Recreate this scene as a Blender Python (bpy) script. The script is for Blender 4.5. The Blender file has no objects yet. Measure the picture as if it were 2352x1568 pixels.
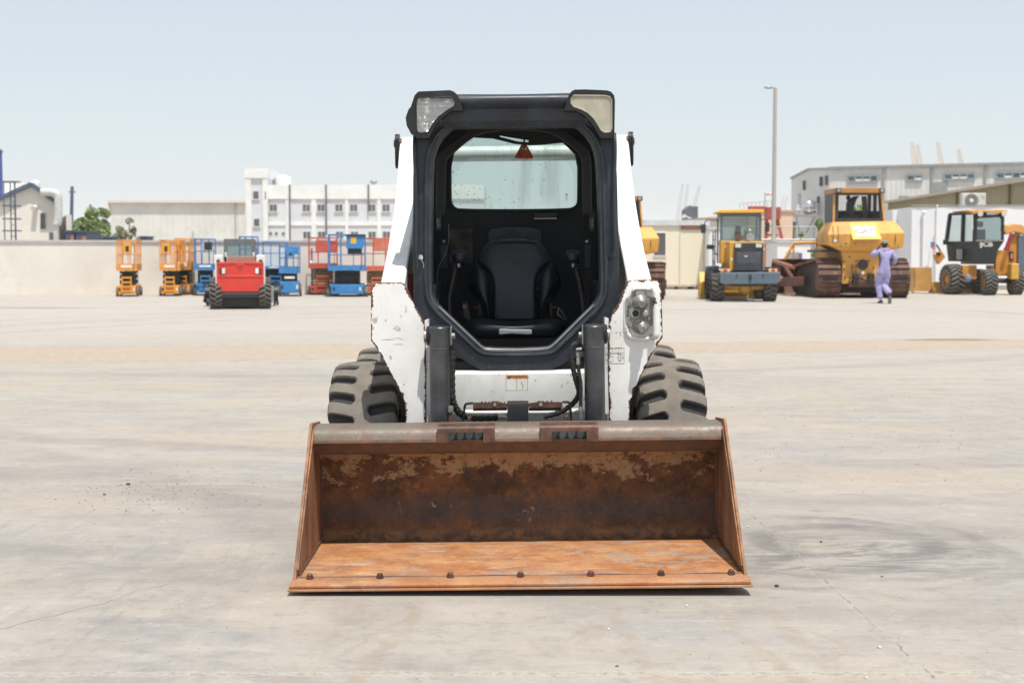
import bpy, bmesh, math, random
from mathutils import Vector, Matrix, noise as mnoise
R = math.radians
random.seed(7)
sc = bpy.context.scene
COL = sc.collection

# ---------------------------------------------------------------- camera model
FPX, CH = 3267.0, 1.375            # focal length for a 2352 px wide frame, eye height
PITCH = math.atan(200 / FPX)
def W(px, py, Y):
    """point at world depth Y that the picture shows at (px, py) of the 2352 px frame"""
    a = (px - 1176) / FPX; b = (784 - py) / FPX
    dy = math.cos(PITCH) + b * math.sin(PITCH); dz = -math.sin(PITCH) + b * math.cos(PITCH)
    t = Y / dy
    return Vector((a * t, Y, CH + dz * t))
def G(px, py):
    b = (784 - py) / FPX
    dy = math.cos(PITCH) + b * math.sin(PITCH); dz = -math.sin(PITCH) + b * math.cos(PITCH)
    t = -CH / dz
    return Vector(((px - 1176) / FPX * t, dy * t, 0))

cam = bpy.data.cameras.new('camera'); camo = bpy.data.objects.new('camera', cam); COL.objects.link(camo)
camo.location = (0, 0, CH); camo.rotation_euler = (R(90) - PITCH, 0, 0)
cam.sensor_width = 36; cam.lens = 36 * FPX / 2352; cam.clip_start = .05; cam.clip_end = 20000
cam.dof.use_dof = True; cam.dof.focus_distance = 6.5; cam.dof.aperture_fstop = 5.0; cam.dof.aperture_blades = 9
sc.camera = camo

# ---------------------------------------------------------------- scene graph helpers
def tag(o, label=None, cat=None, group=None, kind=None):
    if label: o['label'] = label
    if cat: o['category'] = cat
    if group: o['group'] = group
    if kind: o['kind'] = kind
    return o
def thing(name, label, cat, loc=(0, 0, 0), rz=0, group=None, scale=1):
    o = bpy.data.objects.new(name, None); COL.objects.link(o)
    o.location = loc; o.rotation_euler = (0, 0, rz); o.scale = (scale,) * 3
    o.empty_display_size = .2
    return tag(o, label, cat, group)
def copy_tree(o, parent=None):
    c = o.copy(); COL.objects.link(c); c.parent = parent
    for ch in list(o.children): copy_tree(ch, c)
    return c

class MB:
    """collects shapes and links them as ONE mesh object"""
    def __init__(s): s.v = []; s.f = []; s.e = []; s.a = {}
    def add(s, vs, fs, attr=None):
        n = len(s.v); s.v += [Vector(p) for p in vs]; s.f += [tuple(i + n for i in f) for f in fs]
        if attr:
            for i, x in enumerate(attr): s.a[n + i] = x
        return s
    def box(s, x0, x1, y0, y1, z0, z1):
        vs = [(x, y, z) for z in (z0, z1) for x, y in ((x0, y0), (x1, y0), (x1, y1), (x0, y1))]
        return s.add(vs, [(3, 2, 1, 0), (4, 5, 6, 7), (0, 1, 5, 4), (1, 2, 6, 5), (2, 3, 7, 6), (3, 0, 4, 7)])
    def hexa(s, p):
        """8 corners: bottom ring then top ring"""
        return s.add(p, [(3, 2, 1, 0), (4, 5, 6, 7), (0, 1, 5, 4), (1, 2, 6, 5), (2, 3, 7, 6), (3, 0, 4, 7)])
    def prism(s, poly, a0, a1, axis='y'):
        """polygon extruded along an axis; poly is (x,z) for y, (y,z) for x, (x,y) for z"""
        mk = {'y': lambda p, a: (p[0], a, p[1]), 'x': lambda p, a: (a, p[0], p[1]), 'z': lambda p, a: (p[0], p[1], a)}[axis]
        n = len(poly)
        vs = [mk(p, a0) for p in poly] + [mk(p, a1) for p in poly]
        fs = [tuple(range(n)), tuple(range(2 * n - 1, n - 1, -1))]
        fs += [(i, i + n, (i + 1) % n + n, (i + 1) % n) for i in range(n)]
        return s.add(vs, fs)
    def ring(s, c, d, r, n, up=None):
        d = Vector(d).normalized()
        u = d.orthogonal().normalized() if up is None else (Vector(up) - d * d.dot(Vector(up))).normalized()
        w = d.cross(u)
        return [Vector(c) + (u * math.cos(2 * math.pi * i / n) + w * math.sin(2 * math.pi * i / n)) * r for i in range(n)]
    def loft(s, rings, caps=True, closed=False):
        n = len(rings[0]); vs = [p for r in rings for p in r]; fs = []
        m = len(rings)
        for k in range(m if closed else m - 1):
            for i in range(n):
                a, b = k * n, ((k + 1) % m) * n
                fs.append((a + i, a + (i + 1) % n, b + (i + 1) % n, b + i))
        if caps and not closed:
            fs.append(tuple(range(n - 1, -1, -1))); fs.append(tuple((m - 1) * n + i for i in range(n)))
        return s.add(vs, fs)
    def cyl(s, p0, p1, r0, r1=None, n=14):
        p0, p1 = Vector(p0), Vector(p1); d = p1 - p0; r1 = r0 if r1 is None else r1
        u = d.orthogonal()
        return s.loft([s.ring(p0, d, r0, n, u), s.ring(p1, d, r1, n, u)])
    def lathe(s, o, d, prof, n=20):
        o, d = Vector(o), Vector(d).normalized(); u = d.orthogonal()
        return s.loft([s.ring(o + d * h, d, max(r, 1e-4), n, u) for r, h in prof])
    def tube(s, pts, r, n=8, closed=False, rs=None):
        pts = [Vector(p) for p in pts]; rings = []; u = None; m = len(pts)
        for i, p in enumerate(pts):
            a = pts[i - 1] if (i > 0 or closed) else p; b = pts[(i + 1) % m] if (i < m - 1 or closed) else p
            d = (b - a).normalized()
            if u is None: u = d.orthogonal().normalized()
            u = (u - d * d.dot(u)).normalized()
            rings.append(s.ring(p, d, rs[i] if rs else r, n, u))
        return s.loft(rings, closed=closed)
    def bar(s, p0, p1, w, h, up=(0, 0, 1)):
        p0, p1 = Vector(p0), Vector(p1); d = (p1 - p0).normalized(); up = Vector(up)
        if abs(d.dot(up)) > .98: up = Vector((0, 1, 0))
        x = d.cross(up).normalized() * w / 2; z = x.cross(d).normalized() * h / 2
        return s.add([p0 - x - z, p0 + x - z, p0 + x + z, p0 - x + z, p1 - x - z, p1 + x - z, p1 + x + z, p1 - x + z],
                     [(3, 2, 1, 0), (4, 5, 6, 7), (0, 1, 5, 4), (1, 2, 6, 5), (2, 3, 7, 6), (3, 0, 4, 7)])
    def ball(s, c, rx, ry=None, rz=None, n=12, m=8):
        ry = rx if ry is None else ry; rz = rx if rz is None else rz
        rings = []
        for k in range(m + 1):
            t = math.pi * k / m; q = max(math.sin(t), 1e-3)
            rings.append([(c[0] + rx * q * math.cos(2 * math.pi * i / n), c[1] + ry * q * math.sin(2 * math.pi * i / n), c[2] - rz * math.cos(t)) for i in range(n)])
        return s.loft(rings)
    def text(s, txt, size, M, ext=.002, align='CENTER', sx=1, bold=0):
        cu = bpy.data.curves.new('t', 'FONT'); cu.body = txt; cu.size = size; cu.extrude = ext; cu.align_x = align; cu.align_y = 'CENTER'
        cu.resolution_u = 3; cu.offset = bold
        ob = bpy.data.objects.new('t', cu); COL.objects.link(ob)
        dg = bpy.context.evaluated_depsgraph_get(); me = bpy.data.meshes.new_from_object(ob.evaluated_get(dg))
        S = Matrix.Diagonal((sx, 1, 1, 1))
        s.add([M @ S @ v.co for v in me.vertices], [tuple(p.vertices) for p in me.polygons])
        bpy.data.objects.remove(ob); bpy.data.curves.remove(cu); bpy.data.meshes.remove(me)
        return s
    def build(s, name, mat, parent=None, bevel=0, seg=2, angle=38, fix=True, sub=0):
        me = bpy.data.meshes.new(name); me.from_pydata(s.v, s.e, s.f)
        if s.a:
            at = me.attributes.new('wear', 'FLOAT', 'POINT')
            for i in range(len(s.v)): at.data[i].value = s.a.get(i, 0.0)
        if fix:
            bm = bmesh.new(); bm.from_mesh(me); bmesh.ops.recalc_face_normals(bm, faces=bm.faces); bm.to_mesh(me); bm.free()
        o = bpy.data.objects.new(name, me); COL.objects.link(o)
        for m in (mat if isinstance(mat, (list, tuple)) else [mat]): me.materials.append(m)
        if s.f:
            me.shade_smooth()
            if not bevel: me.set_sharp_from_angle(angle=R(angle))
        if bevel:
            b = o.modifiers.new('bevel', 'BEVEL'); b.width = bevel; b.segments = seg; b.limit_method = 'ANGLE'; b.angle_limit = R(angle); b.harden_normals = True
        if sub:
            u = o.modifiers.new('sub', 'SUBSURF'); u.levels = sub; u.render_levels = sub
        if parent: o.parent = parent
        return o

def stand(x, y, z, rz=0, roll=0):
    """text matrix: lettering upright, facing -Y"""
    return Matrix.Translation((x, y, z)) @ Matrix.Rotation(rz, 4, 'Z') @ Matrix.Rotation(R(90), 4, 'X') @ Matrix.Rotation(roll, 4, 'Z')
def smooth(pts, k=2, closed=False):
    """Chaikin corner cutting"""
    pts = [Vector(p) for p in pts]
    for _ in range(k):
        q = [] if closed else [pts[0]]
        n = len(pts)
        for i in range(n if closed else n - 1):
            a, b = pts[i], pts[(i + 1) % n]
            q += [a * .75 + b * .25, a * .25 + b * .75]
        if not closed: q.append(pts[-1])
        pts = q
    return pts
def rnd_rect(x0, x1, z0, z1, r, n=5):
    out = []
    for cx, cz, a in ((x1 - r, z1 - r, 0), (x0 + r, z1 - r, 90), (x0 + r, z0 + r, 180), (x1 - r, z0 + r, 270)):
        for i in range(n + 1):
            t = R(a + 90 * i / n); out.append((cx + r * math.cos(t), cz + r * math.sin(t)))
    return out
def interp(x, pts):
    if x <= pts[0][0]: return pts[0][1]
    for (a, b), (c, d) in zip(pts, pts[1:]):
        if x <= c: return b + (d - b) * (x - a) / (c - a)
    return pts[-1][1]
def ring_plate(mb, outer, inner, y0, y1, c=None, extra=0):
    """plate standing in XZ with a hole: outer and inner are star-shaped about c"""
    c = c or (sum(p[0] for p in inner) / len(inner), sum(p[1] for p in inner) / len(inner))
    angs = sorted({round(math.atan2(p[1] - c[1], p[0] - c[0]), 5) for p in list(outer) + list(inner)} | {round(-math.pi + .0001 + 2 * math.pi * i / max(extra, 1), 5) for i in range(extra)})
    def hit(poly, a):
        d = (math.cos(a), math.sin(a)); best = None
        for i in range(len(poly)):
            p, q = poly[i], poly[(i + 1) % len(poly)]
            ex, ez = q[0] - p[0], q[1] - p[1]; den = d[0] * ez - d[1] * ex
            if abs(den) < 1e-12: continue
            px, pz = p[0] - c[0], p[1] - c[1]
            t = (px * ez - pz * ex) / den; u = (px * d[1] - pz * d[0]) / den
            if t > 0 and -1e-6 <= u <= 1 + 1e-6 and (best is None or t > best): best = t
        best = best or 0
        return (c[0] + d[0] * best, c[1] + d[1] * best)
    O = [hit(outer, a) for a in angs]; I = [hit(inner, a) for a in angs]
    P = lambda L, y: [(x, y, z) for x, z in L]
    mb.loft([P(O, y0), P(I, y0), P(I, y1), P(O, y1)], closed=True)
    return mb

# ---------------------------------------------------------------- materials
class NT:
    def __init__(s, name, rough=.6, metal=0.0, spec=.5):
        s.m = bpy.data.materials.new(name); s.m.use_nodes = True; s.t = s.m.node_tree; s.n = s.t.nodes; s.l = s.t.links
        s.b = s.n['Principled BSDF']; s.b.inputs['Roughness'].default_value = rough; s.b.inputs['Metallic'].default_value = metal
        s.b.inputs['Specular IOR Level'].default_value = spec
        s.tc = s.n.new('ShaderNodeTexCoord'); s.obj = s.tc.outputs['Object']
    def set(s, inp, v):
        if isinstance(v, bpy.types.NodeSocket): s.l.new(v, inp)
        elif isinstance(v, (tuple, list)) and len(v) == 3 and inp.type == 'RGBA': inp.default_value = (*v, 1)
        else: inp.default_value = v
    def noise(s, scale, detail=4, rough=.55, vec=None, stretch=None, dist=0):
        k = s.n.new('ShaderNodeTexNoise'); k.inputs['Scale'].default_value = scale; k.inputs['Detail'].default_value = detail
        k.inputs['Roughness'].default_value = rough; k.inputs['Distortion'].default_value = dist
        v = vec or s.obj
        if stretch:
            mp = s.n.new('ShaderNodeMapping'); mp.inputs['Scale'].default_value = stretch; s.l.new(v, mp.inputs['Vector']); v = mp.outputs[0]
        s.l.new(v, k.inputs['Vector'])
        return k.outputs['Fac']
    def vor(s, scale, vec=None, feat='F1', out='Distance', rnd=1):
        k = s.n.new('ShaderNodeTexVoronoi'); k.feature = feat; k.inputs['Scale'].default_value = scale; k.inputs['Randomness'].default_value = rnd
        s.l.new(vec or s.obj, k.inputs['Vector']); return k.outputs[out]
    def ramp(s, fac, a, b):
        """0 below a, 1 above b"""
        k = s.n.new('ShaderNodeMapRange'); k.interpolation_type = 'SMOOTHSTEP'
        s.set(k.inputs['Value'], fac); k.inputs['From Min'].default_value = a; k.inputs['From Max'].default_value = b
        if a > b:
            k.inputs['From Min'].default_value = b; k.inputs['From Max'].default_value = a; k.inputs['To Min'].default_value = 1; k.inputs['To Max'].default_value = 0
        return k.outputs[0]
    def mix(s, fac, a, b, mode='MIX'):
        k = s.n.new('ShaderNodeMix'); k.data_type = 'RGBA'; k.blend_type = mode
        s.set(k.inputs[0], fac); s.set(k.inputs[6], a); s.set(k.inputs[7], b); return k.outputs[2]
    def math(s, op, a, b=0.0, c=None):
        k = s.n.new('ShaderNodeMath'); k.operation = op; s.set(k.inputs[0], a); s.set(k.inputs[1], b)
        if c is not None: s.set(k.inputs[2], c)
        return k.outputs[0]
    def mul(s, *a):
        o = a[0]
        for x in a[1:]: o = s.math('MULTIPLY', o, x)
        return o
    def xyz(s, vec=None):
        k = s.n.new('ShaderNodeSeparateXYZ'); s.l.new(vec or s.obj, k.inputs[0]); return k.outputs
    def attr(s, name='wear'):
        k = s.n.new('ShaderNodeAttribute'); k.attribute_name = name; return k.outputs['Fac']
    def edge(s, r=.01):
        """curvature: 1 on convex edges (bevel-normal trick)"""
        bv = s.n.new('ShaderNodeBevel'); bv.samples = 4; bv.inputs['Radius'].default_value = r
        g = s.n.new('ShaderNodeNewGeometry'); d = s.n.new('ShaderNodeVectorMath'); d.operation = 'DOT_PRODUCT'
        s.l.new(bv.outputs[0], d.inputs[0]); s.l.new(g.outputs['Normal'], d.inputs[1])
        return s.math('SUBTRACT', 1.0, d.outputs['Value'])
    def bump(s, h, strength=.3, dist=.01):
        k = s.n.new('ShaderNodeBump'); k.inputs['Strength'].default_value = strength; k.inputs['Distance'].default_value = dist
        s.l.new(h, k.inputs['Height']); s.l.new(k.outputs[0], s.b.inputs['Normal']); return s
    def color(s, c): s.set(s.b.inputs['Base Color'], c); return s
    def rough(s, r): s.set(s.b.inputs['Roughness'], r); return s

def plain(name, col, rough=.55, metal=0.0, var=.12, scale=6, spec=.5, dirt=None, dscale=3, bump=0, damt=.35):
    k = NT(name, rough, metal, spec)
    n = k.noise(scale, 5)
    dk = tuple(c * (1 - var) for c in col); lt = tuple(min(1, c * (1 + var)) for c in col)
    c = k.mix(k.ramp(n, .3, .7), dk, lt)
    if dirt:
        c = k.mix(k.math('MULTIPLY', k.ramp(k.noise(dscale, 6, .65), .48, .72), damt), c, dirt)
    k.color(c)
    if bump: k.bump(k.noise(scale * 12, 4), bump, .004)
    return k.m
M = {}
DUST = (.42, .36, .29)
# ---------------------------------------------------------------- light
SUN = Vector((.13, -.345, 1)).normalized()
w = bpy.data.worlds.new('World'); sc.world = w; w.use_nodes = True
sky = w.node_tree.nodes.new('ShaderNodeTexSky'); sky.sky_type = 'NISHITA'; sky.sun_disc = False
sky.sun_elevation = math.asin(SUN.z); sky.sun_rotation = math.atan2(SUN.x, SUN.y)
sky.altitude = 0; sky.air_density = 1.0; sky.dust_density = 1.5; sky.ozone_density = 1.5
bg = w.node_tree.nodes['Background']; bg.inputs['Strength'].default_value = .15
hz = w.node_tree.nodes.new('ShaderNodeMix'); hz.data_type = 'RGBA'; hz.inputs[0].default_value = .735   # bright desert haze veiling the blue
hz.inputs[7].default_value = (3.52, 3.86, 4.08, 1)
w.node_tree.links.new(sky.outputs[0], hz.inputs[6]); w.node_tree.links.new(hz.outputs[2], bg.inputs['Color'])
sl = bpy.data.lights.new('sun', 'SUN'); sl.energy = 3.8; sl.angle = R(.53); sl.color = (1, .96, .9)
so = bpy.data.objects.new('sun', sl); COL.objects.link(so); so.location = (0, 0, 60)
so.rotation_euler = SUN.to_track_quat('Z', 'Y').to_euler()
sc.view_settings.view_transform = 'Standard'; sc.view_settings.look = 'None'; sc.view_settings.gamma = 1
sc.view_settings.exposure = .33
sc.cycles.max_bounces = 8; sc.cycles.transparent_max_bounces = 16; sc.cycles.diffuse_bounces = 4
sc.cycles.volume_bounces = 2; sc.cycles.sample_clamp_indirect = 6; sc.cycles.caustics_reflective = False; sc.cycles.caustics_refractive = False

# ---------------------------------------------------------------- concrete yard
def ground_mat():
    k = NT('concrete_yard', .85, 0, .25)
    x, y, z = k.xyz()
    n1 = k.noise(.35, 5, .6, stretch=(.35, 1, 1)); n2 = k.noise(2.2, 7, .62, stretch=(.45, 1.2, 1)); n3 = k.noise(14, 6, .7, stretch=(.7, 1, 1)); n4 = k.noise(110, 3, .6)
    c = k.mix(k.ramp(n1, .34, .66), (.385, .355, .315), (.465, .42, .36))
    c = k.mix(k.mul(k.ramp(n2, .45, .74), .45), c, (.315, .298, .272))
    c = k.mix(k.mul(k.ramp(n2, .55, .30), .5), c, (.47, .43, .37))
    c = k.mix(k.mul(k.ramp(n3, .52, .74), .42), c, (.255, .24, .222))
    c = k.mix(k.mul(k.ramp(n3, .44, .28), .38), c, (.52, .48, .42))
    # trowel / drag streaks across the slab
    st = k.noise(1.0, 6, .7, stretch=(1.1, 22, 1)); c = k.mix(k.mul(k.ramp(st, .5, .75), .10), c, (.30, .285, .26))
    st2 = k.noise(1.0, 6, .7, stretch=(1.6, 30, 1), dist=.4); c = k.mix(k.mul(k.ramp(st2, .56, .74), .2), c, (.56, .51, .45))
    mo = k.noise(2.6, 12, .78); c = k.mix(k.mul(k.ramp(mo, .50, .66), .5), c, (.30, .285, .262)); c = k.mix(k.mul(k.ramp(mo, .46, .32), .5), c, (.52, .475, .415))
    bl = k.noise(.55, 8, .66); c = k.mix(k.mul(k.ramp(bl, .50, .64), k.ramp(y, 16, 9), .5), c, (.345, .345, .348)); c = k.mix(k.mul(k.ramp(bl, .45, .34), .4), c, (.47, .40, .315))
    rot = k.n.new('ShaderNodeMapping'); rot.inputs['Rotation'].default_value = (0, 0, R(32)); rot.inputs['Scale'].default_value = (9, .9, 1); k.l.new(k.obj, rot.inputs['Vector'])
    dg_ = k.noise(1.4, 8, .74, vec=rot.outputs[0]); c = k.mix(k.mul(k.ramp(dg_, .53, .70), k.ramp(x, -.4, -1.4), k.ramp(y, 8.5, 6.5), .55), c, (.25, .238, .225)); c = k.mix(k.mul(k.ramp(dg_, .46, .34), k.ramp(x, -.4, -1.4), k.ramp(y, 8.5, 6.5), .4), c, (.53, .485, .42))
    # sand drifts
    sd = k.noise(.5, 5, .6, stretch=(.6, 1.3, 1)); c = k.mix(k.mul(k.ramp(sd, .47, .7), .5), c, (.46, .375, .285))
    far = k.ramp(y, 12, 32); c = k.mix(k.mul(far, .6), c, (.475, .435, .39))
    wob = k.math('MULTIPLY', k.math('SUBTRACT', k.noise(1.1, 5, .6), .5), 1.0)
    # tyre scuffs: wide arcs on the left of the yard
    def arc(cx, cy, rad, wd, amt, col, cc, w=.3, brk=.46):
        dx = k.math('SUBTRACT', x, cx); dy = k.math('SUBTRACT', y, cy)
        d = k.math('SQRT', k.math('ADD', k.math('MULTIPLY', dx, dx), k.math('MULTIPLY', dy, dy)))
        d = k.math('ABSOLUTE', k.math('ADD', k.math('SUBTRACT', d, rad), k.math('MULTIPLY', wob, w)))
        m = k.mul(k.ramp(d, wd, wd * .35), k.ramp(k.noise(1.7, 5, .65, stretch=(.6, 1, 1)), brk - .14, brk + .14), amt)
        return k.mix(m, cc, col)
    for cx, cy, rad, wd, amt in ((2.2, 22.5, 13.2, .3, .42), (2.2, 22.5, 14.6, .28, .4), (3.5, 20.2, 13.3, .28, .4), (3.5, 20.2, 14.9, .3, .42), (-9, 3, 8.8, .3, .35), (-2, 30, 14, .35, .35)):
        c = arc(cx, cy, rad, wd, amt, (.27, .245, .225), c)
    # damp grey scrub ring and drag marks right of the bucket
    for cx, cy, rad, wd, amt, col in ((1.62, 6.72, .38, .12, .5, (.13, .126, .124)), (1.40, 6.72, .60, .18, .34, (.17, .165, .16)), (1.55, 6.55, .78, .08, .45, (.19, .178, .165)), (1.35, 6.75, .9, .05, .3, (.23, .21, .19)), (1.75, 6.6, .42, .16, .3, (.21, .205, .2))):
        c = arc(cx, cy, rad, wd, amt, col, c, .5, .5)
    bx = k.math('ABSOLUTE', k.math('SUBTRACT', x, 1.55)); by = k.math('ABSOLUTE', k.math('SUBTRACT', y, 6.45))
    blot = k.mul(k.ramp(bx, .95, .25), k.ramp(by, .7, .15), k.ramp(k.noise(3.0, 7, .7, stretch=(.7, 2.0, 1), dist=1.2), .42, .6))
    c = k.mix(k.mul(blot, .72), c, (.165, .16, .158))
    # grey scoured zone in front of the bucket (left)
    bx = k.math('ABSOLUTE', k.math('ADD', k.math('ADD', x, 1.35), k.math('MULTIPLY', k.math('SUBTRACT', y, 5.3), .45)))
    c = k.mix(k.mul(k.ramp(bx, .6, .1), k.ramp(y, 7.4, 6.2), k.ramp(k.noise(3.4, 7, .7, stretch=(1, 1.6, 1)), .4, .65), .55), c, (.245, .245, .245))
    # dried muddy runs in front
    for cx, sl_, wd in ((-.63, .16, .035), (-.42, .12, .045), (-.47, .3, .02), (.42, -.05, .05), (.83, -.14, .05), (1.03, -.1, .06)):
        d = k.math('ABSOLUTE', k.math('ADD', k.math('SUBTRACT', x, cx), k.math('ADD', k.math('MULTIPLY', k.math('SUBTRACT', y, 5.2), -sl_), k.math('ADD', k.math('MULTIPLY', wob, .22), k.math('MULTIPLY', k.math('SUBTRACT', k.noise(9, 6, .75), .5), .14)))))
        c = k.mix(k.mul(k.ramp(d, wd, wd * .3), k.ramp(y, 5.75, 5.45), k.ramp(k.noise(5, 6, .7), .35, .6), .55), c, (.36, .295, .22))
    run = k.noise(2.2, 6, .6, stretch=(1.6, 1, 1), dist=1.6); c = k.mix(k.mul(k.ramp(run, .56, .66), k.ramp(y, 6.3, 5.3), .33), c, (.35, .285, .21))
    # expansion joints
    jn = k.math('MULTIPLY', k.math('SUBTRACT', k.noise(7, 8, .75), .5), .16)
    def joint(d, wdt, col, amt, cc): return k.mix(k.mul(k.ramp(d, wdt, wdt * .4), amt), cc, col)
    crumb = k.ramp(k.noise(38, 4, .7), .42, .6)
    for y0, wdt, amt in ((4.60, .035, .5), (8.48, .03, .5), (12.3, .03, .35)):
        d = k.math('ABSOLUTE', k.math('SUBTRACT', k.math('ADD', y, jn), y0))
        c = joint(d, wdt, (.55, .50, .43), amt, c)
        c = k.mix(k.mul(k.ramp(d, wdt * .55, wdt * .2), crumb, amt * .9), c, (.17, .145, .12))
    d = k.math('ABSOLUTE', k.math('SUBTRACT', k.math('ADD', x, k.math('MULTIPLY', jn, .45)), k.math('ADD', 1.535, k.math('MULTIPLY', y, -.036))))
    c = joint(d, .025, (.50, .46, .40), .16, c)
    c = k.mix(k.mul(k.ramp(d, .0065, .002), k.ramp(k.noise(6, 7, .75), .44, .58), .7), c, (.15, .13, .11))
    # thin wandering crack, bottom left
    d = k.math('ABSOLUTE', k.math('ADD', k.math('ADD', x, k.math('MULTIPLY', wob, .35)), k.math('ADD', 1.86, k.math('MULTIPLY', k.math('SUBTRACT', y, 5.2), -.62))))
    c = k.mix(k.mul(k.ramp(d, .010, .004), k.ramp(y, 6.2, 5.6), .55), c, (.2, .18, .16))
    # faded orange setting-out lines
    for y0, s0 in ((11.55, .02), (15.2, .0)):
        d = k.math('ABSOLUTE', k.math('SUBTRACT', k.math('SUBTRACT', y, k.math('MULTIPLY', k.math('ABSOLUTE', x), -.21)), y0 + .35))
        c = k.mix(k.mul(k.ramp(d, .05, .02), k.ramp(k.noise(.9, 3), .42, .6), .6), c, (.62, .40, .2))
    # sand filled gap right across the yard
    mid = k.math('ADD', 20.6, k.math('MULTIPLY', x, .17)); d = k.math('ABSOLUTE', k.math('SUBTRACT', k.math('ADD', y, k.math('MULTIPLY', wob, .9)), mid))
    sand = k.mix(k.ramp(k.noise(9, 5, .7), .4, .7), (.42, .335, .25), (.49, .415, .33))
    hw = k.math('ADD', 1.35, k.math('MULTIPLY', x, -.05))
    c = k.mix(k.mul(k.ramp(k.math('SUBTRACT', d, hw), .35, -.2), .85), c, sand)
    c = k.mix(k.mul(k.ramp(k.math('ABSOLUTE', k.math('SUBTRACT', d, hw)), .3, .05), k.ramp(k.noise(6, 5, .7, stretch=(.4, 1, 1)), .52, .66), .6), c, (.24, .2, .16))
    def spot(cx, cy, rx, ry, col, amt, cc):
        a = k.math('DIVIDE', k.math('SUBTRACT', x, cx), rx); b = k.math('DIVIDE', k.math('SUBTRACT', y, cy), ry)
        d2 = k.math('ADD', k.math('ADD', k.math('MULTIPLY', a, a), k.math('MULTIPLY', b, b)), k.math('MULTIPLY', wob, 1.2))
        return k.mix(k.mul(k.ramp(d2, 1.0, .1), amt), cc, col)
    c = spot(7.1, 22.9, 1.1, .35, (.22, .15, .085), .8, c)
    c = spot(-12.4, 36.6, 2.4, .45, (.17, .16, .15), .75, c)
    c = spot(-4.1, 37.5, 2.4, .3, (.25, .23, .21), .5, c)
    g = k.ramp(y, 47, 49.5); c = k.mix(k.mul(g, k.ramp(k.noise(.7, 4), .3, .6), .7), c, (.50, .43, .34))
    # grit
    c = k.mix(k.mul(k.ramp(n4, .66, .74), .5), c, (.2, .185, .17))
    c = k.mix(k.mul(k.ramp(k.noise(70, 2, .5), .68, .74), .45), c, (.58, .55, .5))
    grit = k.mul(k.ramp(k.vor(46), .16, .10), k.ramp(k.noise(.9, 4, .6), .52, .66)); c = k.mix(k.mul(grit, .65), c, (.19, .165, .14))
    t1 = k.noise(1.0, 9, .8, stretch=(2.2, 34, 1), dist=.3); c = k.mix(k.mul(k.ramp(t1, .555, .585), k.ramp(k.noise(.9, 5, .6), .42, .6), .32), c, (.25, .235, .22)); c = k.mix(k.mul(k.ramp(t1, .43, .40), k.ramp(k.noise(1.1, 5, .6), .42, .6), .35), c, (.56, .515, .455))
    m2 = k.noise(6.5, 12, .82); c = k.mix(k.mul(k.ramp(m2, .555, .575), .30), c, (.24, .222, .2)); c = k.mix(k.mul(k.ramp(m2, .43, .41), .30), c, (.57, .525, .465))
    sp = k.noise(150, 3, .7); c = k.mix(k.mul(k.ramp(sp, .6, .7), .35), c, (.16, .15, .135)); c = k.mix(k.mul(k.ramp(k.noise(24, 8, .8), .56, .7), k.ramp(k.noise(1.3, 5, .6), .42, .6), .5), c, (.23, .21, .185))
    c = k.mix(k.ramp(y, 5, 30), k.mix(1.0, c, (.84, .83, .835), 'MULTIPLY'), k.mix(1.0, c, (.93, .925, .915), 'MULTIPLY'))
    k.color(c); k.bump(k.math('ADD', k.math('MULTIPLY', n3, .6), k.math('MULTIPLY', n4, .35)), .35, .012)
    return k.m
gm = MB()
# one sheet, finer near the camera, reaching the horizon
gx = [-2500, -600, -80, -20, 0, 20, 80, 600, 2500]; gy = [-300, -20, 0, 10, 30, 60, 140, 700, 3000]
gm.add([(a, b, 0) for b in gy for a in gx], [(j * 9 + i, j * 9 + i + 1, j * 9 + i + 10, j * 9 + i + 9) for j in range(8) for i in range(8)])
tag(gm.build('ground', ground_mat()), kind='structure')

# loose bits lying on the slab
stone_d = plain('dark_stone', (.06, .055, .05), .9, var=.3, scale=40); stone_w = plain('pale_stone', (.6, .57, .5), .85, var=.15, scale=40); stone_b = plain('brown_stone', (.2, .16, .12), .9, var=.3, scale=40)
def lump(r, c=(0, 0, 0), flat=.6, seed=0):
    bm = bmesh.new(); bmesh.ops.create_icosphere(bm, subdivisions=2, radius=r)
    vs = [Vector(c) + Vector((v.co.x, v.co.y * .8, v.co.z * flat + r * flat * .7)) * (1 + .35 * mnoise.noise(v.co / r * 1.3 + Vector((seed * 3.7, 0, 0)))) for v in bm.verts]
    fs = [tuple(v.index for v in f.verts) for f in bm.faces]; bm.free(); return vs, fs
def stone(px, py, r, mat, label, name='stone', group=None):
    o = MB().add(*lump(r, seed=px)).build(name, mat, angle=60); o.location = G(px, py); o.rotation_euler = (0, 0, px); tag(o, label, 'stone', group)
stone(1784, 1347, .010, stone_d, 'small black lump of rubble just right of the bucket lip')
stone(1886, 1245, .007, stone_d, 'tiny dark stone beside the grey ring stain on the concrete')
stone(2026, 1324, .006, stone_b, 'tiny brown stone on open concrete right of the ring stain')
stone(1718, 1210, .006, stone_w, 'pale pebble against the right side plate of the bucket')
stone(2020, 1487, .008, stone_w, 'white pebble lying on the long floor crack, lower right')
stone(1990, 1557, .007, stone_w, 'white pebble left of the floor crack near the bottom right')
stone(1577, 1392, .0065, stone_w, 'white pebble in front of the right half of the bucket')
stone(1398, 1445, .006, stone_w, 'pale chip on the muddy run below the bucket centre')
stone(1417, 1530, .006, stone_b, 'small dark pebble at the bottom edge, below the bucket centre')
stone(295, 1113, .013, stone_d, 'flat dark chip on the concrete far left of the bucket')
stone(240, 1136, .010, stone_b, 'flat brown chip left of the dark chip on the concrete')
gr = MB(); rr = random.Random(3)
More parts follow.
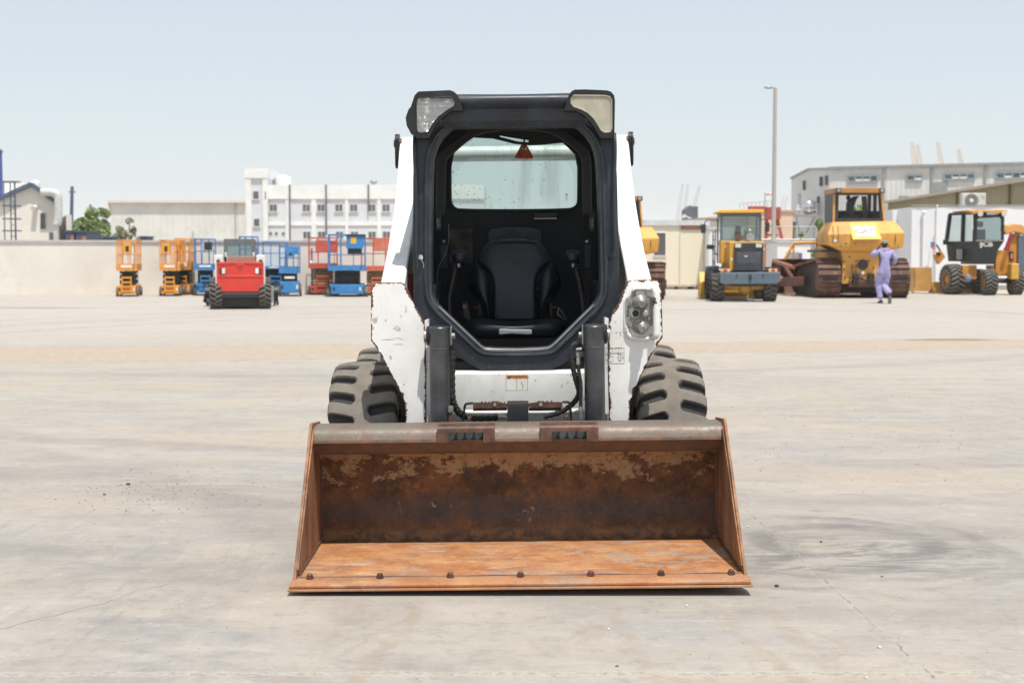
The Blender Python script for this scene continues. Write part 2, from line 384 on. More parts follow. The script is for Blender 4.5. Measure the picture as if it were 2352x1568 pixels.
for i in range(520):
    zone = rr.random()
    if zone < .35: p = G(rr.gauss(330, 130), rr.gauss(1130, 28)); r = rr.uniform(.002, .006)
    elif zone < .6: p = G(rr.gauss(2000, 260), rr.gauss(985, 70)); r = rr.uniform(.0025, .0065)
    else: p = G(rr.uniform(0, 2350), rr.uniform(900, 1560)); r = rr.uniform(.001, .0032)
    if abs(p.x) < 1 and p.y > 5.7: continue
    bm_ = [(p + Vector((r * a, r * b, 0 if c < 0 else r * .8))) for a, b, c in ((-1, -.8, -1), (1, -.7, -1), (.8, .9, -1), (-.9, .7, -1), (-.4, -.3, 1), (.5, -.3, 1), (.4, .4, 1), (-.5, .3, 1))]
    gr.hexa(bm_)
tag(gr.build('grit', stone_b), 'scattered crumbs of brown grit over the concrete yard', 'grit', kind='stuff')

# the hot dusty air over the yard: one even volume round everything
hzv = MB(); hzv.box(-2600, 2600, -400, 3100, -1, 75)
hm = bpy.data.materials.new('haze'); hm.use_nodes = True; nt = hm.node_tree; nt.nodes.clear(); ho = nt.nodes.new('ShaderNodeOutputMaterial'); hv = nt.nodes.new('ShaderNodeVolumePrincipled')
hv.inputs['Color'].default_value = (.97, .985, 1, 1); hv.inputs['Density'].default_value = .0003; hv.inputs['Anisotropy'].default_value = .2; nt.links.new(hv.outputs[0], ho.inputs['Volume'])
tag(hzv.build('haze', hm), 'pale dusty haze in the air over the yard', 'haze', kind='stuff')
# ================================================================ foreground skid steer loader
PHI = .0105
LX, LY = .033, 7.25
def U(px, py):                                # level out the machine's slight roll
    return px + (1290 - py) * PHI - 1192.5, py + (px - 1192.5) * PHI
def hx(h, y, Y):
    """local (x, z) of the point h px right of the machine's centre line at height y, depth Y"""
    p = W(1192.5 + h, y, Y); q = W(1192.5, y, Y); return (p.x - q.x, p.z)
def P(px, py, Y):
    h, y = U(px, py); return hx(h, y, Y)
def A(x, y): return 861.3 + x * .29297, 172.3 + y * .29297
def B(x, y): return 717.8 + x * .3112, 516.8 + y * .3112
def C_(x, y): return 1177.1 + x * .3112, 516.8 + y * .3112
def D(x, y): return 918.7 + x * .2563, 488.1 + y * .2563
def J(x, y): return 1378.1 + x * .18303, 602.9 + y * .18303
def yl(Y): return Y - LY
SK = thing('skid_steer_loader', 'white and charcoal skid steer loader with rusty bucket standing in the middle of the yard', 'loader', (LX, LY, .011))
SK.rotation_euler = (0, -PHI, 0)

def white_mat():
    k = NT('chipped_white_paint', .38, 0, .5)
    e = k.attr(); n = k.noise(26, 6, .7); n2 = k.noise(42, 6, .72); n3 = k.noise(9, 5, .6)
    chip_e = k.ramp(k.math('ADD', k.math('MULTIPLY', e, .80), k.math('MULTIPLY', k.math('SUBTRACT', n, .5), 1.7)), .62, .65)
    chip = k.ramp(k.math('ADD', n2, k.math('MULTIPLY', k.math('SUBTRACT', n3, .5), .35)), .655, .668)
    c = k.mix(k.ramp(n3, .35, .7), (.86, .85, .815), (.79, .775, .735))
    c = k.mix(k.mul(k.ramp(k.noise(14, 6, .7, stretch=(1, 1, .22)), .56, .8), .5), c, (.6, .53, .43))
    stn = k.mul(k.ramp(k.noise(34, 5, .7, stretch=(1, 1, .07)), .58, .72), k.ramp(k.noise(5, 5, .6), .46, .6), .5); c = k.mix(stn, c, (.56, .40, .25))
    c = k.mix(k.mul(k.ramp(k.noise(7, 9, .75), .54, .66), .35), c, (.58, .555, .51))
    halo = k.ramp(k.math('ADD', k.math('MULTIPLY', e, .62), k.math('MULTIPLY', k.math('SUBTRACT', n, .5), 1.35)), .52, .62)
    c = k.mix(k.mul(halo, .35), c, (.55, .28, .1))
    rust = k.mix(k.ramp(k.noise(70, 4), .4, .65), (.06, .028, .02), (.17, .07, .03))
    f = k.math('MAXIMUM', chip_e, k.mul(chip, .85)); c = k.mix(f, c, rust); k.color(c); k.rough(k.mix(f, (.36,) * 3, (.8,) * 3))
    k.bump(k.math('MULTIPLY', f, -1.0), .35, .002); return k.m
def char_mat(name='charcoal_paint', col=(.024, .030, .040), edge=True, dust=.45, fleck=.55):
    k = NT(name, .42, 0, .45)
    n = k.noise(5, 6, .65); fine = k.noise(45, 5, .7, stretch=(1, 1, .25))
    c = k.mix(k.ramp(n, .35, .7), tuple(a * .8 for a in col), tuple(a * 1.35 for a in col))
    c = k.mix(k.mul(k.ramp(n, .45, .75), k.ramp(fine, .4, .7), dust * .5), c, (.16, .15, .135))
    c = k.mix(k.mul(k.ramp(k.noise(120, 2), .70, .74), fleck), c, (.3, .27, .23))
    if edge:
        g = k.mul(k.ramp(k.edge(.006), .05, .22), k.ramp(k.noise(30, 5, .7), .45, .6)); c = k.mix(k.mul(g, .75), c, (.33, .29, .25))
    k.color(c); k.rough(k.mix(k.ramp(n, .3, .7), (.32,) * 3, (.55,) * 3)); k.bump(k.noise(70, 3), .06, .002); return k.m
def tyre_mat(name='dusty_tyre', dusty=(.235, .2, .17)):
    k = NT(name, .9, 0, .2); l = k.attr(); n = k.noise(9, 6, .65); f = k.noise(80, 5, .7)
    c = k.mix(k.ramp(n, .3, .7), tuple(a * .8 for a in dusty), tuple(a * 1.12 for a in dusty))
    c = k.mix(k.mul(k.ramp(f, .58, .68), .5), c, (.09, .08, .07))
    c = k.mix(k.ramp(l, .9, .45), c, (.055, .053, .052)); k.color(c); k.bump(f, .35, .005); return k.m
M['white'] = white_mat(); M['char'] = char_mat(); M['tyre'] = tyre_mat('dusty_tyre', (.205, .180, .153))
M['black'] = plain('black_plastic', (.009, .0093, .0105), .5, var=.3, scale=9, dirt=(.05, .046, .042), dscale=6, damt=.45)
M['vinyl'] = char_mat('black_vinyl', (.0075, .0115, .0185), False, .06, .0)
M['steel'] = plain('bright_steel', (.40, .38, .35), .42, .75, var=.2, scale=30, dirt=(.12, .1, .08), dscale=22, damt=.7)
M['zinc'] = plain('zinc_casting', (.30, .30, .265), .55, .25, var=.15, scale=20, dirt=(.10, .095, .085), dscale=26, damt=.7, bump=.3)
M['hose'] = plain('ribbed_hose', (.022, .021, .02), .85, var=.3, scale=40, dirt=(.08, .075, .065), dscale=20, bump=.6)
M['dark'] = plain('dark_interior', (.012, .0135, .016), .7, var=.25, scale=5, dirt=(.035, .032, .029), dscale=4)
M['iron'] = plain('brown_iron', (.12, .058, .038), .55, .15, var=.35, scale=20, dirt=(.045, .032, .03), dscale=12, damt=.7)
M['cyl'] = char_mat('cylinder_grey', (.105, .108, .115), False, .6); M['cyl'].node_tree.nodes['Principled BSDF'].inputs['Metallic'].default_value = .75
M['orange_sticker'] = plain('orange_sticker', (.68, .24, .045), .5, var=.1, scale=60, dirt=(.75, .7, .62), dscale=45, damt=.8)
M['ink'] = plain('black_ink', (.03, .028, .026), .6)
M['paper'] = plain('white_sticker', (.7, .68, .63), .55, var=.05)
M['green'] = plain('green_paint', (.015, .12, .09), .5)

# ---------------------------------------------------------------- bucket
def bucket_mat(kind):
    k = NT('rusty_steel_' + kind, .68, .15, .4); x, y, z = k.xyz()
    a = k.noise(5.5, 8, .66); b = k.noise(20, 8, .7); f = k.noise(75, 5, .7); v = k.noise(9, 6, .65, stretch=(1, 1, .35))
    if kind == 'back':
        c = k.mix(k.ramp(k.noise(8, 9, .72), .38, .64), (.075, .038, .020), (.200, .084, .032))
        c = k.mix(k.mul(k.ramp(b, .52, .72), .6), c, (.045, .030, .024))
        c = k.mix(k.mul(k.ramp(k.noise(16, 8, .75), .56, .68), .6), c, (.34, .125, .04))
        # remains of tan paint, thick along the top, ragged below
        t = k.math('ADD', k.math('MULTIPLY', k.math('SUBTRACT', z, .372), 4.6), k.math('MULTIPLY', k.math('SUBTRACT', k.noise(5.5, 10, .78, stretch=(1, 1, 1.5)), .5), 4.2))
        tan = k.mix(k.ramp(b, .35, .7), (.36, .215, .11), (.47, .31, .175))
        c = k.mix(k.mul(k.ramp(t, .0, .12), k.ramp(k.noise(30, 8, .78), .62, .54)), c, tan)
        # grey scoured band low down
        gz = k.math('ABSOLUTE', k.math('SUBTRACT', k.math('ADD', z, k.math('MULTIPLY', k.math('SUBTRACT', a, .5), .16)), .17))
        c = k.mix(k.mul(k.ramp(gz, .085, .03), .6), c, k.mix(k.ramp(b, .4, .66), (.052, .043, .046), (.115, .095, .09)))
        c = k.mix(k.mul(k.ramp(gz, .10, .02), k.ramp(k.noise(13, 8, .75), .60, .66), .8), c, (.38, .31, .25))
        c = k.mix(k.mul(k.ramp(k.noise(55, 6, .8, stretch=(1, 1, .6)), .60, .64), k.ramp(k.noise(3, 5), .4, .6), .6), c, (.36, .23, .13)); c = k.mix(k.mul(k.ramp(k.noise(2.5, 8, .8, stretch=(14, 1, .8)), .60, .63), .4), c, (.045, .03, .026))
        c = k.mix(k.ramp(z, .10, .06), c, k.mix(k.ramp(b, .4, .6), (.10, .055, .035), (.27, .13, .055)))
    else:
        c = k.mix(k.ramp(a, .36, .64), (.40, .150, .050), (.53, .265, .11))
        sx = k.noise(3.2, 8, .7, stretch=(.8, 4.5, 1), dist=.5)
        c = k.mix(k.mul(k.ramp(sx, .48, .62), .7), c, (.36, .215, .155)); c = k.mix(k.mul(k.ramp(k.noise(5, 9, .75), .5, .62), .6), c, (.22, .105, .055))
        scr = k.noise(2.2, 9, .8, stretch=(1.2, 26, 1)); c = k.mix(k.mul(k.ramp(scr, .56, .64), .55), c, (.60, .46, .35)); c = k.mix(k.mul(k.ramp(scr, .42, .36), .5), c, (.20, .095, .055))
        c = k.mix(k.mul(k.ramp(k.noise(4, 9, .75, stretch=(1, 3, 1)), .54, .62), .6), c, (.55, .41, .29))
        c = k.mix(k.mul(k.ramp(k.noise(6, 7, .7, stretch=(1, 2, 1)), .60, .72), .75), c, (.15, .085, .055))
        c = k.mix(k.mul(k.ramp(k.noise(22, 7, .75, stretch=(1, 5, 1)), .64, .70), .7), c, (.66, .55, .45))
        c = k.mix(k.mul(k.ramp(k.noise(2.4, 10, .78), .53, .60), .6), c, (.40, .30, .225))
        if kind == 'edge': c = k.mix(.4, c, (.34, .165, .09))
        if kind == 'side': c = k.mix(.72, c, k.mix(k.ramp(v, .4, .65), (.10, .052, .033), (.30, .145, .07)))  # side plates made darker brown, their shade put into the colour
    if kind == 'lip':
        c = k.mix(k.ramp(a, .38, .62), (.165, .118, .092), (.185, .148, .118))
        c = k.mix(k.mul(k.ramp(k.noise(4, 6), .52, .66), .6), c, (.15, .17, .135))
        c = k.mix(k.mul(k.ramp(b, .54, .7), .55), c, (.27, .1, .045)); c = k.mix(k.mul(k.ramp(v, .6, .75), .4), c, (.36, .3, .23))
        c = k.mix(k.ramp(z, .535, .525), c, k.mix(k.ramp(b, .4, .65), (.09, .055, .04), (.17, .075, .04)))  # lower flange coloured darker, painting in its shade below the fold
    c = k.mix(k.mul(k.ramp(f, .57, .68), .45), c, (.055, .03, .02)); c = k.mix(k.mul(k.edge(.006), .12 if kind == 'side' else .5), c, (.30, .17, .11))
    k.color(c); k.rough(k.mix(k.ramp(b, .3, .7), (.38,) * 3 if kind == 'lip' else (.5,) * 3, (.6,) * 3 if kind == 'lip' else (.85,) * 3)); k.bump(k.math('ADD', b, f), .3, .004); return k.m
for q in ('back', 'floor', 'edge', 'side', 'lip'): M['b_' + q] = bucket_mat(q)
BW = .927                                     # half width at the side plates
YF, YB, YT = yl(5.745), yl(6.53), yl(6.285)     # floor front, back sheet, top lip front
bk = MB()
prof = [(YF, .028), (YB - .06, .034)] + [(YB - .06 + .06 * math.sin(t), .094 - .06 * math.cos(t)) for t in [R(15 * i) for i in range(1, 7)]] + [(YB + .012, .30), (YB, .41), (YB - .04, .462)]
th = [(a + .012, b - .012) if i > 1 else (a, b - .014) for i, (a, b) in enumerate(prof)]
nx = 12
def sheet(mb, pr, x0, x1, flip=False):
    n = len(pr); vs = []; fs = []
    for i in range(nx + 1):
        x = x0 + (x1 - x0) * i / nx
        for (a, b) in pr:
            d = .004 * mnoise.noise(Vector((x * 2.2, b * 5, 3))) * (1 if b > .1 else .3)
            vs.append((x, a + d, b))
    fs = [(i * n + j, (i + 1) * n + j, (i + 1) * n + j + 1, i * n + j + 1) for i in range(nx) for j in range(n - 1)]
    return mb.add(vs, fs)
fl = MB(); fl.prism([(YF, .014), (YF, .028), (YB - .12, .034), (YB - .06, .034), (YB - .06, .014)], -BW + .012, BW - .012, 'x')
bw = MB()
back_in = prof[1:]; back_out = [(a + .014, b - .004) for a, b in back_in]
poly = back_in + back_out[::-1]
bw.prism(poly, -BW + .012, BW - .012, 'x')
bucket = bw.build('bucket', M['b_back'], SK, angle=25); tag(bucket, 'rusty brown loader bucket resting flat on the concrete'); bucket.location.z = .016
fl.build('bucket_floor', M['b_floor'], bucket)
# top lip: folded sheet with a rounded crown, sun-lit face and shaded lower flange
ZT = .586
lipp = [(YB - .03, ZT - .004), (YT + .070, ZT)] + [(YT + .070 - .058 * math.sin(t), ZT - .058 + .058 * math.cos(t)) for t in [R(15 * i) for i in range(1, 6)]] + [(YT + .004, ZT - .068), (YT + .012, ZT - .076), (YT + .042, ZT - .122)]
lip_out = lipp + [(a + .02, b - .012 if i < 6 else b + .004) for i, (a, b) in enumerate(lipp)][::-1]
# step openings (px in the picture) -> x ranges
STEPS = [(P(1003, 1000, YT + LY)[0], P(1136, 1000, YT + LY)[0]), (P(1240, 1000, YT + LY)[0], P(1374, 1000, YT + LY)[0])]
lp = MB(); xs = [-BW + .012, STEPS[0][0], STEPS[0][1], STEPS[1][0], STEPS[1][1], BW - .012]
for a, b in ((0, 1), (2, 3), (4, 5)): lp.prism(lip_out, xs[a], xs[b], 'x')
low = [(YT + .003, ZT - .062), (YT + .012, ZT - .076), (YT + .042, ZT - .122), (YT + .058, ZT - .112), (YT + .03, ZT - .062)]
for a, b in ((1, 2), (3, 4)): lp.prism(low, xs[a], xs[b], 'x')
# box the lip to the back sheet
lp.prism([(YT + .038, ZT - .124), (YB - .04, .458), (YB + .01, .458), (YB + .01, ZT - .008), (YB - .028, ZT - .008), (YB - .028, .472), (YT + .05, ZT - .112)], -BW + .012, BW - .012, 'x')
for hx_ in (-.755, .075, .715): lp.cyl((hx_, YT + .026, ZT - .104), (hx_, YT + .045, ZT - .096), .009, n=10)
lp.build('top_lip', M['b_lip'], bucket, angle=30)
# perforated steps
for a, b in STEPS:
    st = MB(); y0, y1 = YT + .016, YT + .115; zt = ZT + .003; n = 6; wcell = (b - a - .02) / n
    for i in range(n):
        x0 = a + .01 + i * wcell; x1 = x0 + wcell; cx = (x0 + x1) / 2; cy = YT + .052; m = 20; rad = .0165
        rings = []
        for z in (zt, zt - .006):
            inn = [(cx + rad * math.cos(2 * math.pi * j / m), cy + rad * .62 * math.sin(2 * math.pi * j / m), z) for j in range(m)]; out = []
            for j in range(m):
                c_, s_ = math.cos(2 * math.pi * j / m), math.sin(2 * math.pi * j / m)
                sx = (x1 - cx) / max(abs(c_), 1e-6); sy = ((y1 - cy) if s_ > 0 else (cy - y0)) / max(abs(s_), 1e-6); t = min(sx, sy)
                out.append((cx + c_ * t, cy + s_ * t, z))
            rings += [out, inn]
        st.loft([rings[0], rings[1], rings[3], rings[2]], closed=True)
    st.box(a + .001, a + .01, y0, y1, zt - .006, zt); st.box(b - .01, b - .001, y0, y1, zt - .006, zt)
    # rounded nose and the frame round the opening
    nose = [(y0, zt)] + [(y0 - .016 * math.sin(R(22.5 * i)), zt - .016 + .016 * math.cos(R(22.5 * i))) for i in range(1, 5)] + [(YT, zt - .028), (YT + .008, zt - .028), (YT + .010, zt - .018), (y0, zt - .007)]
    st.prism(nose, a, b, 'x')
    for x0, x1 in ((a, a + .052), (b - .052, b)): st.box(x0, x1, YT - .001, YT + .008, ZT - .070, ZT - .024)
    st.build('step', M['iron'], bucket, angle=30)
    bp = MB(); bp.box(a + .004, b - .004, YT + .066, YT + .072, ZT - .110, ZT - .012)
    bp.build('step_backing', plain('grey_green_steel', (.10, .105, .10), .6, .1, var=.3, scale=14, dirt=(.17, .06, .03), dscale=16), bucket)
# side plates with a raised wear bar along the front edge
for s in (-1, 1):
    sp = MB(); pl = [(YF - .02, .004), (YF + .005, .05), (YT - .008, ZT + .006), (YT + .02, ZT + .022), (YB + .03, ZT + .0), (YB + .05, .3), (YB + .0, .06), (YB - .12, .004)]
    x0, x1 = s * BW, s * (BW - .012); sp.prism(pl, min(x0, x1), max(x0, x1), 'x')
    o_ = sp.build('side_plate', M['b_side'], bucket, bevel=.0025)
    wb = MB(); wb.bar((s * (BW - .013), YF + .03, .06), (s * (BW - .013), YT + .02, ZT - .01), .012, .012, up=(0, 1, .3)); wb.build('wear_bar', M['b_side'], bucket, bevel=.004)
    wl = MB(); wl.tube([(s * (BW - .014), YF + .05, .034), (s * (BW - .014), YB - .07, .042), (s * (BW - .014), YB - .008, .10), (s * (BW - .014), YB - .002, .41)], .007, 6); wl.build('weld', M['b_lip'], bucket)
ce = MB(); EW = .934
ce.prism([(yl(5.675), .011), (yl(5.675), .021), (yl(5.69), .028), (yl(5.766), .034), (yl(5.776), .030), (yl(5.776), .012)], -EW, EW, 'x')
ce.build('cutting_edge', M['b_edge'], bucket, bevel=.002)
be = MB(); be.prism([(yl(5.660), 0), (yl(5.660), .008), (yl(5.76), .010), (yl(5.76), 0)], -EW - .004, EW + .004, 'x'); be.build('bolt_on_edge', M['b_edge'], bucket, bevel=.0015)
wl = MB(); wl.tube([(x_ * .0925 * 1.0, yl(5.782), .032 + .0012 * math.sin(x_ * 5)) for x_ in range(-10, 11)], .005, 6); wl.build('weld_bead', M['b_lip'], bucket)
for i in range(7):
    x = -.860 + i * .2875; y = yl(5.752)
    nb = MB(); nb.cyl((x, y, .032), (x, y, .043), .0165, n=6); nb.lathe((x, y, .043), (0, 0, 1), [(.012, 0), (.013, .004), (.010, .010), (.004, .012)], 12)
    nb.build('bolt', M['iron'], bucket, bevel=.0015)

# ---------------------------------------------------------------- tyres
def tyre_mesh(name, rad, wid, lugs, depth, ntheta=660, ns=44, duty=.56, slant=.5, solid=.2, bulge=.02):
    me = bpy.data.meshes.new(name); vs = []; fs = []; wear = []
    prof = [(-.5, -.26), (-.53, -.2), (-.545, -.12), (-.53, -.05)]
    cols = [(u, rad + d * (rad / .44)) for u, d in prof] + [(-.5 + i / ns, rad) for i in range(ns + 1)] + [(-u, rad + d * (rad / .44)) for u, d in prof[::-1]]
    m = len(cols)
    for t in range(ntheta):
        th = 2 * math.pi * t / ntheta
        for i, (u, r) in enumerate(cols):
            w = 1.0
            if 4 <= i < m - 4:
                s = abs(u) * 2; ph = th / (2 * math.pi) * lugs + (0.5 if u < 0 else 0) + slant * (s if u > 0 else s) * .6
                fr = ph % 1.0; e = .05
                lug = min(1, max(0, min(fr / e, (duty - fr) / e + 0)))
                cen = min(1, max(0, (solid + .10 * math.sin(ph * 2 * math.pi) - s) / .09 + .5))
                w = max(lug, cen); r = r - depth * (1 - w) - bulge * s ** 3.2
                if s > .94: r -= .006
            else:
                sg = 1 if i >= m - 4 else -1; kk = i if sg < 0 else m - 1 - i
                ph = th / (2 * math.pi) * lugs + (0.5 if sg < 0 else 0) + slant * .6; fr = ph % 1.0; lug = min(1, max(0, min(fr / .05, (duty - fr) / .05)))
                w = .8 if kk < 2 else .8 * (.3 + .7 * lug); r -= (0, .2, .7, 1.0)[kk] * depth * (1 - lug); u *= 1 - (0, .02, .05, .05)[kk] * (1 - lug)
            wear.append(w)
            vs.append((u * wid, r * math.sin(th), r * math.cos(th)))
    fs = [(t * m + i, t * m + i + 1, ((t + 1) % ntheta) * m + i + 1, ((t + 1) % ntheta) * m + i) for t in range(ntheta) for i in range(m - 1)]
    me.from_pydata(vs, [], fs); at = me.attributes.new('wear', 'FLOAT', 'POINT'); at.data.foreach_set('value', wear)
    me.shade_smooth(); me.set_sharp_from_angle(angle=R(40)); return me
def rim_mb(rad, wid, s):
    mb = MB(); mb.lathe((0, 0, 0), (s, 0, 0), [(rad, -wid * .42), (rad * 1.05, -wid * .46), (rad, wid * .38), (rad * 1.06, wid * .46), (rad * .98, wid * .47), (rad * .8, wid * .3), (rad * .45, wid * .26), (rad * .4, wid * .36), (rad * .2, wid * .38)], 28)
    for i in range(8): a = i * math.pi / 4; mb.cyl((s * wid * .26, rad * .6 * math.sin(a), rad * .6 * math.cos(a)), (s * wid * .31, rad * .6 * math.sin(a), rad * .6 * math.cos(a)), rad * .05, n=6)
    return mb
TM = tyre_mesh('tyre', .418, .318, 21, .037, duty=.60, slant=.55, solid=.32, bulge=.016); TM.materials.append(M['tyre'])
rim_m = plain('white_rim', (.55, .53, .5), .5, dirt=(.2, .16, .12))
for s in (-1, 1):
    for Y in (7.27, 8.42):
        wh = rim_mb(.205, .30, s).build('wheel', rim_m, SK); wh.location = (s * .765, yl(Y), .406); wh.rotation_euler = (R(7 * s + Y * 30), 0, 0)
        t = bpy.data.objects.new('tyre', TM); COL.objects.link(t); t.parent = wh
        if s < 0: t.rotation_euler = (0, 0, math.pi)

# ---------------------------------------------------------------- lift arms
def inset(poly, d):
    n = len(poly); out = []; ar = sum(poly[i][0] * poly[(i + 1) % n][1] - poly[(i + 1) % n][0] * poly[i][1] for i in range(n)); sg = 1 if ar > 0 else -1
    for i in range(n):
        a, b, c = Vector(poly[i - 1]), Vector(poly[i]), Vector(poly[(i + 1) % n])
        e1 = (b - a).normalized(); e2 = (c - b).normalized(); n1 = Vector((-e1.y, e1.x)) * sg; n2 = Vector((-e2.y, e2.x)) * sg
        q = (n1 + n2); q = q / max(q.length_squared / 2, .5); out.append(b + q * d)
    return [tuple(p) for p in out]
def plate(poly, y0, y1, d=.026):
    """standing plate with a wear attribute fading in from its edge"""
    mb = MB(); n = len(poly); ins = inset(poly, d)
    mb.add([(p[0], y0, p[1]) for p in poly] + [(p[0], y0, p[1]) for p in ins] + [(p[0], y1, p[1]) for p in poly],
           [(i, (i + 1) % n, n + (i + 1) % n, n + i) for i in range(n)] + [tuple(range(n, 2 * n))] + [(i, 2 * n + i, 2 * n + (i + 1) % n, (i + 1) % n) for i in range(n)] + [tuple(range(3 * n - 1, 2 * n - 1, -1))],
           [1.0] * n + [0.0] * n + [1.0] * n)
    return mb
LPT = [(650, 441), (676, 452), (700, 490), (745, 600), (805, 700), (828, 762), (834, 850), (838, 1100), (836, 1470), (836, 1800), (760, 2000), (720, 2000), (690, 1700), (690, 1470), (680, 1330), (640, 1230), (570, 1100), (520, 1000), (470, 920), (432, 870), (431, 640), (433, 500), (442, 470), (465, 447), (497, 441)]
YA = 6.75
lpoly = [P(*B(x, y), YA) for x, y in LPT]
def dens(poly, step=.02):
    out = []
    for i in range(len(poly)):
        a, b = Vector(poly[i]), Vector(poly[(i + 1) % len(poly)]); k = max(1, int((b - a).length / step))
        out += [tuple(a.lerp(b, j / k)) for j in range(k)]
    return out
ARMP = [(6.80, 1.22), (6.84, 1.237), (7.05, 1.315), (7.27, 1.405), (7.52, 1.53), (7.76, 1.668), (7.95, 1.81), (8.10, 1.955), (8.17, 2.02), (8.27, 2.045), (8.45, 2.02), (8.52, 1.93), (8.40, 1.80), (8.12, 1.56), (7.8, 1.36), (7.45, 1.19), (7.1, 1.06), (6.80, .98)]
for s in (-1, 1):
    pp = [(x * -s if s > 0 else x, z) for x, z in lpoly]
    pp = [((-x if s > 0 else x), z) for x, z in lpoly]
    arm = MB(); prof = [(yl(a), b) for a, b in ARMP]
    xo, xi = s * .652, s * .535
    arm.prism(prof, min(xo, xi), max(xo, xi), 'x')
    arm.prism([(yl(6.79), .98), (yl(6.79), .30), (yl(6.9), .30), (yl(7.1), .75), (yl(7.12), 1.02)], min(s * .525, s * .44), max(s * .525, s * .44), 'x')
    # rear link down to the chassis
    arm.prism([(yl(8.30), 1.9), (yl(8.50), 1.9), (yl(8.62), 1.0), (yl(8.42), 1.0)], min(s * .60, s * .54), max(s * .60, s * .54), 'x')
    a_ = arm.build('lift_arm', M['white'], SK, bevel=.012, seg=3)
    fp = plate(dens(pp), yl(YA), yl(YA) + .05); fp.build('front_plate', M['white'], a_, bevel=.004, angle=50)
    # inner gusset next to the cylinder, and pin links at the rear top
    gz = MB(); gx = pp[5][0]; gz.prism([(gx - s * .0, 1.055), (gx - s * .018, 1.06), (gx - s * .022, .60), (gx - s * .0, .60)], yl(YA) + .01, yl(YA) + .09); gz.build('gusset', M['white'], a_)
    lk = MB()
    for q in (.653, .666): lk.prism(rnd_rect(yl(8.13), yl(8.22), 1.86, 2.055, .044), min(s * q, s * (q + .012)), max(s * q, s * (q + .012)), 'x')
    lk.build('link_plate', M['black'], a_, bevel=.002)
    pn = MB(); pn.cyl((s * .64, yl(8.18), 2.0), (s * .682, yl(8.18), 2.0), .03, n=18); pn.cyl((s * .682, yl(8.18), 2.0), (s * .687, yl(8.18), 2.0), .02, n=12); pn.build('pivot_pin', M['iron'], a_, bevel=.003)
    if s > 0: RARM = a_
cb = MB(); cb.cyl((-.54, yl(8.42), 1.955), (.54, yl(8.42), 1.955), .045, n=28); cb.build('arm_crossbar', M['white'], SK)

# coupler pan on the right-hand plate
yp = yl(YA)
cp = MB()
pan = [P(*J(x, y), YA) for x, y in ((330, 500), (325, 700), (325, 850), (345, 925), (390, 970), (430, 985), (600, 985), (650, 970))]
pts = smooth([(x, yp - .006, z) for x, z in pan], 2); cp.tube(pts, .011, 8)
cp.build('pan_rim', M['white'], RARM)
guard = MB(); g = [P(*J(x, y), YA) for x, y in ((650, 345), (690, 352), (694, 480), (694, 700), (694, 900), (690, 945), (655, 955))]
guard.tube(smooth([(x, yp - (.012 if i in (0, 6) else .05), z) for i, (x, z) in enumerate(g)], 2), .017, 10); go = guard.build('coupler_guard', M['white'], RARM)
at = go.data.attributes.new('wear', 'FLOAT', 'POINT'); at.data.foreach_set('value', [.62] * len(go.data.vertices))
hood = MB(); hp = [P(*J(x, y), YA) for x, y in ((395, 350), (450, 322), (560, 322), (640, 340), (650, 380), (560, 372), (440, 372), (400, 400))]
hood.prism(hp, yp - .035, yp + .002); hood.build('pan_hood', M['white'], RARM, bevel=.006)
blk = MB(); bpoly = [P(*J(x, y), YA) for x, y in ((436, 345), (556, 345), (572, 440), (590, 452), (660, 466), (668, 520), (668, 806), (612, 835), (590, 880), (550, 916), (490, 925), (440, 905), (408, 868), (360, 830), (320, 790), (312, 640), (318, 485), (362, 455), (400, 400), (428, 380))]
blk.prism(bpoly, yp - .020, yp + .001); block = blk.build('coupler_block', M['zinc'], RARM, bevel=.004)
def jj(x, y): return P(*J(x, y), YA)
for (x, y, r, L) in ((500, 535, .029, .075), (508, 845, .030, .085)):
    X, Z = jj(x, y - 20); c = MB(); o = (X, yp - .019, Z)
    c.lathe(o, (0, -1, -.12), [(r * 1.12, 0), (r * 1.12, .012), (r * .95, .015), (r * .95, .03), (r * .8, .033), (r * .8, .05), (r * .62, .055), (r * .6, L), (r * .45, L + .003), (r * .43, L - .006), (.002, L - .006)], 20); c.build('hydraulic_coupler', M['steel'], block, bevel=.0015)
    h = MB(); h.cyl((X, yp - .018, Z), (X, yp - .028, Z - .001), r * 1.35, n=6); h.build('hex_nut', M['zinc'], block, bevel=.003)
X, Z = jj(558, 665); c = MB(); c.cyl((X, yp - .018, Z), (X, yp - .04, Z), .019, n=6); c.lathe((X, yp - .04, Z), (0, -1, 0), [(.014, 0), (.014, .018), (.010, .02), (.002, .021)], 14); c.build('drain_coupler', M['steel'], block, bevel=.002)
X, Z = jj(440, 664); c = MB(); c.lathe((X, yp - .019, Z), (0, -1, 0), [(.024, 0), (.024, .010), (.016, .010)], 20); c.build('port_collar', M['zinc'], block)
c = MB(); c.cyl((X, yp - .0195, Z), (X, yp - .0295, Z), .0157, n=18); c.build('dark_port_hole', M['black'], block)  # black disc standing for the darkness inside the open port
X, Z = jj(497, 425); c = MB(); c.box(X - .022, X + .022, yp - .032, yp - .019, Z - .012, Z + .016); c.build('block_bracket', M['zinc'], block, bevel=.003)
for x, y in ((380, 547), (610, 730)):
    X, Z = jj(x, y); c = MB(); c.cyl((X, yp - .019, Z), (X, yp - .026, Z), .009, n=6); c.build('cap_screw', M['steel'], block, bevel=.0015)
X, Z = jj(347, 632); c = MB(); c.text('Bobcat', .019, stand(X, yp - .0205, Z, 0, R(90)), .0006); c.build('cast_lettering', M['ink'], block)
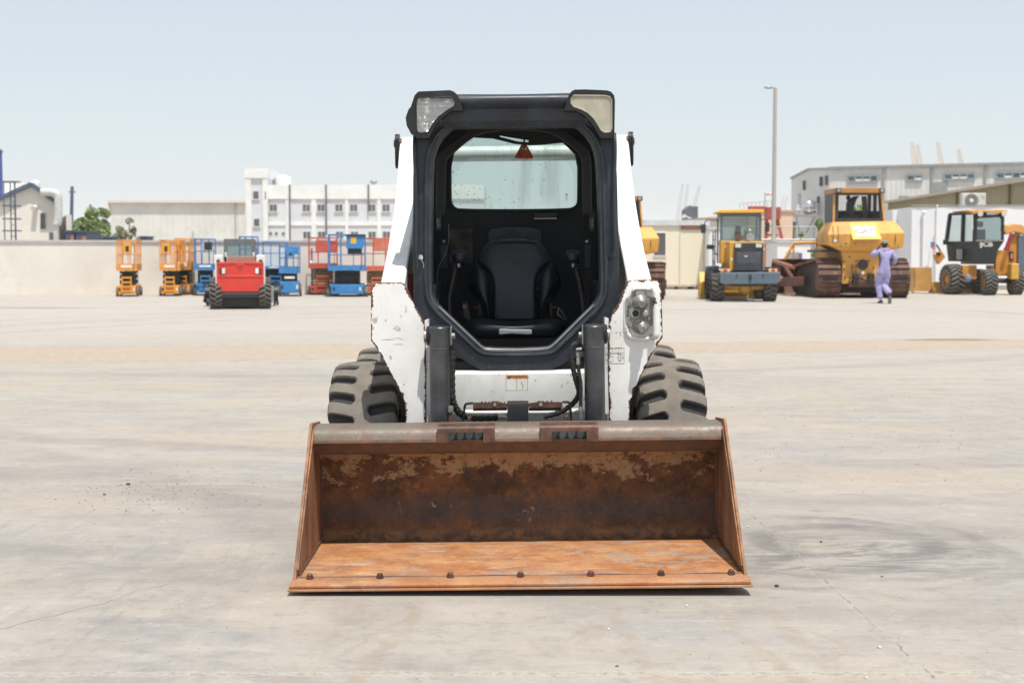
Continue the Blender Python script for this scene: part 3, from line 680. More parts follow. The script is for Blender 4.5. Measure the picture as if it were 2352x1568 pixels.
# worn schematic sticker on the right plate
x0, z0 = jj(70, 1295); x1, z1 = jj(303, 1098); t_ = .0018
sd = MB(); yy = yp - .0006
def rect_line(mb, a, b, c, d, w=t_):
    for q in ((a, b, c, c), (a, b, d, d)): mb.box(a, b, yy - .0006, yy, q[2] - w / 2, q[2] + w / 2)
    for q in (a, b): mb.box(q - w / 2, q + w / 2, yy - .0006, yy, c, d)
rect_line(sd, x0, x1, z0, z1, .0014)
zm = (z0 + z1) / 2 + .012; sd.box(x0, x1, yy - .0006, yy, zm - .0007, zm + .0007)
for i, (fx, fz) in enumerate(((.22, .8), (.72, .82), (.25, .3), (.8, .38))):
    cx, cz = x0 + (x1 - x0) * fx, z0 + (z1 - z0) * fz
    if i == 3: sd.tube([(cx + .014 * math.cos(t), yy, cz + .014 * math.sin(t)) for t in [k * math.pi / 8 for k in range(16)]], .0007, 4, True); sd.box(cx - .014, cx + .014, yy - .0006, yy, cz - .0006, cz + .0006)
    else: rect_line(sd, cx - .014, cx + .014, cz - .012, cz + .012, .0010)
    sd.box(cx - .0006, cx + .0006, yy - .0006, yy, cz - .02, cz + .02)
    sd.box(cx - .008, cx - .002, yy - .0006, yy, cz - .017, cz - .013)
sd.build('schematic_sticker', plain('faded_ink', (.2, .19, .18), .7, var=.6, scale=60), RARM)
# peeled decal remains on the left plate
LARM = [o for o in SK.children if o.name.startswith('lift_arm')][0]
M['peel'] = plain('peeled_decal_grey', (.55, .52, .46), .7, var=.3, scale=50); rr = random.Random(5)
for (bx, by, bw_, bh) in ((460, 715, 22, 26), (447, 775, 10, 18), (625, 775, 34, 26), (690, 640, 8, 30), (565, 860, 60, 5), (640, 895, 60, 4), (630, 850, 40, 3), (575, 995, 14, 22), (650, 690, 8, 6), (540, 720, 9, 12), (660, 860, 20, 3)):
    poly = []
    for q in range(9):
        a = 2 * math.pi * q / 9; r = rr.uniform(.55, 1.1); poly.append(P(*B(bx + bw_ * r * math.cos(a), by + bh * r * math.sin(a)), YA))
    pd = MB(); pd.prism(poly, yp - .0008, yp + .0005); pd.build('decal_scrap', M['peel'], LARM)

# ---------------------------------------------------------------- tilt cylinders, hoses
for s in (-1, 1):
    cyl_ = MB(); top = Vector((s * .362, yl(6.66), 1.03)); bot = Vector((s * .368, yl(6.70), .34)); d = (bot - top)
    cyl_.lathe(top, d, [(.010, -.002), (.045, -.001), (.0485, .004), (.0485, .098), (.0495, .100), (.0495, .104), (.0485, .106), (.0485, d.length)], 28)
    co = cyl_.build('tilt_cylinder', M['cyl'], SK, angle=16)
    pn = MB(); xi = s * .362; pn.cyl((xi - s * .045, yl(6.68), .985), (xi - s * .072, yl(6.68), .985), .014, n=8); pn.build('pin_bolt', M['steel'], co, bevel=.002); pn = MB(); pn.cyl((xi + s * .045, yl(6.68), .985), (xi + s * .075, yl(6.68), .985), .03, n=16); pn.build('pin_boss', M['steel'], co, bevel=.002); pn = MB(); pn.box(min(xi - s * .05, xi - s * .056), max(xi - s * .05, xi - s * .056), yl(6.66), yl(6.72), .94, 1.03); pn.build('keeper_plate', M['steel'], co, bevel=.002)
    gs = MB(); gs.lathe((xi + s * .035, yl(6.69), .985), (s, 0, 0), [(.046, 0), (.05, .012), (.043, .028)], 20); gs.build('grease_collar', M['black'], co)
def wob(pts, k=3): return smooth(pts, k)
def p3(f, x, y, Y): a, b = P(*f(x, y), Y); return (a, yl(Y), b)
hs = MB(); path = wob([p3(B, 1012, 915, 6.72), p3(B, 1028, 960, 6.70), p3(B, 1026, 1080, 6.70), p3(B, 1026, 1200, 6.70), p3(B, 1030, 1310, 6.70), p3(B, 1060, 1380, 6.72), p3(B, 1120, 1430, 6.74), p3(B, 1230, 1440, 6.74), p3(B, 1370, 1432, 6.74)])
hs.tube(path, .018, 10, rs=[.0175 + .0022 * math.sin(i * 1.9) for i in range(len(path))]); ho = hs.build('sleeved_hose', M['hose'], SK)
ft = MB(); a = Vector(p3(B, 1018, 1350, 6.655)); b = Vector(p3(B, 1018, 1395, 6.655)); ft.cyl(a, b, .0145, n=14); ft.build('hose_ferrule', M['steel'], ho)
ft = MB(); c_ = Vector(p3(B, 1019, 1470, 6.655)); ft.cyl(b, b.lerp(c_, .35), .010, n=6); ft.cyl(b.lerp(c_, .4), c_, .0115, n=6); ft.build('hose_fitting', M['iron'], ho)
ft = MB(); ft.cyl(p3(B, 1372, 1432, 6.73), p3(B, 1402, 1432, 6.73), .0135, n=14); ft.cyl(p3(B, 1402, 1432, 6.73), p3(B, 1430, 1436, 6.73), .010, n=8); ft.build('end_fitting', M['steel'], ho)
hs = MB(); path = wob([p3(C_, 505, 940, 6.72), p3(C_, 480, 890, 6.69), p3(C_, 440, 905, 6.68), p3(C_, 432, 990, 6.68), p3(C_, 452, 1100, 6.68), p3(C_, 480, 1200, 6.69), p3(C_, 498, 1260, 6.70), p3(C_, 455, 1330, 6.73), p3(C_, 370, 1395, 6.75), p3(C_, 230, 1432, 6.75)])
hs.tube(path, .0135, 10, rs=[.013 + .0012 * math.sin(i * 2.1) for i in range(len(path))]); ho = hs.build('hydraulic_hose', M['hose'], SK)
ft = MB(); ft.cyl(p3(C_, 482, 955, 6.67), p3(C_, 484, 985, 6.67), .011, n=6); ft.cyl(p3(C_, 484, 990, 6.67), p3(C_, 485, 1045, 6.67), .0105, n=14); ft.cyl(p3(C_, 470, 935, 6.67), p3(C_, 512, 930, 6.67), .008, n=8); ft.build('hose_ferrule', M['steel'], ho)
ft = MB(); ft.tube(wob([p3(C_, 485, 1045, 6.67), p3(C_, 492, 1120, 6.665), p3(C_, 506, 1200, 6.665), p3(C_, 504, 1300, 6.665), p3(C_, 503, 1355, 6.665)]), .009, 8); ft.build('hose_tail', M['hose'], ho)
ft = MB(); ft.cyl(p3(C_, 503, 1355, 6.66), p3(C_, 503, 1392, 6.66), .0105, n=14); ft.cyl(p3(C_, 503, 1394, 6.66), p3(C_, 504, 1412, 6.66), .008, n=8); ft.cyl(p3(C_, 504, 1414, 6.66), p3(C_, 504, 1445, 6.66), .0095, n=6); ft.build('lower_fitting', M['steel'], ho)
gh = MB(); gh.tube(wob([p3(C_, 490, 1060, 6.672), p3(C_, 500, 1120, 6.672), p3(C_, 514, 1190, 6.672)]), .004, 6); gh.build('green_line', M['green'], ho)

# ---------------------------------------------------------------- chassis and quick-attach gear
ch = MB(); ch.box(-.44, .44, yl(7.05), yl(8.6), .30, .80)
ch.box(-.58, .58, yl(7.6), yl(8.75), .32, .95)
ch.prism([(yl(6.93), .80), (yl(6.90), .79), (yl(6.90), .60), (yl(7.06), .32), (yl(7.1), .32), (yl(7.1), .80)], -.345, .345, 'x')
chassis = ch.build('chassis', M['white'], SK, bevel=.008)
rb = MB(); rb.tube([(-.31, yl(6.86), .603), (-.12, yl(6.855), .601), (.12, yl(6.855), .601), (.31, yl(6.86), .603)], .014, 12); rb.build('front_pipe', M['white'], chassis)
for s in (-1, 1):
    q = MB(); q.box(min(s * .44, s * .62), max(s * .44, s * .62), yl(7.2), yl(8.6), .36, .52); q.build('axle_case', M['dark'], chassis, bevel=.01)
en = MB(); en.prism([(yl(8.0), .95), (yl(8.8), .95), (yl(8.95), .5), (yl(8.95), .3), (yl(8.0), .3)], -.56, .56, 'x'); en.build('tailgate', M['white'], SK, bevel=.02)
dk = MB(); dk.box(-.33, .33, yl(6.96), yl(7.02), .80, .845); dk.build('cab_mount', M['black'], SK, bevel=.004)
# stickers on the chassis nose
def onp(x, y): return P(*D(x, y), 6.90)
x0, zt = onp(950, 1475); x1, zb = onp(1145, 1508)
wn = MB(); wn.box(x0, x1, yl(6.8985), yl(6.9), zb, zt); ws = wn.build('warning_sticker', M['orange_sticker'], chassis)
tx = MB(); tx.text('WARNING', .0185, stand((x0 + x1) / 2 + .013, yl(6.8980), (zt + zb) / 2), .0004, bold=.0001); tx.prism([(x0 + .006, zb + .003), (x0 + .024, zb + .003), (x0 + .015, zt - .003)], yl(6.8976), yl(6.8984)); tx.build('warning_lettering', M['ink'], ws)
pp_ = MB(); pp_.box(x0, x1, yl(6.8987), yl(6.9), zb - .055, zb - .0005); pp_.build('sticker_panel', M['paper'], ws)
ln = MB(); xm = (x0 + x1) / 2; ln.box(xm - .0008, xm + .0008, yl(6.898), yl(6.8986), zb - .055, zb); ln.box(x0, x0 + .0012, yl(6.898), yl(6.8986), zb - .055, zb); ln.box(x1 - .0012, x1, yl(6.898), yl(6.8986), zb - .055, zb)
ln.tube([(xm + .02, yl(6.898), zb - .015), (xm + .032, yl(6.898), zb - .035), (xm + .025, yl(6.898), zb - .048)], .001, 4); ln.build('sticker_lines', M['ink'], ws)
# serrated step plate and coupler hardware
def K(x, y): return 1022.1 + x * .13184, 907.2 + y * .13184       # close-up of the hardware
YK = 6.70
def k2(x, y): return P(*K(x, y), YK)
sp = MB(); top = []
xx = 490
pts = [k2(490, 165), k2(620, 165)]
def teeth(a, b, n, hi, lo):
    out = []; wdt = (b - a) / (2 * n)
    for i in range(n):
        q = a + i * 2 * wdt; out += [k2(q, lo), k2(q + wdt * .15, hi), k2(q + wdt * .85, hi), k2(q + wdt, lo)]
    return out
pts += teeth(625, 950, 5, 145, 165) + [k2(960, 150)] + teeth(1020, 1460, 7, 155, 180) + [k2(1590, 160)] + teeth(1620, 1910, 4, 135, 155) + [k2(2040, 155), k2(2050, 250), k2(1600, 262), k2(1450, 245), k2(1080, 245), k2(950, 265), k2(490, 268)]
sp.prism(pts, yl(YK) - .012, yl(YK)); hd = sp.build('serrated_step', M['iron'], SK, bevel=.001)
cpz = MB(); a, zt_ = k2(1085, 178); b, zb_ = k2(1458, 490); cpz.prism([(yl(YK) + .03, zt_ + .008), (yl(YK) - .014, zt_), (yl(YK) - .020, zt_ - .025), (yl(YK) - .016, zb_ - .05), (yl(YK) - .006, zb_ - .05), (yl(YK) - .004, zt_ - .02), (yl(YK) + .03, zt_ - .004)], a, b, 'x'); cpz.build('centre_bracket', M['black'], hd, bevel=.002)
lb = MB()
for x0_, x1_ in ((490, 1080), (1460, 2025)): a, zt_ = k2(x0_, 262); b, zb_ = k2(x1_, 310); lb.box(a, b, yl(YK) + .0, yl(YK) + .012, zb_, zt_)
lb.build('step_backing_bar', M['black'], hd, bevel=.001)
for x in (868, 1667):
    X, Z = k2(x, 200); q = MB(); q.box(X - .017, X + .017, yl(YK) - .018, yl(YK) - .0122, Z - .019, Z + .018); bo = q.build('bolt_plate', M['iron'], hd, bevel=.003)
    q = MB(); q.cyl((X, yl(YK) - .018, Z), (X, yl(YK) - .028, Z), .0088, n=6); q.build('hex_bolt', M['steel'], bo, bevel=.0015)
for pth in (((490, 178), (380, 185), (350, 210), (335, 300), (315, 490)), ((2045, 160), (2150, 155), (2180, 190), (2190, 300), (2195, 500))):
    q = MB(); q.tube(wob([(*[0] * 0, k2(x, y)[0], yl(YK) - .004, k2(x, y)[1]) for x, y in pth], 2), .0058, 8); q.build('lever_rod', M['black'], hd)
bt = MB(); bt.box(-.5, .5, yl(6.66), yl(6.70), .18, .50); bt.box(-.5, -.2, yl(6.68), yl(6.72), .40, .555); bt.box(.2, .5, yl(6.68), yl(6.72), .40, .555); bt.build('quick_attach_plate', M['black'], SK, bevel=.006)
for s in (-1, 1):
    q = MB(); q.box(min(s * .22, s * .24), max(s * .22, s * .24), yl(6.70), yl(6.74), .42, .60); q.build('attach_lug', M['iron'], SK, bevel=.004)
# ---------------------------------------------------------------- cab
YC = 6.92
def mirror_loop(half):
    """half outline (left side, top to bottom) in picture px -> closed symmetric loop of local (x, z)"""
    L = [P(x, y, YC) for x, y in half]
    return L + [(-x, z) for x, z in L[::-1]]
outer = mirror_loop([(1183, 222), (1060, 222), (975, 225), (962, 235), (957, 300), (952, 330), (949, 420), (949, 560), (950, 700), (958, 742), (990, 775), (1047, 821), (1083, 843), (1108, 855), (1183, 857)])
inner_h = [(1183, 281), (1113, 283), (1066, 289), (1040, 300), (1018, 320), (1002, 347), (995, 380), (993, 480), (993, 600), (993, 672), (997, 690), (1008, 707), (1040, 737), (1100, 794), (1107, 800), (1118, 805), (1183, 806)]
inner = mirror_loop(inner_h)
def grow(loop, d):
    return inset(loop, d)
cf = MB()
def ringset(rings):
    """rings: list of (loop-from-inner offset mm or 'outer', y)"""
    pass
c0 = (0, P(1183, 560, YC)[1])
ring_plate(cf, outer, grow(inner, -.028), yl(YC), yl(YC) + .06, c0, 64)
cab = cf.build('cab', M['char'], SK, bevel=.006)
tag(cab, 'charcoal grey operator cab, open at the front, with worn paint')
# pressed ridges and the bright worn door sill round the opening
def loop3(d, y): return [(x, yl(y), z) for x, z in grow(inner, d)]
rg = MB(); rg.tube(smooth(loop3(-.030, YC - .004), 1, True), .012, 8, True); rg.build('door_ridge', M['char'], cab)
sill_m = char_mat('worn_sill', (.034, .040, .050), True, .8)
bright = char_mat('bare_sill_edge', (.26, .245, .225), True, .5)
rg = MB()
L0, L1, L2 = (smooth(loop3(-.020, YC - .004), 1, True), smooth(loop3(-.004, YC + .006), 1, True), smooth(loop3(.004, YC + .055), 1, True))
rg.loft([L0, L1, L2], caps=False, closed=False); rg.build('door_sill', sill_m, cab, fix=False)
low_ = [p for p in inner if p[1] < P(1183, 690, YC)[1]]; low_.sort(key=lambda p: p[0]); eg_ = MB(); eg_.tube(smooth([(x, yl(YC - .006), z - .004) for x, z in low_], 1), .0042, 6); eg_.build('sill_edge', bright, cab)
# vertical pressed ribs and the grab rails on the pillars
for s in (-1, 1):
    def ps(x, y, Y, s=s): a, b = P(x, y, Y); return (a if s < 0 else -a, yl(Y), b)
    rb = MB(); rb.tube([ps(978, 380, YC - .001), ps(977, 480, YC - .001), ps(977, 640, YC - .001), ps(983, 690, YC - .001)], .008, 8); rb.build('pillar_rib', M['char'], cab)
    gr_ = MB(); gr_.tube(smooth([ps(953, 318, YC + .005), ps(952, 330, YC - .028), ps(952, 360, YC - .034), ps(956, 440, YC - .036), ps(958, 520, YC - .036), ps(956, 575, YC - .036), ps(962, 598, YC - .03), ps(972, 604, YC - .002)], 2), .0088, 10); gr_.build('grab_rail', M['char'], cab)
    for (x, y) in ((964, 645), (964, 684)):
        if s > 0: h = MB(); a = ps(x, y, YC); h.cyl((a[0], a[1] - .0006, a[2]), (a[0], a[1] + .01, a[2]), .0045, n=10); h.build('bolt_hole', M['ink'], cab)
# shell: side walls with a guarded window, rear wall, roof, floor
ZR, ZB, HC = 2.125, .80, .485
for s in (-1, 1):
    sw = MB(); O = [(yl(YC) + .06, ZB + .12), (yl(8.0), ZB + .1), (yl(8.02), 1.2), (yl(7.98), ZR), (yl(YC) + .06, ZR)]; I = [(yl(7.16), 1.42), (yl(7.85), 1.40), (yl(7.84), 1.98), (yl(7.16), 2.0)]
    tmp = MB(); ring_plate(tmp, O, I, 0, .03, (yl(7.5), 1.7), 24)
    sw.v = [Vector((s * (HC - v.y), v.x, v.z)) for v in tmp.v]; sw.f = tmp.f
    so_ = sw.build('cab_side', M['dark'], cab)
    gd = MB()
    for i in range(15): y = yl(7.19) + i * .046; gd.bar((s * .47, y, 1.40), (s * .47, y, 2.0), .005, .012)
    for i in range(9): z = 1.46 + i * .062; gd.bar((s * .474, yl(7.15), z), (s * .474, yl(7.86), z), .005, .006)
    gd.build('side_guard', M['black'], so_)
roof = MB(); roof.prism([(yl(YC) + .03, ZR - .05), (yl(YC) + .05, ZR - .004), (yl(7.05), ZR + .006), (yl(7.95), ZR - .01), (yl(8.0), ZR - .05)], -HC, HC, 'x'); roof.build('roof', M['char'], cab, bevel=.01)
gt = MB(); gt.box(-.255, .27, yl(7.0), yl(7.6), ZR - .004, ZR + .019); gt.build('roof_hatch', M['green'], cab, bevel=.006)
fl_ = MB(); fl_.box(-HC + .01, HC - .01, yl(6.98), yl(8.0), ZB - .02, ZB + .01); fl_.build('cab_floor', M['dark'], cab)
# header: rounded bar between the lamp pods and a flat face below it
hd = MB(); xw = .39
pr = [(yl(YC) + .05, ZR + .004)] + [(yl(YC) - .035 - .030 * math.sin(t), ZR - .026 + .030 * math.cos(t)) for t in [R(18 * i) for i in range(0, 8)]] + [(yl(YC) - .035, ZR - .066), (yl(YC) - .03, ZR - .12), (yl(YC) - .008, ZR - .150), (yl(YC) + .03, ZR - .155), (yl(YC) + .05, ZR - .1)]
hd.prism(pr, -xw, xw, 'x'); ho_ = hd.build('header', M['char'], cab, angle=30)
sl_ = MB(); sl_.prism(rnd_rect(-.032, .032, ZR - .098, ZR - .080, .008), yl(YC) - .038, yl(YC) - .02); sl_.build('header_slot', M['ink'], ho_)
# lamp pods
lens_m = NT('lamp_lens', .12, 0, .6); n_ = lens_m.noise(160, 2, stretch=(.02, 1, 1)); lens_m.color(lens_m.mix(lens_m.ramp(n_, .35, .65), (.62, .63, .62), (.86, .87, .86))); lens_m.b.inputs['Alpha'].default_value = .22
haze_m = NT('yellowed_lens', .35, 0, .5); n_ = haze_m.noise(14, 5); haze_m.color(haze_m.mix(haze_m.ramp(n_, .35, .7), (.46, .43, .33), (.60, .56, .45))); haze_m.b.inputs['Alpha'].default_value = .82
refl_m = NT('lamp_reflector', .16, .95); n_ = refl_m.noise(22, 4, stretch=(3, 1, .6)); refl_m.color(refl_m.mix(refl_m.ramp(n_, .4, .6), (.10, .10, .10), (.95, .94, .92))); refl_m.bump(refl_m.vor(26), 1.0, .04)
YP = 6.83
PODL = [(330, 158), (345, 148), (590, 138), (620, 150), (645, 172), (668, 215), (690, 300), (600, 300), (530, 350), (470, 420), (440, 480), (425, 515), (330, 515), (300, 485), (282, 480), (262, 440), (250, 420), (240, 355), (262, 290), (280, 270), (292, 235), (310, 180)]
LENL = [(350, 193), (590, 198), (616, 206), (630, 232), (622, 262), (560, 300), (500, 345), (455, 400), (432, 440), (405, 468), (345, 470), (328, 450), (325, 225), (333, 203)]
PODR = [(1565, 134), (1650, 132), (1820, 140), (1850, 150), (1876, 180), (1882, 220), (1878, 480), (1865, 485), (1862, 515), (1770, 515), (1745, 470), (1700, 400), (1630, 330), (1580, 300), (1485, 300), (1502, 230), (1520, 175), (1540, 148)]
LENR = [(1558, 182), (1800, 184), (1838, 192), (1853, 215), (1855, 440), (1842, 463), (1800, 466), (1775, 450), (1755, 415), (1720, 360), (1675, 315), (1620, 285), (1560, 265), (1540, 240), (1542, 205)]
for s, pod, len_, lm in ((-1, PODL, LENL, lens_m.m), (1, PODR, LENR, haze_m.m)):
    pp = [P(*A(x, y), YP) for x, y in pod]; ll = [P(*A(x, y), YP) for x, y in len_]
    mb = MB(); c_ = (sum(p[0] for p in ll) / len(ll) + s * .02, sum(p[1] for p in ll) / len(ll) + .02)
    ring_plate(mb, pp, inset(ll, -.004), yl(YP), yl(YP) + .05, c_, 40)
    pp_in = inset(pp, .002); mb.prism(pp_in, yl(YP) + .03, yl(YP) + .14)
    po = mb.build('lamp_pod', M['black'], cab, bevel=.005)
    r_ = MB(); r_.prism(ll, yl(YP) + .022, yl(YP) + .029); r_.lathe((c_[0] - s * -.01, yl(YP) + .022, c_[1] + .01), (0, -1, 0), [(.035, 0), (.032, .004), (.018, .001), (.010, .006), (.006, .013), (.001, .014)], 18); r_.build('reflector', refl_m.m, po)
    g_ = MB(); g_.prism(inset(ll, .001), yl(YP) + .004, yl(YP) + .008); g_.build('headlight_lens', lm, po)
    zz = [p[1] for p in ll]; rbm = MB()
    bz = MB(); bz.tube([(x, yl(YP) + .001, z) for x, z in inset(ll, -.0015)], .0032, 6, True); bz.build('lens_bezel', M['black'] if s < 0 else haze_m.m, po)
    q = MB(); X, Z = P(*A(512 if s < 0 else 1663, 370 if s < 0 else 363), YP + .02); q.lathe((X, yl(YP) + .07, Z), (0, -1, 0), [(.006, 0), (.006, .012), (.004, .014), (.001, .014)], 12); q.build('pod_screw', M['steel'], po)
# rear wall with the escape window
YW = 7.93
win = [P(x, y, YW) for x, y in ((1037, 362), (1062, 338), (1088, 319), (1110, 308), (1183, 306), (1256, 308), (1280, 319), (1306, 341), (1329, 366), (1329, 462), (1327, 474), (1320, 481), (1308, 485), (1183, 487), (1058, 486), (1046, 482), (1039, 474), (1037, 462))]
wl = [(-HC + .03, .86), (HC - .03, .86), (HC - .03, ZR - .06), (-HC + .03, ZR - .06)]
rw = MB(); ring_plate(rw, wl, win, yl(YW), yl(YW) + .03, (P(1183, 410, YW)[0], P(1183, 410, YW)[1]), 40); rwo = rw.build('rear_wall', M['dark'], cab, bevel=.004)
sg = MB(); sg.tube(smooth([(x, yl(YW) - .002, z) for x, z in inset(win, -.004)], 1, True), .009, 8, True); sg.build('window_seal', M['black'], rwo)
gl = NT('rear_glass', .03, 0, .5)
tr = gl.n.new('ShaderNodeBsdfTransparent'); tr.inputs[0].default_value = (.80, .875, .855, 1)
gs_ = gl.n.new('ShaderNodeBsdfGlossy'); gs_.inputs['Roughness'].default_value = .03
df = gl.n.new('ShaderNodeBsdfDiffuse'); df.inputs[0].default_value = (.55, .56, .53, 1); fly = gl.n.new('ShaderNodeBsdfDiffuse'); fly.inputs[0].default_value = (.05, .045, .04, 1)
m1 = gl.n.new('ShaderNodeMixShader'); m1.inputs[0].default_value = .06; gl.l.new(tr.outputs[0], m1.inputs[1]); gl.l.new(gs_.outputs[0], m1.inputs[2])
m2 = gl.n.new('ShaderNodeMixShader'); stk = gl.noise(7, 3, stretch=(1, 1, .16)); gl.l.new(gl.math('ADD', .04, gl.math('MULTIPLY', gl.ramp(stk, .5, .66), .13)), m2.inputs[0]); gl.l.new(m1.outputs[0], m2.inputs[1]); gl.l.new(df.outputs[0], m2.inputs[2])  # vertical reflection streaks painted onto the glass as pale diffuse
m3 = gl.n.new('ShaderNodeMixShader'); gl.l.new(gl.mul(gl.ramp(gl.vor(34), .13, .09), gl.ramp(gl.noise(5, 3), .5, .56)), m3.inputs[0]); gl.l.new(m2.outputs[0], m3.inputs[1]); gl.l.new(fly.outputs[0], m3.inputs[2])
gl.l.new(m3.outputs[0], gl.n['Material Output'].inputs['Surface'])
q = MB(); q.prism(win, yl(YW) + .012, yl(YW) + .017); go_ = q.build('rear_window', gl.m, rwo)
q = MB()
X, Z = P(1303, 451, YW)
q.prism([(X - .006, Z + .006), (X - .003, Z + .003), (X + .003, Z + .003), (X + .007, Z + .007), (X + .004, Z - .004), (X, Z - .007), (X - .004, Z - .003)], yl(YW) + .0100, yl(YW) + .0108)
for i in range(5): q.box(X - .009 + .002 * (i % 2), X + .010 - .003 * (i % 3), yl(YW) + .0100, yl(YW) + .0108, Z - .014 - i * .005, Z - .0125 - i * .005)
q.build('glass_marking', plain('glass_etch', (.22, .25, .25), .6), go_)
# headliner, hanging front flap with a slot, raised restraint bar, inner arch
hl = MB(); hl.box(-.43, .43, yl(7.0), yl(7.9), ZR - .075, ZR - .06); hl.build('headliner', M['dark'], cab)
YV = 7.72
fp_ = [P(*A(x, y), YV) for x, y in ((770, 470), (775, 508), (870, 510), (930, 516), (1010, 535), (1090, 556), (1150, 562), (1220, 568), (1300, 566), (1400, 556), (1500, 546), (1560, 530), (1560, 380), (770, 380))]
slot = [P(*A(x, y), YV) for x, y in ((982, 492), (1050, 505), (1120, 516), (1208, 528), (1206, 545), (1150, 541), (1108, 534), (1040, 515), (985, 502))]
fm = MB(); ring_plate(fm, fp_, slot, yl(YV), yl(YV) + .006, (P(*A(1090, 520), YV)), 30); fm.build('ceiling_flap', M['dark'], cab)
YR = 7.42
ar = MB(); pa = [(516, 1120), (520, 800), (524, 690), (545, 640), (620, 580), (720, 500), (790, 455), (880, 430), (1000, 418), (1130, 415), (1260, 418), (1380, 432), (1460, 470), (1560, 545), (1640, 615), (1662, 700), (1664, 800), (1664, 1120)]
pts = smooth([(P(*A(x, y), YR)[0], yl(YR), P(*A(x, y), YR)[1]) for x, y in pa], 2); pr_ = []
for i, p in enumerate(pts):
    a = pts[max(i - 1, 0)]; b = pts[min(i + 1, len(pts) - 1)]; d = (b - a).normalized(); n = Vector((d.z, 0, -d.x)) * .024
    pr_.append([p - n + Vector((0, -.012, 0)), p + n + Vector((0, -.012, 0)), p + n + Vector((0, .02, 0)), p - n + Vector((0, .02, 0))])
ar.loft(pr_); rbo = ar.build('restraint_bar', M['black'], cab, bevel=.008)
for sx_, zx in ((-1, 502), (1, 1700)):
    sp_ = MB(); c0_ = P(*A(zx, 1140), 7.36); c1_ = P(*A(zx, 1215), 7.36); n = 90
    sp_.tube([(c0_[0] + .010 * math.cos(i * 2 * math.pi * 9 / n), yl(7.36) + .010 * math.sin(i * 2 * math.pi * 9 / n), c0_[1] + (c1_[1] - c0_[1]) * i / n) for i in range(n + 1)], .0019, 5)
    so2 = sp_.build('spring', M['steel'], rbo)
    q = MB(); a_ = P(*A(zx, 1092), 7.38); q.box(a_[0] - .012, a_[0] + .014, yl(7.36) - .01, yl(7.36) + .03, c0_[1] - .002, a_[1] + .006); b_ = P(*A(zx, 1240), 7.38); q.box(b_[0] - .012, b_[0] + .012, yl(7.36) - .008, yl(7.36) + .02, b_[1], c1_[1] + .004); q.cyl((a_[0], yl(7.345), a_[1] - .008), (a_[0], yl(7.335), a_[1] - .008), .005, n=8); q.build('spring_bracket', M['black'], rbo, bevel=.002)
# back panel details
def dpt(x, y, Y): a, b = P(*D(x, y), Y); return a, b
q = MB(); ppl = [dpt(x, y, 7.90) for x, y in ((795, 300), (795, 200), (810, 165), (880, 148), (1030, 142), (1200, 150), (1260, 168), (1278, 205), (1278, 300))]
q.prism(ppl, yl(7.885), yl(7.915)); ep = q.build('embossed_panel', M['vinyl'], cab, bevel=.004)
q = MB(); tri = [dpt(x, y, 7.88) for x, y in ((958, 234), (990, 175), (1025, 234))]; q.tube([(x, yl(7.883), z) for x, z in tri], .0014, 5, True); a_ = dpt(991, 200, 7.88); b_ = dpt(991, 222, 7.88); q.bar((a_[0], yl(7.883), a_[1]), (b_[0], yl(7.883), b_[1]), .003, .002)
bk_ = [dpt(x, y, 7.88) for x, y in ((1045, 190), (1108, 190), (1115, 200), (1115, 232), (1045, 232))]; q.tube([(x, yl(7.883), z) for x, z in bk_], .0014, 5, True); q.build('panel_symbols', M['char'], ep)
q = MB(); a_ = dpt(445, 165, 7.915); b_ = dpt(660, 470, 7.915); q.box(a_[0], b_[0], yl(7.91), yl(7.929), b_[1], a_[1]); q.build('foam_patch', plain('torn_foam', (.075, .065, .052), .9, var=.5, scale=14, dirt=(.02, .02, .02), dscale=9, damt=.9), cab, bevel=.003)
q = MB(); a_ = dpt(1205, 78, 7.88); b_ = dpt(1408, 22, 7.88); q.box(a_[0], b_[0], yl(7.86), yl(7.92), a_[1] + .006, b_[1]); lt = q.build('dome_light', M['black'], cab, bevel=.004)
q = MB(); q.box(a_[0], b_[0], yl(7.858), yl(7.90), a_[1], a_[1] + .005); q.build('dome_light_trim', M['steel'], lt)
q = MB(); q.tube(smooth([(b_[0], yl(7.9), a_[1] + .018), (b_[0] + .05, yl(7.9), a_[1] + .022), (b_[0] + .10, yl(7.9), a_[1] + .04)], 2), .005, 6); q.build('cable', M['black'], cab)
q = MB(); w_ = [(440, 120), (440, 280), (420, 380), (345, 500), (335, 640), (345, 780), (355, 900)]; q.tube(smooth([(dpt(x, y, 7.3)[0], yl(7.3), dpt(x, y, 7.3)[1]) for x, y in w_], 2), .0014, 5); q.build('loose_wire', M['steel'], cab)
for s in (-1, 1):
    x0_ = -.445 if s < 0 else .445
    q = MB(); q.box(min(s * .40, s * .452), max(s * .40, s * .452), yl(7.05), yl(7.8), .82, 1.22); q.build('side_console', M['dark'], cab, bevel=.015)
    q = MB(); a_ = dpt(396 if s < 0 else 1686, 440, 7.42); q.box(a_[0] - .018, a_[0] + .018, yl(7.40), yl(7.45), a_[1] - .045, a_[1] + .075); q.cyl((a_[0], yl(7.40), a_[1] - .005), (a_[0], yl(7.392), a_[1] - .005), .015, n=14); q.build('belt_anchor', M['vinyl'], cab, bevel=.004)
    q = MB(); a_ = dpt(396 if s < 0 else 1676, 280, 7.46); q.lathe((a_[0], yl(7.45), a_[1]), (0, -1, 0), [(.009, 0), (.009, .006), (.004, .010), (.001, .011)], 12); q.build('panel_knob', M['steel'], cab)
q = MB()
for i in range(16):
    for k_ in range(3): y = 7.15 + i * .03; q.bar((.449, yl(y), 1.0 + k_ * .01), (.449, yl(y), 1.36), .004, .01)
q.build('grille_slats', M['char'], cab)
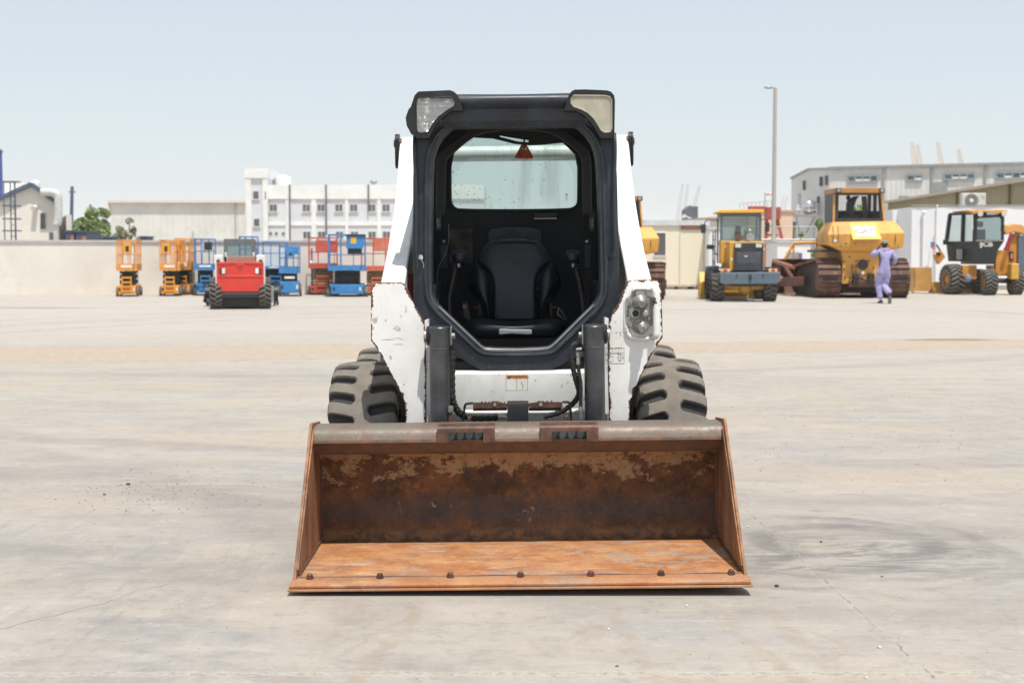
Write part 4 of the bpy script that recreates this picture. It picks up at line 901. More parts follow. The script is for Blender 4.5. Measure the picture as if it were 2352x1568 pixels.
# ---------------------------------------------------------------- seat
def dz(y, Y): return P(*D(1035, y), Y)[1]
SY = 7.60; zpm = SY / FPX * .2563
HWD = [(250, 40), (255, 130), (262, 180), (275, 215), (290, 240), (310, 270), (330, 290), (370, 318), (400, 328), (440, 340), (470, 352), (510, 372), (540, 388), (590, 408), (640, 420), (670, 418), (700, 404), (730, 388), (760, 370), (800, 330), (830, 300), (860, 283), (880, 275), (920, 250), (975, 232)]
CPW = [(250, 900), (440, 420), (465, 330), (490, 292), (520, 258), (560, 232), (600, 218), (650, 208), (720, 204), (800, 204), (880, 208), (975, 214)]
st = MB(); NU, NV = 56, 60; vs = []; fs = []
for j in range(NV + 1):
    yy_ = 250 + (965 - 250) * j / NV; hw_ = interp(yy_, HWD) * zpm; cw = interp(yy_, CPW) * zpm; z = dz(yy_, SY)
    for i in range(NU + 1):
        u = -1 + 2 * i / NU; u = math.copysign(abs(u) ** .85, u); x = u * hw_; ax = abs(x)
        dep = .055 * math.sqrt(max(0, 1 - abs(u) ** 5)) * min(1, j / 4 + .02) ** .5
        if cw < hw_ * 1.05:
            dep -= .022 * math.exp(-((ax - cw) / .010) ** 2)
            if ax > cw: dep += .030 * math.sin(min(1, (ax - cw) / max(.02, hw_ - cw)) * math.pi)
        dep += .012 * math.exp(-((yy_ - 300) / 60) ** 2)
        vs.append((x - .008, yl(SY) - dep + (.05 * (965 - yy_) / 715), z))
fs = [(j * (NU + 1) + i, j * (NU + 1) + i + 1, (j + 1) * (NU + 1) + i + 1, (j + 1) * (NU + 1) + i) for j in range(NV) for i in range(NU)]
seat = thing('seat', None, None, (0, 0, 0)); seat.parent = SK
st.add(vs, fs); so3 = st.build('backrest', M['vinyl'], seat, angle=70)
sb = MB(); bpoly = [(interp(y, HWD) * zpm * k_ * .97 - .008, dz(y, SY)) for k_, ys in ((-1, range(260, 965, 40)), (1, range(940, 250, -40))) for y in ys]; sb.prism(bpoly, yl(SY) + .015, yl(SY) + .075); sb.build('seat_shell', M['dark'], seat)
# raised emblem pressed into the vinyl: an animal head, ears, brow, muzzle and whiskers
em = MB(); cx0 = 1045
def ep3(x, y, d): a, b = P(*D(x, y), SY - .06); return (a, yl(SY) - .046 - d + (.05 * (965 - y) / 715), b)
def empoly(L, d=.010):
    n = len(L); vs = [ep3(x, y, d) for x, y in L] + [ep3(x, y, -.02) for x, y in L]; em.add(vs, [tuple(range(n))] + [(i, (i + 1) % n, n + (i + 1) % n, n + i) for i in range(n)])
empoly([(962, 318), (1000, 335), (1045, 345), (1090, 335), (1135, 318), (1120, 352), (1090, 372), (1045, 380), (1005, 372), (975, 352)])
empoly([(985, 380), (1040, 392), (1000, 404), (978, 396)], .012); empoly([(1105, 380), (1052, 392), (1090, 404), (1112, 396)], .012)
for sgn in (-1, 1): empoly([(cx0 + sgn * 20, 410), (cx0 + sgn * 60, 420), (cx0 + sgn * 95, 432), (cx0 + sgn * 70, 440), (cx0 + sgn * 88, 455), (cx0 + sgn * 55, 452), (cx0 + sgn * 45, 468), (cx0 + sgn * 22, 450)])
empoly([(1025, 462), (1045, 452), (1066, 462), (1060, 482), (1045, 488), (1030, 482)], .014)
em.build('pressed_emblem', M['vinyl'], seat, bevel=.003)
cu_ = MB(); secs = []
for i in range(33):
    u = -1 + i / 16; x = u * .283; e = math.sqrt(max(.02, 1 - abs(u) ** 6)); dip = .012 * math.exp(-(u / .35) ** 2) - .006 * math.exp(-((abs(u) - .62) / .2) ** 2)
    prof_ = [(7.24, .955), (7.225, .985), (7.235, 1.012), (7.27, 1.028), (7.34, 1.034), (7.52, 1.022), (7.58, 1.0), (7.58, .94), (7.40, .92), (7.27, .93)]
    secs.append([(x - .008, yl(7.4) + (Y - 7.4) * (e if Y < 7.4 else 1), .975 + (z - .975 - (dip if z > 1 else 0)) * e) for Y, z in prof_])
cu_.loft(secs); cu_.build('cushion', M['vinyl'], seat, bevel=.006, sub=1, angle=60)
sbx = MB(); sbx.box(-.22, .21, yl(7.28), yl(7.75), .80, .94); sbx.build('seat_base', M['dark'], seat, bevel=.01)
hb = MB(); hp_ = [dpt(x, y, 7.20) for x, y in ((888, 1075), (892, 1062), (940, 1060), (1000, 1066), (1180, 1068), (1186, 1078), (1184, 1112), (1120, 1112), (1000, 1105), (940, 1110), (890, 1115))]
hb.prism(hp_, yl(7.18), yl(7.235)); hb.build('adjuster_handle', plain('grey_handle', (.22, .24, .25), .5, dirt=(.08, .08, .08), dscale=20), seat, bevel=.006)
for s in (-1, 1):
    q = MB(); a_ = dpt(690 if s < 0 else 1385, 865, 7.55); q.cyl((a_[0] - .012, yl(7.5), a_[1]), (a_[0] + .012, yl(7.5), a_[1]), .0045, n=8); q.build('recliner_pin', M['iron'], seat); q = MB(); q.box(a_[0] - .005 - s * .018, a_[0] + .005 - s * .018, yl(7.5), yl(7.53), a_[1] - .05, a_[1] + .02); q.build('recliner_bracket', M['black'], seat)
bl = MB(); a_ = dpt(590, 870, 7.40); bl.hexa([(a_[0] - .012, yl(7.38), a_[1] - .05), (a_[0] + .03, yl(7.38), a_[1] - .07), (a_[0] + .03, yl(7.41), a_[1] - .07), (a_[0] - .012, yl(7.41), a_[1] - .05), (a_[0] - .014, yl(7.38), a_[1] + .026), (a_[0] + .012, yl(7.38), a_[1] + .03), (a_[0] + .012, yl(7.41), a_[1] + .03), (a_[0] - .014, yl(7.41), a_[1] + .026)]); bu = bl.build('belt_buckle', M['vinyl'], seat, bevel=.004)
q = MB(); q.box(a_[0] - .012, a_[0] + .002, yl(7.377), yl(7.385), a_[1] - .004, a_[1] + .016); q.build('release_button', plain('red_button', (.35, .08, .06), .5), bu)
q = MB(); a_ = [dpt(x, y, 7.38) for x, y in ((1425, 870), (1450, 900), (1495, 975), (1478, 978), (1415, 930))]; q.tube([(x, yl(7.38), z) for x, z in a_], .0035, 6, True); bt_ = q.build('belt_tongue', M['steel'], seat)
# ---------------------------------------------------------------- control levers
for s in (-1, 1):
    YJ = 7.22
    f = (lambda x, y: dpt(x, y, YJ))
    if s < 0: pth = [(450, 1010), (440, 870), (440, 760), (470, 640), (492, 520), (508, 470)]; head = (530, 405)
    else: pth = [(1660, 1000), (1645, 860), (1630, 740), (1608, 620), (1580, 530), (1565, 470)]; head = (1550, 405)
    pts = smooth([(f(x, y)[0], yl(YJ) + .0006 * (y - 450) * .05, f(x, y)[1]) for x, y in pth], 2)
    q = MB(); q.tube(pts, .0105, 10); lv = q.build('control_lever', M['char'], SK)
    n = len(pts); k0 = int(n * .42); q = MB(); q.tube(pts[k0:], .016, 12, rs=[.017 + .0025 * math.sin(i * 2.6) for i in range(n - k0)]); q.build('rubber_boot', M['black'], lv)
    X, Z = f(*head); q = MB(); q.lathe((X, yl(YJ), Z - .038), (0, 0, 1), [(.012, -.01), (.020, 0), (.033, .010), (.0375, .020), (.0385, .040), (.036, .052), (.028, .061), (.014, .066), (.002, .067)], 24); q.box(X - .012, X + .012, yl(YJ) - .024, yl(YJ), Z - .062, Z - .035); q.build('grip', M['vinyl'], lv, bevel=.003, angle=50)
    q = MB(); q.box(X - .0035, X + .0035, yl(YJ) - .026, yl(YJ) - .0235, Z - .058, Z - .042); q.build('grip_clip', M['steel'], lv)
# red extinguisher glimpsed behind the left arm, knotted string on the rail
q = MB(); a_, b_ = P(*B(732, 520), 7.15); q.lathe((a_ - .005, yl(7.15), b_ - .09), (0, 0, 1), [(.03, 0), (.036, .02), (.036, .13), (.02, .17), (.01, .19)], 16); q.build('extinguisher', plain('red_bottle', (.42, .04, .03), .4), SK)
q = MB(); rr = random.Random(2); kx, kz = P(*B(800, 255), YC - .03)
pts = [(kx + rr.uniform(-.011, .011), yl(YC) - .045 - rr.uniform(0, .008), kz + rr.uniform(-.012, .012)) for _ in range(16)] + [(kx + .008, yl(YC) - .04, kz - .02), (kx + .014, yl(YC) - .03, kz - .035), (kx + .012, yl(YC) - .02, kz - .05)]
q.tube(smooth(pts, 1), .0018, 5); q.build('string', M['paper'], SK)
# ---------------------------------------------------------------- emergency tag hanging in the window
def T(x, y): return 1137.0 + x * .04883, 310.1 + y * .04883
YT_ = 7.88
def tp(x, y): X, Z = P(*T(x, y), YT_); return X, Z
ct = tp(1218, 620); TG = thing('exit_tag', 'orange triangular tag with a green exit symbol hanging in the cab rear window', 'tag', (LX + ct[0], YT_, ct[1] + .011))
def tl(x, y): X, Z = tp(x, y); return (X - ct[0], Z - ct[1])
tri = [tl(x, y) for x, y in ((1215, 330), (1300, 480), (1645, 1100), (1655, 1150), (1610, 1193), (830, 1193), (785, 1150), (790, 1110), (1130, 480))]
q = MB(); q.prism(tri, 0, .003); tb = q.build('plate', plain('orange_tag', (.62, .075, .02), .45, var=.08, scale=40, dirt=(.25, .05, .02), dscale=30), TG, bevel=.0008)
q = MB(); a_, b_ = tl(1075, 680), tl(1360, 842); q.box(a_[0], b_[0], -.0010, 0, b_[1], a_[1]); eg = q.build('exit_panel', plain('exit_green', (.012, .11, .06), .5), TG)
q = MB()
def tb_(L, r=.0011, y=-.0016): q.tube([(*[tl(x, yy_)[0]], y, tl(x, yy_)[1]) for x, yy_ in L], r, 5)
hx0, hz0 = tl(1160, 708); q.ball((hx0, -.0016, hz0), .0022, .001, .0022, 8, 6)
tb_([(1150, 722), (1130, 765)], .0018); tb_([(1148, 728), (1112, 728), (1098, 752)]); tb_([(1148, 730), (1168, 752), (1184, 738)]); tb_([(1130, 765), (1158, 785), (1150, 812)]); tb_([(1130, 765), (1118, 795), (1092, 798)])
tb_([(1185, 770), (1250, 770)], .0012); tb_([(1225, 750), (1255, 770), (1225, 792)], .0012); a_, b_ = tl(1272, 690), tl(1345, 828); q.box(a_[0], b_[0], -.0018, -.0012, b_[1], a_[1]); q.build('exit_pictogram', M['paper'], TG)
q = MB(); tb_([(1175, 575), (1218, 560), (1265, 575), (1280, 598), (1160, 598), (1175, 575)], .0010)
for x0_, x1_ in ((905, 1200), (1235, 1530)): tb_([(x0_, 925), (x1_, 925), (x1_, 1095), (x0_, 1095), (x0_, 925)], .0007, -.0008)
for x in (1048, 1380): X, Z = tl(x, 1140); q.cyl((X, -.0012, Z), (X, 0, Z), .0034, n=14)
tb_([(960, 1030), (1010, 965), (1060, 950)], .0017, -.0010); tb_([(1050, 960), (1050, 1065)], .0014, -.0010); tb_([(1440, 1010), (1510, 1090)], .0016, -.0010); tb_([(1550, 1100), (1610, 1150)], .0017, -.0010); tb_([(1420, 1000), (1490, 1000), (1530, 1060)], .0008, -.0010)
q.build('tag_symbols', M['ink'], TG)
q = MB(); a_ = tl(1225, 340); b_ = tl(1225, 470); q.box(a_[0] - .0045, a_[0] + .0045, .0005, .0035, b_[1], a_[1] + .03); q.build('strap', M['black'], TG)
# ================================================================ the yard's surroundings
M['block'] = plain('painted_blockwork', (.71, .675, .61), .9, var=.05, scale=.8, dirt=(.58, .51, .42), dscale=1.2, damt=.35)
M['cream_clad'] = plain('cream_cladding', (.66, .645, .605), .7, var=.06, scale=.6, dirt=(.5, .45, .37), dscale=.8)
M['white_clad'] = plain('white_cladding', (.80, .79, .77), .7, var=.05, scale=.5, dirt=(.55, .53, .49), dscale=.7)
M['panel_shade'] = plain('shade_grey_render', (.64, .655, .685), .8, var=.04, scale=.6)  # overhang shade on the recessed walls, put into their grey-blue colour
M['shed_grey'] = plain('grey_sheet', (.66, .66, .645), .6, var=.05, scale=.5, dirt=(.58, .57, .54), dscale=.6)
M['trim_blue'] = plain('slate_blue_trim', (.08, .11, .18), .5)
M['frame'] = plain('pale_frame', (.6, .6, .58), .5)
M['olive'] = plain('olive_sheet', (.30, .26, .155), .6, var=.08, scale=.4)
M['peach'] = plain('peach_render', (.70, .51, .37), .85, var=.06, scale=.5)
M['darkglass'] = plain('dark_glass', (.115, .11, .11), .4, var=.2, scale=2)
M['blueglass'] = plain('blue_glass', (.10, .19, .23), .15, var=.3, scale=1)
M['pipe_dark'] = plain('dark_pipe', (.13, .125, .12), .5)
M['galv'] = plain('galvanised', (.36, .37, .37), .45, .4, var=.1)
M['rust_red'] = plain('red_steelwork', (.36, .07, .06), .6, var=.15)
M['faint'] = plain('far_crane_paint', (.45, .44, .46), .8)
M['faint2'] = plain('far_crane_beige', (.56, .47, .40), .8)
def corrug(mb, p0, p1, z0, z1, pitch, depth, nrm):
    """ribbed sheet wall from p0 to p1"""
    p0, p1 = Vector((*p0, 0)), Vector((*p1, 0)); L = (p1 - p0).length; n = max(2, int(L / pitch)); d = (p1 - p0) / n; nr = Vector(nrm).normalized() * depth; vs = []; fs = []
    for i in range(n):
        for t, o in ((0, 0), (.6, 0), (.68, 1), (.92, 1)):
            q = p0 + d * (i + t) + nr * o; vs += [(q.x, q.y, z0), (q.x, q.y, z1)]
    vs += [(p1.x, p1.y, z0), (p1.x, p1.y, z1)]
    m = len(vs) // 2; fs = [(2 * i, 2 * i + 2, 2 * i + 3, 2 * i + 1) for i in range(m - 1)]
    return mb.add(vs, fs)

# ---- boundary wall on the left
a, b = W(-700, 584, 47.0), W(1345, 584, 53.0)
bwl = thing('boundary_wall', 'long low cream boundary wall behind the parked lifts', 'wall', (0, 0, 0))
dv = (b - a).normalized(); q = MB(); q.bar((a.x, a.y, .9), (b.x, b.y, .9), .22, 1.8); q.build('wall', M['block'], bwl)
q = MB(); q.bar((a.x, a.y, 1.83), (b.x, b.y, 1.83), .32, .07); q.build('coping', plain('wall_coping', (.50, .49, .47), .9, var=.1, scale=1), bwl)

def window(parent, x, y, z, w_, h_, glass, mull=1, sill=True, frame=M['frame'], name='window', d=.05):
    """framed window set in front of a wall plane that faces -Y"""
    f = MB(); t = .035
    for (a, b, c, e) in ((x - w_ / 2, x + w_ / 2, z + h_ / 2 - t, z + h_ / 2), (x - w_ / 2, x + w_ / 2, z - h_ / 2, z - h_ / 2 + t), (x - w_ / 2, x - w_ / 2 + t, z - h_ / 2 + t, z + h_ / 2 - t), (x + w_ / 2 - t, x + w_ / 2, z - h_ / 2 + t, z + h_ / 2 - t)): f.box(a, b, y - d, y, c, e)
    for i in range(mull): mx = x - w_ / 2 + w_ * (i + 1) / (mull + 1); f.box(mx - .025, mx + .025, y - d, y, z - h_ / 2 + t, z + h_ / 2 - t)
    if sill: f.box(x - w_ / 2 - .1, x + w_ / 2 + .1, y - d - .1, y - .002, z - h_ / 2 - .08, z - h_ / 2)
    o = f.build(name, frame, parent); g = MB(); g.box(x - w_ / 2 + t, x + w_ / 2 - t, y - .04, y - .01, z - h_ / 2 + t, z + h_ / 2 - t); g.build('pane', glass, o); return o

# ---- three storey office block
YB3 = 150.
def b3(px, py, Y=YB3): p = W(px, py, Y); return p.x, p.z
OB = thing('office_block', 'white three storey block with a stair tower beside the long shed', 'building', (0, 0, 0))
x0, zt = b3(566, 387.5); x1, _ = b3(613, 387.5); x2, zm = b3(1112, 424.5)
q = MB(); q.box(x0, x1, YB3, YB3 + 9, 0, zt); tw = q.build('tower', M['panel_shade'], OB)
q = MB(); q.box(x0 - .15, x1 + .15, YB3 - .25, YB3 + 9.2, zt - 1.0, zt + .02); q.box(x0 - .1, x0 + .5, YB3 - .2, YB3 - .002, 0, zt - 1.0); q.box(x1 - .45, x1 + .1, YB3 - .2, YB3 - .002, 0, zt - 1.0); q.build('parapet', M['white_clad'], tw)
q = MB(); q.box(x1 + .11, x2, YB3 + .12, YB3 + 12, 0, zm - .02); q.build('wall', M['panel_shade'], OB)
zz = lambda py: b3(600, py)[1]
q = MB(); q.box(x1 + .11, x2, YB3 - .05, YB3 + .115, zz(457), zm); q.box(x1 + .11, x2, YB3 + .01, YB3 + .115, zz(518), zz(510)); q.box(x1 + .11, x2, YB3 + .01, YB3 + .115, 0, zz(556))
for zx0, zx1 in ((760, 775), (945, 998), (1195, 1240), (1520, 1550), (1830, 1865), (2120, 2160), (2420, 2450)):
    a, b = b3(430.7 + .2381 * zx0, 500)[0], b3(430.7 + .2381 * zx1, 500)[0]; q.box(a, b, YB3, YB3 + .118, zz(556), zz(457))
q.build('facade_frame', M['white_clad'], OB)
for cx in (826, 1145, 1287, 1460, 1602, 1776, 1915, 2230, 2360, 2540): window(OB, b3(430.7 + .2381 * cx, 477)[0], YB3 + .12, zz(477.5), .80, .78, M['darkglass'])
for cx in (1150, 1292, 1466, 1610, 1780, 1918, 2230, 2360): window(OB, b3(430.7 + .2381 * cx, 540)[0], YB3 + .12, zz(540), .80, .78, M['darkglass'])
for cx in (801, 855, 922): window(OB, b3(430.7 + .2381 * cx, 536)[0], YB3 + .12, zz(536.5), .34, .36, M['darkglass'], 0, False)
for cx, cy in ((660, 315), (665, 580)): window(tw, b3(430.7 + .2381 * cx, 448)[0], YB3, zz(373.3 + .2381 * cy), .62, .86, M['darkglass'], 0)
for cx, y0, y1 in ((757, 440, 458), (990, 424, 556), (1340, 424, 540), (1748, 424, 486)):
    q = MB(); X = b3(430.7 + .2381 * cx, 500)[0]; q.cyl((X, YB3 - .14, zz(y1)), (X, YB3 - .14, zz(y0)), .085, n=8); q.build('downpipe', M['pipe_dark'], OB)
q = MB(); X = b3(430.7 + .2381 * 866, 500)[0]; q.lathe((X, YB3 + 4, zm - .05), (0, 0, 1), [(.85, 0), (.9, .5), (.85, 1.0), (.3, 1.25), (.05, 1.3)], 16); q.build('water_tank', M['white_clad'], OB)
q = MB(); X = b3(430.7 + .2381 * 1788, 500)[0]; q.ball((X, YB3 + 1, zm + .35), .4, .3, .25); q.cyl((X, YB3 + 1, zm - .05), (X, YB3 + 1, zm + .2), .06); q.build('roof_vent', M['galv'], OB)

# ---- long shed
YS = 112.
WH = thing('long_shed', 'long flat fronted cream shed behind the boundary wall', 'building', (0, 0, 0))
x0, zt = b3(256, 466, YS); x1, _ = b3(566, 466, YS)
q = MB(); corrug(q, (x0, YS), (x1, YS), 0, zt, .5, .012, (0, -1, 0)); corrug(q, (x0 - 7, YS + 25), (x0, YS), 0, zt, .5, .03, (-1, 0, 0)); q.add([(x1, YS, 0), (x1 - 6.5, YS + 25, 0), (x1 - 6.5, YS + 25, zt), (x1, YS, zt)], [(0, 1, 2, 3)]); q.build('wall', M['cream_clad'], WH)
q = MB(); q.loft([[(x0 - .2, YS - .33, zt + .001), (x1, YS - .33, zt + .001), (x1, YS - .33, zt + .19), (x0 - .2, YS - .33, zt + .19)], [(x0 - 7.2, YS + 25, zt + .001), (x1 - 6.5, YS + 25, zt + .001), (x1 - 6.5, YS + 25, zt + .19), (x0 - 7.2, YS + 25, zt + .19)]]); q.build('roof', plain('cream_roof_edge', (.66, .61, .50), .6), WH)
for cx in (541, 443): q = MB(); X = b3(cx, 500, YS)[0]; q.cyl((X, YS - .1, 0), (X, YS - .1, zt - (0 if cx == 541 else 2.2)), .055, n=8); q.build('downpipe', plain('grey_pipe', (.42, .42, .41), .6), WH)

# ---- gabled workshop, far left
YG = 75.
def g3(zx, zy, Y=YG): p = W(.2746 * zx, 315.8 + .2746 * zy, Y); return p.x, p.z
GB = thing('gabled_workshop', 'cream gabled workshop with blue roof trim at the left edge', 'building', (0, 0, 0))
ax, az = g3(270, 405); rx, rz_ = g3(490, 562); lx = ax - (rx - ax) * 1.9; lz = az - (az - rz_) * 1.9 * .62
q = MB(); gp = [(lx, 0), (rx, 0), (rx, rz_), (ax, az), (lx, lz)]; q.loft([[(x, YG, z) for x, z in gp], [(x - 6.6, YG + 18, z) for x, z in gp]]); q.build('wall', M['block'], GB)
q = MB(); q.bar((ax, YG - .15, az + .08), (rx + .15, YG - .15, rz_ - .02), .3, .2); q.bar((lx, YG - .15, lz + .08), (ax, YG - .15, az + .08), .3, .2); q.build('roof_trim', M['trim_blue'], GB)
q = MB(); q.hexa([(ax, YG + .0, az + .02), (rx + .2, YG + .0, rz_ - .1), (rx - 6.4, YG + 18, rz_ - .1), (ax - 6.6, YG + 18, az + .02), (ax, YG + .0, az + .14), (rx + .2, YG + .0, rz_ + .02), (rx - 6.4, YG + 18, rz_ + .02), (ax - 6.6, YG + 18, az + .14)]); q.build('roof', M['white_clad'], GB)
rx2 = g3(538, 562)[0]; q = MB(); q.loft([[(rx + .01, YG + 1.2, 0), (rx2, YG + 1.2, 0), (rx2, YG + 1.2, rz_ - .5), (rx + .01, YG + 1.2, rz_ - .5)], [(rx - 5.2, YG + 16, 0), (rx2 - 5.2, YG + 16, 0), (rx2 - 5.2, YG + 16, rz_ - .5), (rx - 5.2, YG + 16, rz_ - .5)]]); q.build('side_bay', M['cream_clad'], GB)
q = MB(); pth = [g3(372, 462), g3(480, 462), g3(512, 485), g3(514, 540), g3(514, 690), g3(498, 735), g3(495, 760), g3(495, 880)]
pts = smooth([(x, YG - .5, z) for x, z in pth], 2); q.tube(pts, .28, 12, rs=[.21 if p.z > g3(0, 735)[1] else .1 for p in pts]); q.build('duct', plain('pale_duct', (.55, .56, .55), .45, .1), GB)
for zx, zy, w_, h_ in ((362, 700, .35, .9), (432, 835, .3, .6)): X, Z = g3(zx, zy); window(GB, X, YG, Z, w_, h_, M['darkglass'], 0, False)
X, Z = g3(298, 598); q = MB(); q.cyl((X, YG - .4, Z), (X, YG, Z + .1), .14); q.build('wall_lamp', M['cream_clad'], GB)
WR = thing('white_roofed_shed', 'white roof of a taller shed showing over the gabled workshop', 'building', (0, 0, 0))
x0, z1 = g3(-400, 380, 88); x1, z0 = g3(272, 405, 88); q = MB(); gp = [(x0, 0), (x1 - .4, 0), (x1, z0 - .1), (g3(215, 378, 88)[0], z1), (x0, z1 + .1)]; q.loft([[(x, 88, z) for x, z in gp], [(x - 3.4, 96, z) for x, z in gp]]); q.build('wall', M['white_clad'], WR); X, Z = g3(205, 378, 88); q = MB(); q.lathe((X, 90, Z - .1), (0, 0, 1), [(.28, 0), (.30, .2), (.12, .34), (.02, .36)], 12); q.build('roof_vent', M['white_clad'], WR)
# caged stair ladder
LD = thing('caged_ladder', 'dark caged access ladder standing in front of the gabled workshop', 'ladder', (*g3(80, 800, 70)[:1], 70, 0)); X0 = LD.location.x
xs_ = [g3(v, 600, 70)[0] - X0 for v in (35, 60, 95, 130)]; zb_, zt_ = 0, g3(0, 365, 70)[1]
q = MB()
for i, x in enumerate(xs_): q.cyl((x, (.5 if i in (1, 2) else 0), 0), (x, (.5 if i in (1, 2) else 0), zt_), .03, n=6)
q.build('uprights', M['trim_blue'], LD); q = MB(); n = 8
for zy in (370, 570, 680, 780): z = g3(0, zy, 70)[1]; q = MB(); q.box(xs_[0] - .1, xs_[3] + .1, -.06, .56, z - .03, z + .03); q.build('landing', M['trim_blue'], LD)
q = MB()
for i in range(int((zt_ - .3) / .28)): z = .3 + i * .28; q.bar((xs_[1], .5, z), (xs_[2], .5, z), .03, .03)
q.build('rungs', M['trim_blue'], LD)
def pole(name, label, cat, px, py0, py1, Y, r, mat, lean=0, base=0):
    p = W(px, py0, Y); o = thing(name, label, cat, (p.x, Y, base)); q = MB(); q.cyl((0, 0, 0), (lean, 0, p.z - base), r, r * .75, n=10); q.build('shaft', mat, o); return o, p
o, p = pole('blue_mast', 'thick blue mast cut by the left picture edge', 'mast', 0, 350, 0, 80, .14, plain('mast_blue', (.06, .08, .28), .5))
q = MB(); q.lathe((0, 0, p.z - .02), (0, 0, 1), [(.16, 0), (.16, .1), (.05, .2), (.01, .22)], 10); q.build('mast_cap', M['trim_blue'], o)
o, p = pole('utility_pole', 'tall dark utility pole right of the gabled workshop', 'pole', 157.5, 428, 0, 100, .15, M['trim_blue'], .25); q = MB(); q.bar((.0, 0, p.z - .4), (.5, 0, p.z - .4), .06, .08); q.build('crossarm', M['trim_blue'], o)
o, p = pole('utility_pole', 'short dark pole rising out of the green trees', 'pole', 207.5, 470, 0, 120, .13, M['trim_blue']); q = MB(); q.bar((-.3, 0, p.z - .3), (.3, 0, p.z - .3), .1, .1); q.build('crossarm', M['trim_blue'], o)
o, p = pole('lamp_standard', 'slim dark lamp post against the wall between blue and red lifts', 'lamp post', 716, 570, 0, 48.5, .035, M['pipe_dark']); q = MB(); z = W(0, 604, 48.5).z; q.ball((-.02, -.12, z), .09, .09, .09); q.build('lamp', plain('bright_lamp_glass', (.8, .8, .85), .1, .6), o)

# ---- trees
def leaf_mat(name, a, b):
    k = NT(name, .7, 0, .2); n = k.noise(1.2, 4); oi = k.n.new('ShaderNodeNewGeometry'); c = k.mix(oi.outputs['Random Per Island'], a, b); k.color(k.mix(k.ramp(n, .4, .65), c, tuple(x * .75 for x in a))); return k.m
LM = leaf_mat('leaf_bright', (.24, .32, .12), (.36, .44, .19)); LM2 = leaf_mat('leaf_dusty', (.26, .28, .17), (.34, .32, .22))
bark = plain('bark', (.16, .12, .09), .9, var=.3, scale=8)
def tree(label, X, Y, h, rad, nclump, nleaf, leaf, lm, seed, group=None, trunk=.35, name='tree', sparse=1.0):
    rr = random.Random(seed); o = thing(name, label, 'tree', (X, Y, 0), 0, group); t = MB(); lv = MB(); tips = []
    t.tube(smooth([(0, 0, 0), (rr.uniform(-.15, .15) * rad, 0, h * trunk * .6), (rr.uniform(-.2, .2) * rad, 0, h * .75)], 2), .1, 8, rs=[max(.02, .035 * h * (1 - .16 * i)) for i in range(9)][:9] if False else None)
    for i in range(nclump):
        a = rr.uniform(0, 6.28); f = rr.uniform(0, 1); rz = h * (trunk + (1 - trunk) * f); wr = rad * (math.sin(math.pi * min(1, .18 + f * .80)) ** .7) * rr.uniform(.45, 1.05)
        tip = Vector((wr * math.cos(a), wr * math.sin(a) * .8, rz * rr.uniform(.93, 1.02))); st_ = Vector((0, 0, h * trunk * rr.uniform(.5, 1.2)))
        t.tube(smooth([st_, st_.lerp(tip, .5) + Vector((0, 0, .1 * h * rr.uniform(0, 1))), tip], 1), .02, 5, rs=None)
        cr = rad * rr.uniform(.22, .40) * sparse
        for k in range(nleaf):
            d = Vector((rr.gauss(0, 1), rr.gauss(0, 1), rr.gauss(0, .8))); d = d.normalized() * cr * rr.uniform(.25, 1) ** .5; c = tip + d; s_ = leaf * rr.uniform(.6, 1.5)
            u = Vector((rr.uniform(-1, 1), rr.uniform(-1, 1), rr.uniform(-.6, .6))).normalized(); v = u.cross(Vector((rr.uniform(-1, 1), rr.uniform(-1, 1), rr.uniform(-1, 1)))).normalized()
            lv.add([c - u * s_, c + v * s_ * .45, c + u * s_, c - v * s_ * .45], [(0, 1, 2, 3)])
    t.build('trunk', bark, o); lv.build('crown', lm, o, fix=False); return o
def at(px, Y): return W(px, 584, Y).x
GT = 'green trees beyond the boundary wall'
tree('low green tree at the left end of the tree clump', at(166, 90), 90, W(0, 506, 90).z, 1.0, 18, 150, .12, LM, 1, GT)
tree('broad green tree in the middle of the clump beyond the wall', at(204, 92), 92, W(0, 488, 92).z, 1.25, 26, 170, .12, LM, 2, GT)
tree('tall green tree tucked against the corner of the long shed', at(238, 96), 96, W(0, 478, 96).z, .85, 22, 150, .12, LM, 3, GT)
tree('bare branched dusty tree in front of the long shed', at(290, 60), 60, W(0, 505, 60).z, .72, 34, 46, .065, LM2, 4, None, .42, 'tree', .6)
tree('green tree behind the big bulldozer cab', at(1962, 62), 62, W(0, 484, 62).z, 1.1, 22, 150, .10, LM, 5)
tree('small green shrub left of the big bulldozer blade', at(1834, 61), 61, W(0, 536, 61).z, .45, 9, 80, .08, LM, 6, None, .2, 'shrub')
tree('green bush squeezed between the grey shed and the bulldozer', at(1882, 60), 60, W(0, 508, 60).z, .42, 14, 90, .08, LM, 7, None, .15, 'shrub')
def box_thing(name, label, cat, px0, px1, py, Y, depth, mat, base=0.0, group=None, part='body', bevel=.03):
    a, b = W(px0, py, Y), W(px1, py, Y); o = thing(name, label, cat, ((a.x + b.x) / 2, Y, 0), 0, group); w_ = (b.x - a.x) / 2
    q = MB(); q.box(-w_, w_, 0, depth, base, a.z); q.build(part, mat, o, bevel=bevel); return o, w_, a.z
M['cont_blue'] = plain('container_blue', (.055, .075, .13), .6, var=.15, scale=1); M['cont_orange'] = plain('container_sign', (.40, .15, .07), .6)
